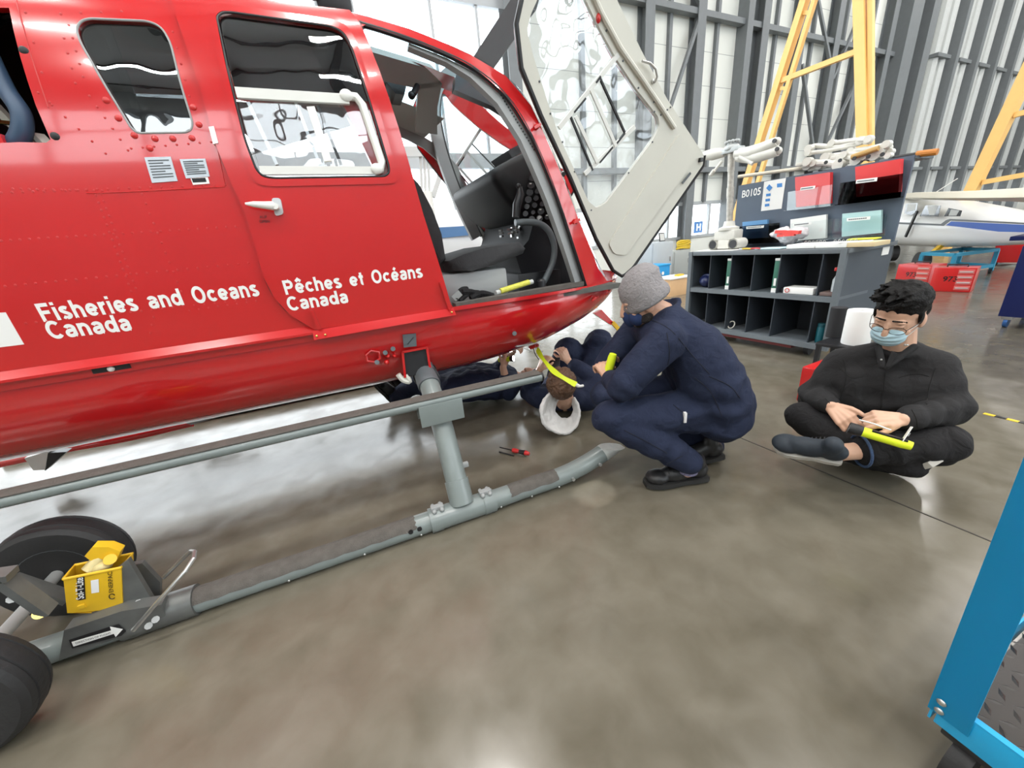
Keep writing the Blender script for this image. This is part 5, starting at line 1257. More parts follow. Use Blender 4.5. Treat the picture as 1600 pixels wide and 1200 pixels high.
# hood thrown back: an open folded ring of white cloth
mb = MB(); hq = onY(878, 650, 2.02); hcen = onY(882, 640, 2.09)
ring = [onY(v.x, v.y, v.z) for v in spline([(862, 612, 2.09), (850, 626, 2.05), (846, 645, 2.02), (851, 662, 2.0), (866, 674, 2.0), (884, 677, 2.0), (898, 668, 2.0), (905, 650, 2.02), (903, 634, 2.05), (897, 622, 2.09)], 5)]
for p in ring: p.z = max(p.z, .012)
chain(mb, ring, [.0115] * len(ring))
for p in ring: q = p.lerp(hcen, .45) + u3 * .07 - Z * .012; q.z = max(q.z, .02); cap_shape(mb, p, q, .009, .011, 8)
melt(mb, 'hood', 'white_cloth', p3, .006, 3, folds=[(hq, .1, w3, .005, 90)], ripple=.006, rscale=18)
mb = MB(); 
for s in (-1, 1): mb.ell(P(s * .03, .07, -.05), (.03, .035, .04), 12, 8, rot=m3_)
melt(mb, 'face_mask', 'white_cloth', p3, .006, 3)
o = MB().box(phn, (.08, .012, .15), rot=frame(u3 * .8 - Z * .5, Z), bev=.004).build('phone', 'black'); tag(o, 'black phone held up in both hands of the brown-haired person', 'phone')
# ------------------------------------------------------------------ 4: man lying further back, feet to the left
pv4, ch4, hc4 = Vector((.60, 2.98, .17)), Vector((.96, 2.90, .155)), Vector((1.27, 2.86, .12))
m4 = frame(Vector((-.15, -.1, .95)), Vector((1, -.1, .12))); s4 = Vector((.2, .98, 0)).normalized()
sA4, sB4 = ch4 + Vector((.12, 0, 0)) - s4 * .17, ch4 + Vector((.12, 0, 0)) + s4 * .17
elA4 = Vector((.98, 2.66, .12)); haA4 = onY(786, 574, 2.66); elB4 = Vector((1.0, 3.12, .14)); haB4 = onY(800, 552, 2.78)
kA4, kB4 = Vector((.33, 3.12, .20)), Vector((.40, 3.3, .22)); fA4, fB4 = Vector((.10, 3.28, .09)), Vector((.20, 3.44, .09))
mb = MB(); P4 = head_shapes(mb, hc4, m4); chain(mb, [hc4 + m4 @ Vector((0, -.01, -.06)), ch4 + Vector((.17, 0, 0)), ch4, pv4], [.055, .06, .09, .1])
chain(mb, [sA4, elA4, haA4], [.05, .04, .027]); chain(mb, [sB4, elB4, haB4], [.05, .04, .027]); chain(mb, [pv4, kA4, fA4], [.09, .05, .04]); chain(mb, [pv4, kB4, fB4], [.09, .05, .04])
hand_shapes(mb, haA4, Vector((.45, .1, .7)), Vector((.3, -.9, -.1)), Vector((-.3, .2, .8)), (.8, .85, .9, 1.0), .95); hand_shapes(mb, haB4, Vector((.2, -.5, .6)), Vector((-.3, .2, .6)), Vector((-.6, 0, .4)), (.9, .9, .95, 1.0), .95)
p4 = melt(mb, 'person', 'skin_a', None, .0055, 3)
tag(p4, 'person in navy coverall lying flat below the belly shining a lit flashlight', 'person')
mb = MB()
for d in (-.1, 0, .1): chain(mb, [pv4 + s4 * d, (pv4 + ch4) / 2 + s4 * d + Z * .02, ch4 + s4 * d, ch4 + Vector((.14, 0, 0)) + s4 * d * .8], [.125, .135, .125, .08])
cap_shape(mb, sA4, sB4, .08, .08); chain(mb, [sA4, elA4, elA4.lerp(haA4, .55)], [.08, .066, .055]); chain(mb, [sB4, elB4, elB4.lerp(haB4, .6)], [.08, .066, .052])
chain(mb, [pv4 - s4 * .1, kA4, fA4 + Vector((.05, -.03, 0))], [.12, .085, .07]); chain(mb, [pv4 + s4 * .1, kB4, fB4 + Vector((.05, -.03, 0))], [.12, .085, .07])
melt(mb, 'coverall', 'navy_cloth', p4, .012, 5, folds=[((pv4 + ch4) / 2, .2, ch4 - pv4 + s4 * .1, .010, 60), (pv4, .2, Vector((1, -.5, 0)), .008, 55)], ripple=.008, rscale=9)
mb = MB(); mb.ell(P4(0, -.02, .04), (.08, .1, .085), 14, 10, rot=m4); mb.ell(P4(0, -.06, 0), (.078, .06, .08), 14, 10, rot=m4); melt(mb, 'hair', skin_dark_hair, p4, .006, 2)
for ft in (fA4, fB4):
    u_, s_ = MB(), MB(); q = Vector((ft.x, ft.y, .045)); shoe(u_, s_, q, q + Vector((-.12, -.08, .25)), up=Vector((.8, -.3, .5)), L=.28, w=.052); so = melt(u_, 'shoe', shoe_black, p4, .007, 2); s_.build('sole', sole_black, so)
fh4 = onY(803, 560, 2.62)
fl4 = flashlight(fh4, fh4 + Vector((-.09, .10, -.02)), 'lit flashlight shining towards us from the lying person’s hand', lit=True)
L = bpy.data.lights.new('flashlight_beam', 'SPOT'); L.energy = 3; L.spot_size = 1.4; L.shadow_soft_size = .015
lo = bpy.data.objects.new('flashlight_beam', L); C.objects.link(lo); lo.parent = fl4; lo.location = fh4 + Vector((.008, -.01, .0)); lo.rotation_euler = Vector((-.55, .62, .35)).to_track_quat('Z', 'Y').to_euler()
# ================================================================== the workbench with pigeonholes (building coordinates)
def bthing(name, label, cat, group=None):
    return thing(name, label, cat, (0, 0, 0), TH, group)
def btag(o, *a, **k): place_building(o); return tag(o, *a, **k)
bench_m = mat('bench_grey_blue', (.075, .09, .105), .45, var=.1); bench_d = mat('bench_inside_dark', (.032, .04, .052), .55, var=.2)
bench_e = mat('bench_edge_grey', (.13, .15, .165), .4, var=.1)
BX0, BX1, BYL, BYR, BZ, MZ, LZ = 3.87, 4.64, 3.20, 1.69, .965, .57, .145
bench = bthing('workbench', 'grey steel workbench with pigeonholes and a marked upright board', 'workbench')
mb = MB(); mb.box(((BX0 + BX1) / 2, (BYL + BYR) / 2, BZ - .02), (BX1 - BX0 + .02, BYL - BYR + .03, .04), bev=.004); mb.build('worktop', bench_e, bench)
for z in (MZ - .012, LZ - .012):
    mb = MB(); mb.box(((BX0 + 4.35) / 2, (BYL + BYR) / 2, z), (4.35 - BX0, BYL - BYR, .024)); mb.box((BX0 - .004, (BYL + BYR) / 2, z - .012), (.01, BYL - BYR, .045)); mb.build('shelf', bench_e, bench)
mb = MB(); mb.box(((BX0 + BX1) / 2, BYR + .012, (.12 + BZ) / 2), (BX1 - BX0, .02, BZ - .12)); mb.build('end_panel', bench_m, bench)
mb = MB(); mb.box(((BX0 + BX1) / 2, BYL - .012, (.12 + BZ) / 2), (BX1 - BX0, .02, BZ - .12)); mb.build('end_panel', bench_m, bench)
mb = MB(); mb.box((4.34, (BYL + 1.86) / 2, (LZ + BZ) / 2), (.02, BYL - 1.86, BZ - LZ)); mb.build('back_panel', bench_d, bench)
for y in (2.935, 2.69, 2.455, 2.205, 1.862):
    for z0, z1 in ((MZ, BZ - .04), (LZ, MZ - .03)):
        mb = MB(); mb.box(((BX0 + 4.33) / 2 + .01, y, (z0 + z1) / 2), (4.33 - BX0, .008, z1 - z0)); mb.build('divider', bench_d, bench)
for y in (BYL - .02, BYR + .02):
    mb = MB(); mb.box((BX0 + .0, y, (.1 + BZ) / 2), (.035, .045, BZ - .1)); mb.build('corner_post', bench_e, bench)
mb = MB(); mb.box((4.15, 2.5, .085), (.5, 1.0, .05)); mb.build('base_frame', mat('dull_red_base', (.16, .02, .02), .6), bench)
for x, y in ((4.0, 3.0), (4.0, 1.9), (4.5, 3.0), (4.5, 1.9)):
    mb = MB(); mb.tube([(x, y - .02, .05), (x, y + .02, .05)], .05, 16); mb.build('caster', 'rubber', bench)
# upright board
PX = 4.45
def pp(px, py, d=0.0): return bX(px, py, PX - d)
board = MB(); bq = [pp(1155, 290), pp(1430, 242), pp(1395, 372), pp(1147, 377)]
bq = [Vector((PX, 3.10, BZ)), Vector((PX, 3.10, 1.62)), Vector((PX, 1.635, 1.615)), Vector((PX, 1.635, BZ))]
board.prism(bq, (.025, 0, 0)); bo_ = board.build('upright_board', mat('board_blue_grey', (.075, .10, .14), .5, var=.08), bench)
mb = MB()
text_on(mb, 'B0105', pp(1159, 309, .003), pp(1190, 303.5, .003) - pp(1159, 309, .003), (0, 0, 1), .072, width=(pp(1188, 304) - pp(1159, 309)).length, bold=.01)
mb.build('stencil_lettering', 'decal', bo_, flat=True)
def bsheet(pts, d, m, name, parent=None, t=.003):
    mb = MB(); mb.prism([pp(x, y, d) for x, y in pts], (t, 0, 0)); return mb.build(name, m, parent, flat=True)
po_ = bsheet([(1194, 284), (1228, 278), (1221, 326), (1189, 330)], .005, 'paper', 'poster'); btag(po_, 'white printed sheet with blue boxes pinned beside the stencilled lettering', 'poster')
bp_ = mat('print_blue', (.05, .22, .55), .6)
for q in ([(1202, 288), (1207, 293), (1202, 299), (1197, 294)], [(1214, 287), (1222, 286), (1222, 292), (1214, 293)], [(1197, 303), (1204, 302), (1204, 306), (1197, 307)], [(1196, 311), (1203, 310), (1203, 314), (1196, 315)], [(1195, 319), (1202, 318), (1202, 322), (1195, 323)]):
    bsheet(q, .007, bp_, 'printed_box', po_, .001)
lab = MT['paper']; redb = mat('red_binder', (.62, .03, .03), .35, coat=.3)
def folder(px, m, label, cat, d, t, group=None, name='binder'):
    mb = MB(); P_ = [pp(x, y, d) for x, y in px]; c = sum(P_, Vector()) / len(P_); mb.prism(P_, (t, 0, 0)); return btag(mb.build(name, m), label, cat, group)
b1 = folder([(1242, 277), (1297, 269), (1296, 318), (1244, 324)], redb, 'red binder standing in the middle wall pocket of the board', 'binder', .075, .05)
b2 = folder([(1336, 261), (1407, 248), (1404, 300), (1338, 308)], redb, 'wide red binder standing in the right wall pocket of the board', 'binder', .085, .055)
b3 = folder([(1160, 347), (1199, 343), (1198, 371), (1160, 374)], mat('blue_folder', (.12, .3, .55), .5), 'blue folder in the low wall pocket at the left of the board', 'folder', .05, .03, name='folder')
b4 = folder([(1235, 343), (1291, 335), (1290, 372), (1234, 377)], MT['paper'], 'stack of white sheets in the low middle wall pocket', 'documents', .05, .03, name='document_stack')
b5 = folder([(1316, 334), (1377, 328), (1376, 364), (1315, 370)], mat('pale_aqua_folder', (.45, .66, .66), .5), 'pale aqua folder in the low right wall pocket', 'folder', .05, .03, name='folder')
def pocket(px, label, lab_px, m='smoke'):
    t = bthing('wall_pocket', label, 'document pocket')
    for d, th in ((.105, .004), (.012, .004)):
        MB().prism([pp(x, y, d) for x, y in px], (th, 0, 0)).build('pocket_sheet', m, t, flat=True)
    a, b_ = px[-1], px[-2]; MB().bar(pp(*a, .06), pp(*b_, .06), .1, .006).build('pocket_floor', m, t)
    l = MB().prism([pp(x, y, .108) for x, y in lab_px], (.002, 0, 0)).build('label_strip', lab, t, flat=True)
    s = MB(); A, B = Vector(pp(*lab_px[3], .110)), Vector(pp(*lab_px[2], .110))
    for i in range(9):
        t0 = .1 + i * .09; q = A.lerp(B, t0) + Vector((0, 0, .014)); s.box(q, (.001, .012, .009))
    s.build('label_print', 'grey_dark', l, flat=True); return t
pocket([(1231, 300), (1301, 288), (1297, 322), (1229, 329)], 'clear pocket holding the red binder in the middle of the board', [(1251, 293), (1274, 290), (1273, 295), (1250, 298)], 'glass')
pocket([(1313, 286), (1411, 271), (1407, 308), (1309, 320)], 'smoked pocket holding the wide red binder at the right of the board', [(1338, 281), (1371, 277), (1370, 283), (1337, 287)])
pocket([(1155, 354), (1218, 348), (1216, 378), (1154, 381)], 'dark smoked low pocket at the left of the board', [(1166, 354), (1194, 352), (1193, 356), (1166, 358)])
pocket([(1232, 350), (1301, 342), (1298, 374), (1230, 379)], 'clear low pocket in the middle of the board holding white sheets', [(1239, 350), (1268, 347), (1267, 351), (1239, 354)], 'glass')
pocket([(1302, 342), (1386, 335), (1382, 368), (1299, 374)], 'clear low pocket at the right of the board holding an aqua folder', [(1323, 341), (1360, 338), (1359, 343), (1323, 346)], 'glass')
# things in the pigeonholes
def lever_file(y, x0, label):
    t = bthing('lever_arch_file', label, 'binder', 'green files in the pigeonholes')
    MB().box((x0 + .14, y, MZ + .16), (.28, .055, .315), bev=.004).build('cover', mat('green_file', (.025, .14, .09), .5), t)
    MB().box((x0 - .002, y, MZ + .022), (.004, .05, .04)).build('white_base', 'paper', t); MB().box((x0 - .002, y, MZ + .308), (.004, .05, .022)).build('white_top', 'paper', t)
    MB().box((x0 - .003, y - .0, MZ + .10), (.004, .022, .07)).build('spine_label', 'paper', t); return t
lever_file(2.722, 3.9, 'green lever arch file in the second pigeonhole from the left'); lever_file(2.237, 3.9, 'green lever arch file in the fourth pigeonhole from the left')
mb = MB(); mb.ell((3.98, 3.03, MZ + .065), (.09, .075, .065), 18, 12); mb.tube([(3.97 + .0 * a, 3.03 + .085 * math.cos(a), MZ + .06 + .075 * abs(math.sin(a))) for a in np.linspace(0, math.pi, 14)], .014, 8)
btag(mb.build('ear_defenders', mat('navy_shell', (.01, .018, .08), .4)), 'navy blue rounded headset lying in the upper left pigeonhole', 'headset')
t = bthing('parts_box', 'flat white carton with a red mark in the wide upper pigeonhole', 'box')
MB().box((3.97, 2.02, MZ + .03), (.16, .25, .055), bev=.003).build('carton', 'paper', t); MB().tube([(3.885, 2.11 + .018 * math.cos(a), MZ + .032 + .018 * math.sin(a)) for a in np.linspace(0, 2 * math.pi, 14)], .003, 5).build('red_mark', 'red_flat', t)
o = MB().tube([(3.92, 2.175, MZ + .022), (4.0, 2.175, MZ + .022)], .02, 14).build('tape_roll', 'black'); btag(o, 'small black roll beside the white carton', 'tape')
o = MB().box((4.02, 1.78, MZ + .018), (.26, .13, .03), bev=.005).build('wooden_block', mat('dull_brown', (.16, .11, .10), .7, var=.3)); btag(o, 'dull brown board lying under the spray bottle in the end bay', 'board')
t = bthing('spray_bottle', 'clear spray bottle with a red trigger in the open end bay', 'bottle')
MB().lathe([(.028, 0), (.03, .02), (.03, .10), (.012, .14), (.012, .16), (0, .16)], (3.96, 1.765, MZ + .034), 16).build('bottle', mat('clear_plastic', (.6, .65, .68), .15), t)
MB().box((3.94, 1.765, MZ + .225), (.07, .022, .03), bev=.006).cyl((3.96, 1.765, MZ + .19), (3.96, 1.765, MZ + .23), .013).build('trigger', 'red_flat', t)
MB().tube([(3.955, 1.75, MZ + .26), (3.955, 1.75, MZ + .33)], .018, 10).build('yellow_cap', 'yellow', t)
mb = MB()
for i in range(9): mb.box((4.14 + .05 * random.random(), 1.765 + .02 * random.random(), MZ + .05 + i * .036), (.09, .06, .03), rz=random.random(), bev=.004)
btag(mb.build('tool_bundle', 'black'), 'dark heap of tools at the back of the open end bay', 'tools')
t = bthing('drink_bottle', 'teal cylindrical bottle standing in the open lower bay', 'bottle')
MB().lathe([(.034, 0), (.036, .01), (.036, .14), (.034, .145)], (3.95, 1.80, LZ), 20).build('bottle', mat('teal_enamel', (.005, .10, .13), .4), t); MB().lathe([(.034, 0), (.034, .025), (.03, .03), (0, .03)], (3.95, 1.80, LZ + .145), 20).build('cap', mat('teal_cap', (.004, .07, .09), .5), t)
o = MB().tube([(3.95 + .02 * math.sin(a), 2.66 + .035 * math.cos(a), LZ + .04 + .035 * math.sin(a)) for a in np.linspace(0, 2 * math.pi, 24)], .006, 8).build('hose_ring', 'cream'); btag(o, 'small pale hose ring in the lower pigeonhole behind the crouching man', 'ring')
mb = MB(); q = pp(1378, 385, .0); 
o = MB().box((4.50, BYR - .0005, .905), (.12, .003, .1)).build('notice', 'paper', bench); o['label'] = 'white notice on the end panel'
# on the worktop
WZ = BZ + .002
tan_w = mat('off_white_metal', (.62, .61, .56), .45, var=.15, vscale=14)
t = bthing('rotor_mast', 'white rotor head and mast standing at the left end of the workbench', 'rotor assembly')
mx_, my_ = 4.12, 2.93
for dx in (-.12, .12):
    MB().tube([(mx_ - .08, my_ + dx, WZ + .057), (mx_ + .09, my_ + dx, WZ + .057)], .055, 20, cap=False).tube([(mx_ - .078, my_ + dx, WZ + .057), (mx_ + .085, my_ + dx, WZ + .057)], .047, 20).build('tube_foot', tan_w, t)
for dx in (-.12, .12): MB().tube([(mx_ - .0815, my_ + dx, WZ + .057), (mx_ - .079, my_ + dx, WZ + .057)], .044, 20).build('tube_bore', 'black', t)
MB().box((mx_, my_, WZ + .06), (.14, .14, .10), bev=.01).box((mx_, my_, WZ + .15), (.15, .24, .10), bev=.015).build('gearbox', tan_w, t)
MB().lathe([(.10, .20), (.10, .225), (.06, .24), (.05, .29), (0, .29)], (mx_, my_, WZ), 20).build('flange', tan_w, t)
A = Vector((mx_, my_ - .0, WZ + .28)); B = bX(1143, 236, mx_)
MB().tube([A, A.lerp(B, .35)], .032, 16).tube([A.lerp(B, .35), A.lerp(B, .5)], .036, 16).tube([A.lerp(B, .5), A.lerp(B, .72)], .03, 16).tube([A.lerp(B, .72), B], .034, 16).build('shaft', mat('worn_shaft', (.42, .40, .36), .4, .4, var=.5, vscale=30), t)
hb = bX(1143, 232, mx_)
mb = MB(); mb.ell(hb, (.07, .08, .05), 18, 12); mb.lathe([(.05, 0), (.045, .06), (.03, .075), (0, .075)], hb, 16)
for i in range(10): a = i * .628; mb.ell(hb + Vector((.05 * math.cos(a), .06 * math.sin(a), .06)), .016, 8, 6)
mb.box(hb + Vector((0, 0, -.02)), (.12, .22, .05), bev=.01); mb.build('hub', mat('grey_hub', (.40, .42, .42), .4, .3, var=.3, vscale=30), t)
for pts, rs in (([(1133, 238), (1115, 241), (1100, 243)], [.04, .058, .042]), ([(1150, 240), (1175, 238), (1205, 226), (1214, 221)], [.045, .062, .052, .042]), ([(1152, 246), (1180, 245), (1216, 236)], [.04, .058, .042])):
    mb = MB(); mb.tube(spline([bX(x, y, mx_ - .02) for x, y in pts], 5), list(np.interp(np.linspace(0, 1, 5 * (len(pts) - 1) + 1), np.linspace(0, 1, len(rs)), rs)), 12); 
    e = bX(*pts[-1], mx_ - .02); mb.ell(e, (.03, .035, .035), 12, 8); mb.build('blade_grip', tan_w, t)
for a_, b_ in (((1213, 220), (0, 0)), ((1217, 233), (0, 0))):
    e = bX(*a_, mx_ - .04); MB().tube([e + Vector((-.02, 0, 0)), e + Vector((-.035, 0, 0))], .018, 14).build('bolt_hole', 'black', t)
MB().tube([bX(1128, 252, mx_ - .05), bX(1112, 272, mx_ - .1)], .014, 10).tube([bX(1116, 266, mx_ - .1), bX(1110, 274, mx_ - .1)], .02, 10).tube(spline([bX(x, y, mx_ - .06) for x, y in ((1155, 245), (1165, 250), (1176, 256))], 4), .018, 10).build('pitch_links', tan_w, t)
o = MB().box((4.06, 2.95, WZ + .0005), (.3, .5, .003)).build('drip_tray', 'white_paint'); o.location.z = 0; btag(o, 'thin white mat under the rotor mast', 'mat')
# heap of rotor links on a ledge behind the top of the board
ledge = MB(); ledge.box((PX + .17, 2.36, 1.60), (.32, 1.46, .02)).build('top_ledge', bench_m, bench)
t = bthing('rotor_linkage', 'jumble of white rotor control arms lying along the top of the board', 'rotor parts')
random.seed(21)
def lk(px, py, d=-.05): return pp(px, py, d) + Vector((0, 0, .022))
for pts, r_ in (([(1263, 243), (1290, 240), (1330, 232), (1355, 225)], .018), ([(1264, 236), (1275, 232), (1310, 234), (1345, 224)], .022), ([(1262, 262), (1285, 258), (1310, 262)], .03), ([(1290, 250), (1320, 246), (1350, 247)], .026), ([(1330, 240), (1360, 236), (1385, 230)], .02), ([(1345, 250), (1375, 244), (1390, 242)], .018), ([(1300, 228), (1330, 224), (1357, 222)], .02), ([(1310, 256), (1325, 250), (1338, 254)], .03), ([(1360, 252), (1375, 250), (1388, 248)], .016)):
    mb = MB(); P_ = spline([lk(x, y, -.06 - .1 * random.random()) for x, y in pts], 5); mb.tube(P_, r_, 10)
    for e in (P_[0], P_[-1]): mb.tube([e + Vector((-.028, 0, 0)), e + Vector((.028, 0, 0))], r_ * 1.5, 14)
    mb.build('control_arm', tan_w, t)
for i in range(14):
    x = 1262 + i * 9.5; y = 268 - i * 1.6 - random.random() * 14; mb = MB(); c_ = lk(x, y, -.05 - .1 * random.random())
    mb.tube([c_ + Vector((-.03, 0, 0)), c_ + Vector((.03, 0, 0))], random.uniform(.022, .04), 14); mb.box(c_ + Vector((0, .05, -.01)), (.05, .1, .03), rz=random.random() * .5, bev=.008); mb.build('knuckle', tan_w, t)
for i in range(5):
    c_ = lk(1290 + i * 22, 258 - i * 3, .0); MB().tube([c_, c_ + Vector((-.006, 0, 0))], .016, 12).build('dark_bore', 'black', t)
MB().tube([lk(1330, 250, -.02), lk(1372, 236, -.02)], .022, 10).build('brass_sleeve', mat('tan_sleeve', (.42, .26, .08), .5), t)
o = MB().tube([pp(1154, 276, -.1), pp(1253, 263, -.1)], .018, 12).build('push_rod', mat('bone_rod', (.58, .52, .42), .5, var=.2)); btag(o, 'long bone-coloured rod lying along the top of the board above the stencilled lettering', 'rod')
t = bthing('rod_end', 'dark rod with an orange end sticking out past the right end of the board', 'rod')
MB().tube([pp(1396, 247, -.1), pp(1432, 241, -.1)], .016, 10).build('rod', 'black', t); MB().tube([pp(1432, 241, -.1), pp(1465, 237, -.1)], .024, 10).build('orange_end', mat('orange_tip', (.45, .16, .02), .45), t)
# papers, bag, cutters
random.seed(9)
mb = MB(); mb.add([], [])
bag = MB()
for i in range(9): bag.ell(bX(1228 + random.uniform(-16, 26), 368 + random.uniform(-6, 6), 4.25 + random.uniform(-.04, .04)), (random.uniform(.05, .08), random.uniform(.06, .11), random.uniform(.035, .06)), 10, 7)
t = bthing('plastic_bag', 'crumpled clear plastic bag with red rags on the workbench', 'bag')
o = melt(bag, 'bag', mat('cloudy_plastic', (.62, .58, .60), .25, var=.15, vscale=20), t, .012, 2, ripple=.02, rscale=16)
rg_ = MB(); rg_.bar(bX(1213, 362, 4.17), bX(1250, 363, 4.17), .05, .03); rg_.bar(bX(1216, 368, 4.17), bX(1243, 366, 4.17), .05, .025); rg_.build('red_rag', mat('bright_red_cloth', (.7, .06, .05), .6), t)
for i, (px, py, w_, d_, m_, lb) in enumerate(((1262, 379, .23, .24, MT['paper'], 'white open notebook lying left of the other papers'), (1310, 377, .22, .26, MT['paper'], 'white ring notebook in the middle of the papers'), (1354, 374, .21, .24, mat('manila', (.62, .5, .3), .7), 'manila sheets at the right end of the papers'), (1208, 384, .24, .2, mat('aqua_sheet', (.5, .72, .75), .7), 'pale aqua sheet hanging over the bench edge'))):
    q = bX(px, py, 4.02); t = bthing('notebook' if i < 2 else 'papers', lb, 'papers')
    h_ = .034 if i < 3 else .006
    MB().box((4.03, q.y, WZ + h_ / 2 + .002), (d_, w_, h_), rz=random.uniform(-.04, .04), bev=.003).build('pages', m_, t)
    if i < 2:
        for j in range(6): MB().tube([(4.12 + .0 * a, q.y - w_ * .4 + j * .028, WZ + .03 + .016 * math.sin(a)) if False else (4.10 + .02 * math.cos(a), q.y - w_ * .4 + j * .03, WZ + .034 + .02 * math.sin(a)) for a in np.linspace(0, math.pi, 8)], .002, 5).build('ring', 'steel', t)
    if i == 2: MB().box((4.0, q.y + .06, WZ + .039), (.16, .2, .004), rz=.3).build('top_sheet', 'paper', t)
o = MB().box((4.18, bX(1352, 364, 4.18).y, WZ + .048), (.1, .2, .012), rz=.1, bev=.004).build('highlighter_folder', mat('lime_edge', (.6, .62, .05), .5)); btag(o, 'thin lime-edged folder on the papers', 'folder')
for j, (px, lb, m_) in enumerate(((1166, 'yellow-handled cutters on the bench beside the rotor mast', 'yellow'), (1180, 'red-handled pliers on the bench beside the yellow cutters', 'red_flat'))):
    y = bX(px, 384, 3.93).y; t = bthing('pliers', lb, 'pliers')
    for s in (-1, 1): MB().tube(spline([(3.93, y - .05, WZ + .01), (3.95 + s * .012, y, WZ + .012), (3.94 + s * .005, y + .04, WZ + .012)], 5), .007, 8).build('handle', m_, t)
    MB().box((3.945, y + .06, WZ + .01), (.016, .04, .012), bev=.003).build('jaw', 'steel', t)
# paper towel roll and a dark foam roll on a low trolley beside the bench end
o = MB().lathe([(.022, .0), (.086, .0), (.088, .01), (.088, .25), (.086, .26), (.022, .26), (.022, .0)], (3.62, 1.41, .275), 28).build('paper_towel_roll', 'paper'); btag(o, 'white paper towel roll standing beside the end of the workbench', 'paper roll')
t = bthing('step_stool', 'low dark stool under the white paper roll', 'stool')
MB().box((3.62, 1.44, .26), (.28, .34, .028), bev=.005).build('top', 'black', t)
for dx in (-.12, .12):
    for dy in (-.15, .15): MB().box((3.62 + dx, 1.44 + dy, .125), (.03, .03, .25)).build('leg', 'black', t)
o = MB().tube([(3.72, 1.60, .276), (3.72, 1.60, .52)], .055, 16).build('foam_roll', 'black_matte'); btag(o, 'dark foam roll between the paper roll and the bench', 'foam roll')
t = bthing('red_case', 'red plastic case on the floor behind the seated person', 'case')
MB().box((3.02, 1.26, .13), (.3, .24, .26), bev=.012).build('shell', 'red_flat', t); MB().tube([(2.95, 1.20, .26), (2.95, 1.20, .30), (3.09, 1.20, .30), (3.09, 1.20, .26)], .01, 8).build('handle', 'black', t)
# ================================================================== everything further back
def cab(name, label, cat, px0, px1, ytop, yb, depth, m, z0=0.0, group=None):
    A, B = bY(px0, ytop, yb), bY(px1, ytop, yb); t = bthing(name, label, cat, group); z1 = (A.z + B.z) / 2
    MB().box(((A.x + B.x) / 2, yb + depth / 2, (z0 + z1) / 2), (abs(B.x - A.x), depth, z1 - z0), bev=.01).build('body', m, t)
    MB().box(((A.x + B.x) / 2, yb - .008, (z0 + .08 + z1) / 2), (abs(B.x - A.x) - .05, .016, z1 - z0 - .14), bev=.005).build('door', m, t)
    MB().box(((A.x + B.x) / 2 + abs(B.x - A.x) * .35, yb - .025, (z0 + z1) / 2 + .1), (.02, .02, .1)).build('handle', 'steel', t); return t, z1
gcab = mat('cabinet_grey', (.42, .46, .49), .45, var=.05); gcab2 = mat('cabinet_pale', (.55, .56, .54), .5, var=.05)
c1_, z_ = cab('cabinet', 'blue-grey metal cabinet below the window with a framed tablet on it', 'cabinet', 1019, 1052, 378, 6.6, .5, gcab)
c2_, z2_ = cab('cabinet', 'shorter grey cabinet between the blue-grey cabinet and the workbench', 'cabinet', 1053, 1079, 391, 7.0, .5, mat('cabinet_mid', (.36, .38, .37), .5))
c3_, z3_ = cab('cabinet', 'pale low cabinet under the window beside the open helicopter door', 'cabinet', 972, 1000, 386, 7.2, .35, gcab2)
q = bY(1038, 377, 6.7); t = bthing('framed_tablet', 'dark framed tablet leaning on the blue-grey cabinet', 'tablet', None)
m_ = Matrix.Rotation(-.2, 3, 'X')
MB().box((q.x, 6.78, z_ + .10), (.17, .02, .19), rot=m_, bev=.004).build('frame', 'black', t); MB().box((q.x, 6.768, z_ + .10), (.135, .004, .15), rot=m_).build('screen', 'grey_light', t)
q = bY(1070, 383, 7.15); t = bthing('hose_coil', 'coiled yellow hose on the shorter grey cabinet', 'hose')
for i in range(6):
    r_ = .20 - .008 * (i % 3); MB().tube([(q.x + (r_) * math.cos(a) + .02 * (i % 2), 7.2 + .5 * r_ * math.sin(a), z2_ + .036 + i * .033 + .012 * math.sin(2 * a + i)) for a in np.linspace(0, 2 * math.pi, 26)], .021, 8).build('loop', mat('yellow_hose_%d' % i, (.58, .40, .02), .5), t)
A, B = bY(1016, 418, 6.0), bY(1047, 414, 6.0)
t = bthing('recycling_bin', 'bright blue bin with a white round mark before the cabinets', 'bin')
MB().box(((A.x + B.x) / 2, 6.2, A.z / 2), (B.x - A.x, .4, A.z), bev=.01).build('body', mat('bin_blue', (.01, .26, .58), .45), t); MB().box(((A.x + B.x) / 2, 6.2, A.z + .01), (B.x - A.x + .03, .43, .03), bev=.008).build('rim', mat('bin_rim', (.02, .32, .66), .45), t)
q = bY(1036, 427, 5.99); MB().tube([(q.x, 5.998, q.z), (q.x, 5.99, q.z)], .035, 16).build('white_mark', 'paper', t)
A, B = bY(1049, 434, 5.3), bY(1080, 430, 5.3); t = bthing('plywood_crate', 'plywood crate with white lid between the blue bin and the workbench', 'crate')
MB().box(((A.x + B.x) / 2, 5.5, .16), (B.x - A.x, .4, .32), bev=.004).build('body', mat('plywood', (.60, .38, .20), .6, var=.12), t); MB().box(((A.x + B.x) / 2, 5.5, .335), (B.x - A.x + .04, .44, .03), bev=.005).build('lid', 'paper', t)
o = MB().box(((A.x + B.x) / 2 + .1, 5.44, .365), (.18, .1, .03), rz=.2, bev=.004).build('yellow_cloth', 'yellow'); btag(o, 'folded yellow cloth on the lid of the plywood crate', 'cloth')
q = bY(993, 395, 6.7); o = MB().box((q.x, 6.85, q.z + .0), (.05, .03, .3), bev=.004).build('teal_file', mat('teal_file', (.01, .32, .38), .5)); o2 = btag(o, 'teal file standing on the pale low cabinet', 'binder'); 
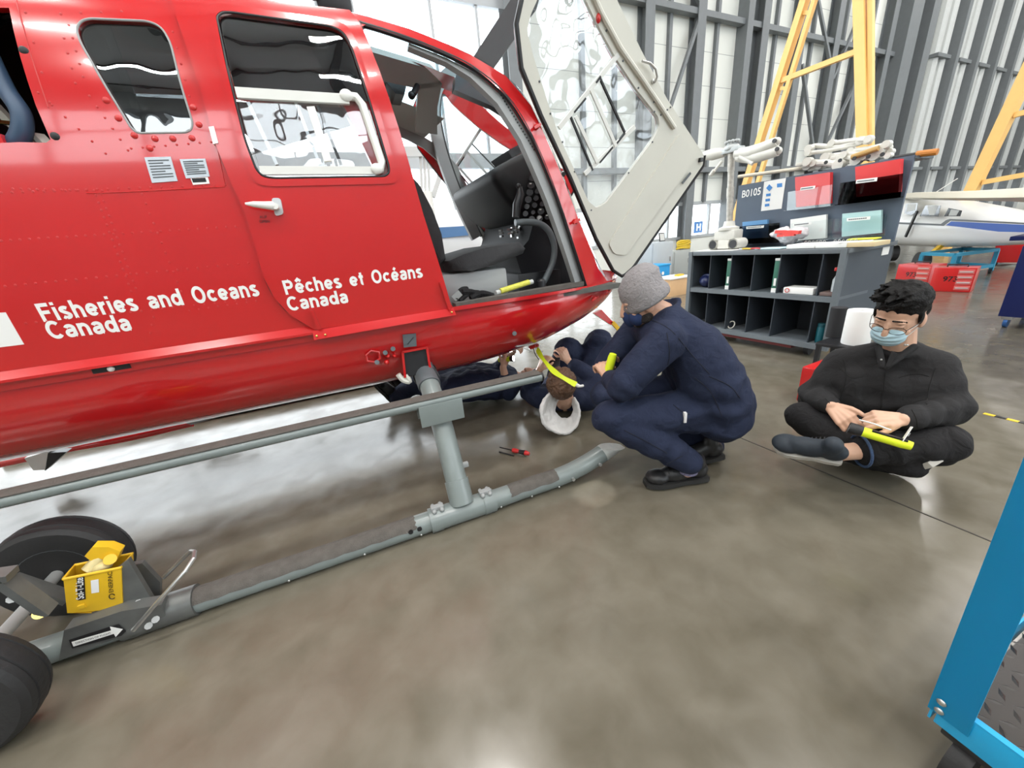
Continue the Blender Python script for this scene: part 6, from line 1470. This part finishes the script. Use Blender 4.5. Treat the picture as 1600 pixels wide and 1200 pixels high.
# sign outside
t = bthing('outdoor_sign', 'blue square sign with white H seen through the low window', 'sign')
q = bY(1091, 355, 16); MB().box((q.x, 16, q.z), (.66, .04, .60)).build('sign_board', mat('sign_blue', (.008, .07, .2), .5), t); MB().box((q.x, 16, (q.z - .3 - .16) / 2), (.06, .06, q.z - .3 + .16)).build('post', 'steel', t)
MB().box((q.x - .13, 15.975, q.z), (.07, .01, .36)).box((q.x + .13, 15.975, q.z), (.07, .01, .36)).box((q.x, 15.975, q.z), (.2, .01, .07)).build('sign_letter', 'paper', t)
# yellow gantry cranes
def gantry(px_list, X_, label, bars):
    t = bthing('gantry_frame', label, 'gantry')
    for (a, b_, w_) in px_list:
        A, B = bX(*a, X_), bX(*b_, X_); d = (B - A); B2 = A + d * ((A.z) / (A.z - B.z)) if A.z > B.z else B; A2 = A - d * .35
        MB().bar(A2, B2, w_, w_ * 1.3, up=(1, 0, 0)).build('leg', 'crane_yellow', t)
    for (a, b_, w_) in bars: MB().bar(bX(*a, X_), bX(*b_, X_), w_, w_, up=(1, 0, 0)).build('cross_bar', 'crane_yellow', t)
    return t
gantry((((1258, 0), (1187, 222), .10), ((1273, 0), (1204, 222), .06), ((1345, 0), (1350, 222), .13), ((1361, 0), (1361, 222), .06)), 8.0, 'tall yellow steel gantry standing behind the workbench board', (((1219, 127), (1343, 79), .075), ((1252, 20), (1265, 20), .05), ((1220, 138), (1230, 138), .05), ((1346, 90), (1362, 90), .05)))
gantry((((1622, 80), (1518, 298), .20),), 14.0, 'yellow steel gantry leg at the right edge beyond the white aeroplane', (((1535, 285), (1640, 266), .10), ((1585, 180), (1640, 165), .10)))
# white light aeroplane with a blue flash
plane = bthing('light_aeroplane', 'white high-wing aeroplane with blue flash parked in front of the far wall', 'aeroplane')
A0, A1 = Vector((12.3, 4.4, 0)), Vector((9.0, 1.3, 0)); ad = (A1 - A0).normalized(); an_ = Vector((-ad.y, ad.x, 0)); 
if an_.dot(A0) > 0: an_ = -an_
AC = A0 - an_ * .0
def pl_(px, py, d=0.0):
    n = Vector((an_.x, an_.y, 0)); n = b2w(n); p0 = b2w(A0 + an_ * d); p0.z = 0; return w2b(onP(px, py, p0, n))
rings = []
for px, top, bot, hw in ((1330, 340, 366, .30), (1370, 322, 372, .5), (1400, 309, 377, .55), (1440, 312, 383, .56), (1480, 316, 385, .55), (1510, 321, 386, .50), (1550, 328, 385, .42), (1600, 338, 383, .34), (1680, 345, 378, .22), (1760, 350, 374, .14)):
    T_, B_ = pl_(px, top), pl_(px, bot); c_ = (T_ + B_) / 2; hz_ = (T_.z - B_.z) / 2; ring = []
    for k_ in range(20):
        a = 2 * math.pi * k_ / 20; ca, sa = math.cos(a), math.sin(a); ring.append(c_ + an_ * (hw * math.copysign(abs(ca) ** .6, ca)) + Vector((0, 0, hz_ * math.copysign(abs(sa) ** .7, sa))))
    rings.append(ring)
MB().loft(rings, closed=True, cap=True).build('fuselage', mat('aeroplane_white', (.74, .74, .73), .3, coat=.4), plane, angle=50)
def pside(pts, m, name, d=.565, t_=.004):
    mb = MB(); mb.prism([pl_(x, y, d) for x, y in pts], an_ * -t_); return mb.build(name, m, plane, flat=True)
for pts in ([(1416, 318), (1434, 317), (1432, 331), (1424, 336), (1413, 334)], [(1446, 321), (1470, 321), (1466, 338), (1437, 338)], [(1482, 325), (1503, 329), (1500, 338), (1475, 338)]):
    pside(pts, mat('cabin_glass', (.03, .035, .04), .1, coat=.5), 'cabin_window', .572)
pside([(1449, 322), (1466, 321), (1460, 336), (1452, 336)], 'grey_light', 'painted_window_light', .574); pside([(1418, 319), (1431, 318), (1429, 329), (1416, 331)], 'grey_light', 'painted_window_light', .574); pside([(1486, 327), (1499, 329), (1494, 337), (1482, 337)], 'grey_light', 'painted_window_light', .574)  # light-grey patches paint brightness onto the dark cabin glass
pside([(1400, 347), (1470, 350), (1478, 344), (1484, 342), (1640, 350), (1640, 352.5), (1485, 345), (1474, 353), (1400, 350)], 'grey_dark', 'pinstripe', .570)
pside([(1478, 352), (1486, 346), (1640, 353), (1640, 364), (1560, 362)], mat('flash_blue', (.015, .09, .42), .4), 'blue_flash', .570)
MB().bar(pl_(1433, 330, .6), pl_(1415, 370, .6), .03, .05).build('wing_strut', 'black', plane)
W0, W1 = pl_(1414, 303, .2), pl_(1600, 306, 1.6)
wr = []
for s_, (px, py, dd, ch) in enumerate(((1418, 306, .0, 1.5), (1500, 306, .9, 1.45), (1600, 304, 1.9, 1.3), (1720, 300, 3.0, 1.1))):
    c_ = pl_(px, py, dd); 
    wr.append([c_ + ad * (ch * u) + Vector((0, 0, z)) for u, z in ((-.35, .0), (-.2, .06), (.2, .05), (.62, .0), (.2, -.03), (-.2, -.045))])
MB().loft(wr, closed=True, cap=True).build('wing', mat('wing_cream', (.62, .58, .48), .4), plane, angle=50)
MB().cyl(pl_(1458, 303, .0), pl_(1496, 279, .0), .008, 6).build('aerial', 'paper', plane)
g0 = pl_(1475, 380, .3); g1 = Vector((g0.x, g0.y, .2)) + an_ * .25
MB().bar(g0, g1, .1, .05).build('gear_leg', 'yellow', plane); MB().tube([g1 + an_ * -.06, g1 + an_ * .06], .19, 20).build('wheel', 'rubber', plane)
g1 = pl_(1395, 395, .0); g1.z = .19; MB().tube([g1 + an_ * -.06, g1 + an_ * .06], .18, 20).build('wheel', 'rubber', plane); MB().bar(Vector((g1.x, g1.y, .2)), Vector((g1.x, g1.y, .6)), .06, .06).build('nose_leg', 'steel', plane)
# blue trestle dolly
t = bthing('blue_trestle', 'teal blue steel trestle frame on the floor under the aeroplane', 'trestle')
tb = mat('trestle_blue', (.02, .26, .42), .45); za, zb_ = .42, .22; P_ = [bfl(x, y) for x, y in ((1436, 421), (1475, 426), (1507, 417), (1470, 412))]
P_ = [Vector((9.8, 3.15, 0)), Vector((9.5, 2.65, 0)), Vector((10.4, 2.42, 0)), Vector((10.7, 2.92, 0))]
for i, p in enumerate(P_): MB().bar((p.x, p.y, .06), (p.x, p.y, .40), .05, .05).build('leg', tb, t); MB().tube([(p.x, p.y - .02, .045), (p.x, p.y + .02, .045)], .045, 12).build('caster', 'rubber', t)
for i in range(4):
    a, b_ = P_[i], P_[(i + 1) % 4]
    for z in (.14, .40): MB().bar((a.x, a.y, z), (b_.x, b_.y, z), .05, .05).build('rail', tb, t)
# red open tool boxes
def toolbox(x, y, rz, label, w_=.42):
    t = thing('tool_box', label, 'tool box', b2w((x, y, 0)), TH + rz, 'red tool boxes on the far floor')
    MB().box((0, 0, .17), (.3, w_, .34), bev=.01).build('chest', 'red_flat', t)
    mb = MB(); 
    for i in range(4): mb.box((-.152, -w_ * .28, .06 + i * .075), (.006, w_ * .36, .06), bev=.002)
    mb.build('drawers', mat('pale_red_drawer', (.62, .14, .13), .4), t)
    for i in range(4): MB().box((-.158, -w_ * .28, .06 + i * .075), (.008, w_ * .30, .012)).build('drawer_handle', 'grey_light', t)
    MB().tube([(0, -.1, .34), (0, -.1, .37), (0, .1, .37), (0, .1, .34)], .01, 8).build('handle', 'black', t)
    mb = MB(); text_on(mb, '973', (-.1525, .09, .15), (0, -1, 0), (0, 0, 1), .07, bold=.02); mb.build('number', 'black', t, flat=True); return t
toolbox(8.35, 2.27, .15, 'red tool box with pale drawers nearer the aeroplane tail, lettered in black'); toolbox(8.75, 2.78, -.25, 'red tool box half hidden behind the seated man’s hair', .46)
# navy tool cabinet on the right edge
t = bthing('tool_cabinet', 'tall navy tool cabinet on blue casters at the right edge', 'tool cabinet')
nx = 6.06; T_ = bX(1589, 384, nx); B_ = bX(1557, 498, nx)
MB().box((nx + .35, (B_.y + .0) - .5, (.11 + T_.z) / 2), (.7, 1.0, T_.z - .11), bev=.008).build('body', 'navy_paint', t)
MB().box((nx + .35, B_.y - .38, T_.z + .06), (.5, 1.0, .04), bev=.006).build('top_shelf', 'navy_paint', t)
MB().box((nx + .3, B_.y - .14, T_.z + .03), (.05, .05, .08)).build('shelf_post', 'navy_paint', t)
for dy in (-.06, -.9):
    for dx in (.05, .62):
        w = MB(); w.tube([(nx + dx, B_.y + dy - .014, .05), (nx + dx, B_.y + dy + .014, .05)], .05, 16); w.build('caster', mat('caster_blue', (.03, .12, .35), .5), t)
        MB().box((nx + dx, B_.y + dy, .095), (.09, .07, .03), bev=.005).build('caster_plate', 'steel', t)
# far boxes by the wall
o = cab('crate', 'low navy crate far off under the aeroplane tail', 'crate', 0, 0, 0, 1, 1, 'navy_paint') if False else None
t = bthing('navy_crate', 'low navy crate far off under the aeroplane tail', 'crate'); q = bX(1530, 388, 15); MB().box((15.3, q.y, .36), (.6, .75, .30), bev=.01).build('body', 'navy_paint', t)
for dx in (-.2, .2):
    for dy in (-.3, .3): MB().box((15.3 + dx, q.y + dy, .105), (.08, .08, .21)).build('leg', 'black', t)
t = bthing('red_drum', 'red cart far off beside the navy tool cabinet', 'cart'); q = bX(1578, 398, 11.5); MB().box((11.8, q.y, .32), (.5, .45, .5), bev=.02).build('body', 'red_flat', t)
for dy in (-.18, .18): MB().tube([(11.65, q.y + dy - .02, .07), (11.65, q.y + dy + .02, .07)], .07, 12).build('wheel', 'rubber', t)
# floor marks
mb = MB(); a, b_ = bfl(1488, 429), bfl(1600, 408); mb.bar((a.x, a.y, .001), (b_.x, b_.y, .001), .16, .002); o = mb.build('trim_10', mat('drain_cover', (.22, .19, .16), .6)); place_building(o); struct(o)
t = thing('hazard_tape', 'yellow and black striped tape on the floor at the right edge', 'tape', (0, 0, 0))
a, b_ = fl(1537, 646), fl(1612, 664)
for i in range(4):
    p, q = a.lerp(b_, i / 4), a.lerp(b_, (i + 1) / 4); MB().bar((p.x, p.y, .0012), (q.x, q.y, .0012), .028, .0024).build('stripe', 'black' if i % 2 else mat('tape_yellow', (.70, .48, .03), .5), t)
# seen through the cockpit: hoist stand and a white aircraft
t = bthing('engine_hoist', 'pale steel hoist stand seen through the helicopter cockpit', 'hoist')
Yh = 6.0
def hb_(x, y): return bY(x, y, Yh)
for a, b_, w_ in (((600, 238), (690, 238), .12), ((690, 238), (600, 244), .05)): MB().bar(hb_(*a), hb_(*b_), w_, w_).build('beam', 'grey_light', t)
for x in (657, 663, 669): MB().cyl(hb_(x, 242), hb_(x + 2, 300), .02, 8).build('hanger_rod', 'grey_light', t)
A = hb_(664, 300); MB().tube([A, (A.x, A.y, .06)], .10, 14).build('post', 'white_paint', t); MB().bar(hb_(690, 265), hb_(676, 308), .07, .07).build('brace', 'grey_light', t)
MB().box((A.x, A.y, .03), (.9, .7, .06), bev=.01).build('base', 'grey_mid', t)
t = bthing('white_aircraft', 'white and blue aircraft nose seen through the helicopter cockpit', 'aircraft'); Ya = 6.9
rings = []
for px, top, bot, hw in ((600, 330, 440, .5), (660, 326, 430, .5), (700, 326, 425, .48), (740, 330, 420, .42), (775, 345, 410, .3), (800, 365, 400, .12)):
    T_, B_ = bY(px, top, Ya), bY(px, bot, Ya); c_ = (T_ + B_) / 2; hz_ = (T_.z - B_.z) / 2
    rings.append([c_ + Vector((0, -hw * math.copysign(abs(math.cos(a)) ** .7, math.cos(a)), hz_ * math.sin(a))) for a in np.linspace(0, 2 * math.pi, 20, endpoint=False)])
MB().loft(rings, closed=True, cap=True).build('nose', mat('aircraft_white', (.72, .73, .74), .3), t, angle=50)
MB().prism([bY(x, y, Ya - .52) for x, y in ((640, 358), (745, 352), (745, 366), (640, 378))], (0, .02, 0)).build('blue_band', mat('band_blue', (.06, .16, .34), .4), t)
for px in (650, 740): 
    q = bY(px, 420, Ya); MB().tube([(q.x - .05, Ya, .15), (q.x + .05, Ya, .15)], .15, 14).cyl((q.x, Ya, .15), (q.x, Ya, .6), .03, 8).build('wheel', 'rubber', t)
# ================================================================== near things: ground wheels, cart, tools, streamer
gw = thing('ground_handling_wheels', 'pair of black ground wheels with a yellow hand pump clamped on the near skid', 'ground wheels')
XW = -1.29
def tire(y, name='tire'):
    m = Matrix.Rotation(math.pi / 2, 3, 'X'); r = .205; w = .062
    prof = [(.10, -w * .8), (.135, -w), (.185, -w * .95), (.200, -w * .72), (.205, -w * .45), (.2015, -w * .42), (.2015, -w * .36), (.205, -w * .33), (.207, 0), (.205, w * .33), (.2015, w * .36), (.2015, w * .42), (.205, w * .45), (.200, w * .72), (.185, w * .95), (.135, w), (.10, w * .8)]
    t = MB().lathe(prof, (XW, y, .205), 48, rot=m).build(name, 'rubber', gw, angle=28)
    MB().lathe([(0, -w * .55), (.05, -w * .7), (.09, -w * .62), (.115, -w * .9), (.115, w * .9), (.09, w * .62), (.05, w * .7), (0, w * .55)], (XW, y, .205), 32, rot=m).build('hub', 'grey_dark', t)
tire(1.80); tire(1.265)
ax_ = MB(); ax_.cyl((XW, 1.2, .205), (XW, 1.87, .205), .02); ax_.build('axle', 'grey_mid', gw)
def gy(px, py, y=1.50): return onY(px, py, y)
gm = mat('oily_grey_steel', (.13, .135, .13), .4, .3, var=.3, vscale=20)
MB().prism([gy(x, y, 1.48) for x, y in ((92, 1032), (100, 985), (190, 955), (252, 945), (262, 972), (215, 985))], (0, .05, 0)).build('base_plate', gm, gw)
MB().prism([gy(x, y, 1.53) for x, y in ((170, 900), (200, 875), (245, 950), (250, 975), (185, 975))], (0, .02, 0)).build('side_cheek', gm, gw)
MB().prism([gy(x, y, 1.62) for x, y in ((195, 885), (222, 880), (250, 910), (250, 965), (205, 960))], (0, .02, 0)).build('side_cheek', gm, gw)
for (a, b_, y) in (((0, 900), (78, 955), 1.44), ((18, 905), (108, 935), 1.66), ((-40, 905), (20, 896), 1.44)):
    MB().bar(gy(*a, y), gy(*b_, y), .05, .022, up=(0, 0, 1)).build('lift_arm', gm, gw)
MB().cyl(gy(62, 958, 1.42), gy(62, 958, 1.46), .017).build('brass_pin', 'brass', gw)
bl = MB()
for p, y in (((216, 942), 1.515), ((243, 968), 1.47), ((232, 978), 1.47), ((18, 936), 1.42)): bl.cyl(gy(*p, y), gy(*p, y + .03), .012, 8)
bl.build('bolts', mat('dull_bolt', (.3, .3, .29), .4, .6), gw)
# pump box: open-topped yellow case
Yp = 1.525; fr_ = [(99, 905), (189, 887), (192, 950), (190, 958), (182, 952), (105, 958)]
F_ = [gy(x, y, Yp) for x, y in fr_]; dv = Vector((.03, .13, .02))
pb = MB(); pb.prism(F_, (0, .006, 0)); B_ = [gy(x + 18, y - 22, Yp + .075) for x, y in fr_]; pb.prism(B_, (0, .006, 0))
for i, j in ((5, 0), (1, 2), (2, 3), (3, 5)):
    pb.add([F_[i], F_[j], B_[j], B_[i]], [(0, 1, 2, 3)])
pump = pb.build('pump_case', 'yellow', gw, angle=30)
mb = MB(); mb.tube([F_[0], F_[1], B_[1], B_[0], F_[0]], .005, 8); mb.build('case_rim', 'yellow', pump)
mb = MB(); mb.cyl(gy(140, 893, 1.555), gy(160, 872, 1.58), .026, 16); mb.ell(gy(160, 884, 1.56), (.03, .03, .02), 14, 10); mb.build('pump_body', mat('worn_pump', (.5, .42, .2), .4, .3, var=.4, vscale=40), pump)
mb = MB(); mb.prism([gy(x, y, 1.56) for x, y in ((132, 869), (144, 855), (170, 855), (188, 862), (181, 878), (159, 874), (141, 876))], (0, .035, 0)); mb.tube([gy(172, 874, 1.545), gy(172, 874, 1.60)], .018, 14); mb.build('pump_lever', 'yellow', pump)
pf = Vector((0, -.0015, 0)); 
q_ = MB(); q_.prism([gy(x, y, Yp - .001) for x, y in ((120, 903), (132, 900), (134, 936), (122, 938))], (0, -.001, 0)); lb_ = q_.build('name_label', 'black', pump, flat=True)
q_ = MB(); A, B = gy(131, 935, Yp - .0035), gy(129.5, 902, Yp - .0035); text_on(q_, 'Sol-T-Lite', A, B - A, gy(121, 920, Yp) - gy(131, 918, Yp), .020, width=(B - A).length, bold=.02); q_.build('label_lettering', 'decal', lb_, flat=True)
q_ = MB(); q_.prism([gy(x, y, Yp - .001) for x, y in ((142, 907), (154, 905), (155, 925), (143, 927))], (0, -.001, 0)); q_.build('white_label', 'paper', pump, flat=True)
q_ = MB(); A, B = gy(177, 925, Yp - .002), gy(175, 893, Yp - .002); text_on(q_, 'ENERPAC', A, B - A, gy(168, 910, Yp) - gy(177, 908, Yp), .012, width=(B - A).length, bold=.01); q_.build('case_lettering', 'black', pump, flat=True)
q_ = MB(); q_.tube([gy(175 + 4.5 * math.cos(a), 932 + 4 * math.sin(a), Yp - .002) for a in np.linspace(.5, 5.8, 14)], .0015, 5); q_.build('case_emblem', 'black', pump)
q_ = MB(); q_.box(gy(128, 948, Yp - .004), (.02, .008, .018), bev=.003); q_.build('case_tab', 'yellow', pump)
Ya_ = 1.476
q_ = MB(); q_.prism([gy(x, y, Ya_) for x, y in ((108, 1000), (185, 975), (197, 986), (190, 993), (113, 1013))], (0, -.001, 0)); al = q_.build('arrow_label', 'black', gw, flat=True)
q_ = MB(); q_.prism([gy(x, y, Ya_ - .0015) for x, y in ((112, 1003), (174, 985), (172, 979), (192, 983), (181, 995), (178, 990), (115, 1010))], (0, -.001, 0)); q_.build('arrow', 'paper', al, flat=True)
q_ = MB(); A, B = gy(119, 1006.5, Ya_ - .003), gy(174, 990, Ya_ - .003); text_on(q_, 'DIRECTION OF FLIGHT', A, B - A, (0, 0, 1), .008, width=(B - A).length, bold=.0); q_.build('arrow_lettering', 'black', al, flat=True)
mb = MB(); mb.tube([gy(x, y, yy) for x, y, yy in ((208, 985, 1.45), (240, 948, 1.45), (290, 892, 1.46), (303, 872, 1.49), (304, 862, 1.52), (298, 861, 1.55), (256, 902, 1.58))], .0075, 8); mb.build('release_handle', 'steel', gw)
# bent tube heel of skid clamp
MB().tube([(-1.05, 1.535, .05), (-.82, 1.535, .05)], .058, 18).build('skid_clamp', gm, gw)
# ---------------------------------------------------------------- blue cart with a tread-plate tray
cart = thing('utility_cart', 'bright blue steel cart with black tread plate tray at the lower right', 'cart')
cz = .2; K = fl(1449, 1104, cz); top_ = onX(1602, 708, K.x + .02); pd = (top_ - K).normalized()
E1 = K + pd * 1.1
wy_ = Vector((0, -.062, 0)); wx_ = Vector((.06, 0, 0)); th = .004
pm = MB(); pm.add([K, K + wy_, E1 + wy_, E1], [(0, 1, 2, 3)]); pm.add([K + Vector((th, 0, 0)), K + wy_ + Vector((th, 0, 0)), E1 + wy_ + Vector((th, 0, 0)), E1 + Vector((th, 0, 0))], [(3, 2, 1, 0)])
pm.prism([K, K + wx_, E1 + wx_, E1], (0, -th, 0)); pm.prism([K, K + wy_, E1 + wy_, E1], (th, 0, 0)); pm.build('corner_post', 'blue', cart, flat=True)
tx0, ty0 = K.x + .006, K.y - .004; tz = cz + .03
pm = MB(); pm.box((tx0 + .002, ty0 - .45, cz + .005), (.005, .88, .075), bev=.0015); pm.box((tx0 + .006, ty0 - .45, cz + .043), (.014, .88, .004)); pm.build('tray_edge', 'blue', cart)
pm = MB(); pm.box((tx0 + .45, ty0 - .002, cz + .005), (.9, .005, .075), bev=.0015); pm.build('tray_edge', 'blue', cart)
tread = mat('black_tread_plate', (.03, .025, .022), .34, var=.2)
pm = MB(); pm.box((tx0 + .45, ty0 - .45, cz + .0), (.88, .87, .01)); tr_ = pm.build('tray', tread, cart)
pm = MB()
for i in range(26):
    for j in range(26):
        x, y = tx0 + .03 + i * .032, ty0 - .02 - j * .032
        if x > tx0 + .85 or y < ty0 - .85: continue
        a = .6 if (i + j) % 2 else .6 + math.pi / 2; c_, s_ = math.cos(a), math.sin(a); L_, w_ = .017, .0052; p = Vector((x, y, cz + .005)); u_ = Vector((c_, s_, 0)); v_ = Vector((-s_, c_, 0))
        pm.add([p - u_ * L_, p - v_ * w_, p + u_ * L_, p + v_ * w_, p + Vector((0, 0, .0034))], [(0, 1, 4), (1, 2, 4), (2, 3, 4), (3, 0, 4)])
pm.build('tread_bars', tread, tr_, weld=False)
for p in ((1471, 1098), (1467, 1111)): MB().ell(onX(*p, K.x - .002), (.004, .008, .008), 12, 8).build('rivet', 'steel', cart)
for dx, dy in ((.06, -.06), (.06, -.8), (.8, -.06), (.8, -.8)):
    c_ = MB().tube([(tx0 + dx, ty0 + dy - .018, .065), (tx0 + dx, ty0 + dy + .018, .065)], .065, 22).build('caster', 'rubber', cart); MB().box((tx0 + dx, ty0 + dy, .148), (.08, .08, .04), bev=.006).build('caster_fork', 'black', c_)
o = MB().box((tx0 + .62, ty0 - .14, cz + .075), (.28, .2, .13), rz=.1, bev=.012).build('red_tool_case', 'red_flat'); tag(o, 'red case lying on the tray of the blue cart', 'case')
# ---------------------------------------------------------------- screwdriver on the floor
t = thing('screwdriver', 'red and black ratchet screwdriver lying on the floor behind the skid', 'screwdriver')
a, b_ = fl(781, 699, .02), fl(827, 709, .02); d = (b_ - a).normalized(); s0 = a.lerp(b_, .45)
MB().tube([s0, s0.lerp(b_, .2), s0.lerp(b_, .35), s0.lerp(b_, .8), b_], [.014, .015, .011, .0155, .010], 14).build('handle', 'red_flat', t)
MB().tube([s0.lerp(b_, .4), s0.lerp(b_, .75)], [.0125, .0165], 14).build('grip', 'black', t)
MB().tube([s0, a], .004, 8).build('blade', 'black', t); a2, b2_ = fl(780, 706, .006), fl(803, 712, .006); o = MB().tube([a2, b2_], .004, 8).build('driver_bit', 'black'); tag(o, 'thin dark driver bit on the floor beside the red screwdriver', 'driver bit')
# ---------------------------------------------------------------- streamer hanging from the belly
t = thing('pull_streamer', 'yellow ribbon streamer hanging from the helicopter belly over brown hair', 'streamer')
P_ = [onY(x, y, yy) for x, y, yy in ((839, 545, 2.28), (848, 560, 2.18), (862, 577, 2.08), (880, 590, 1.99), (900, 601, 1.93))]
sp = spline(P_, 6); mb = MB(); rows = []
for i, p in enumerate(sp): w_ = Vector((.010 + .004 * math.sin(i * .6), .004, .012)); rows.append([p - w_, p + w_])
mb.loft(rows); mb.loft([[q + Vector((0, .0012, 0)) for q in r_] for r_ in rows]); mb.build('ribbon', 'hivis', t)
mb = MB(); e = sp[-1]; mb.tube(spline([e, e + Vector((.02, -.01, -.012)), e + Vector((.045, -.02, -.01))], 4), [.012] * 4 + [.009] * 4 + [.004], 8); mb.build('end_tag', 'paper', t)
mb = MB(); mb.tube([P_[0] + Vector((.012 * math.cos(a_), 0, .02 + .012 * math.sin(a_))) for a_ in np.linspace(0, 2 * math.pi, 14)], .002, 6); mb.build('ring', 'steel', t)
mb = MB(); mb.box(onY(834, 541, 2.31), (.07, .03, .02), rot=Matrix.Rotation(-.15, 3, 'Y'), bev=.004); mb.build('red_cover', 'red_flat', t)
mb = MB(); mb.tube(spline([onY(x, y, 2.34) for x, y in ((833, 543), (836, 553), (842, 562))], 4), .003, 6); mb.build('cord', 'black', t)
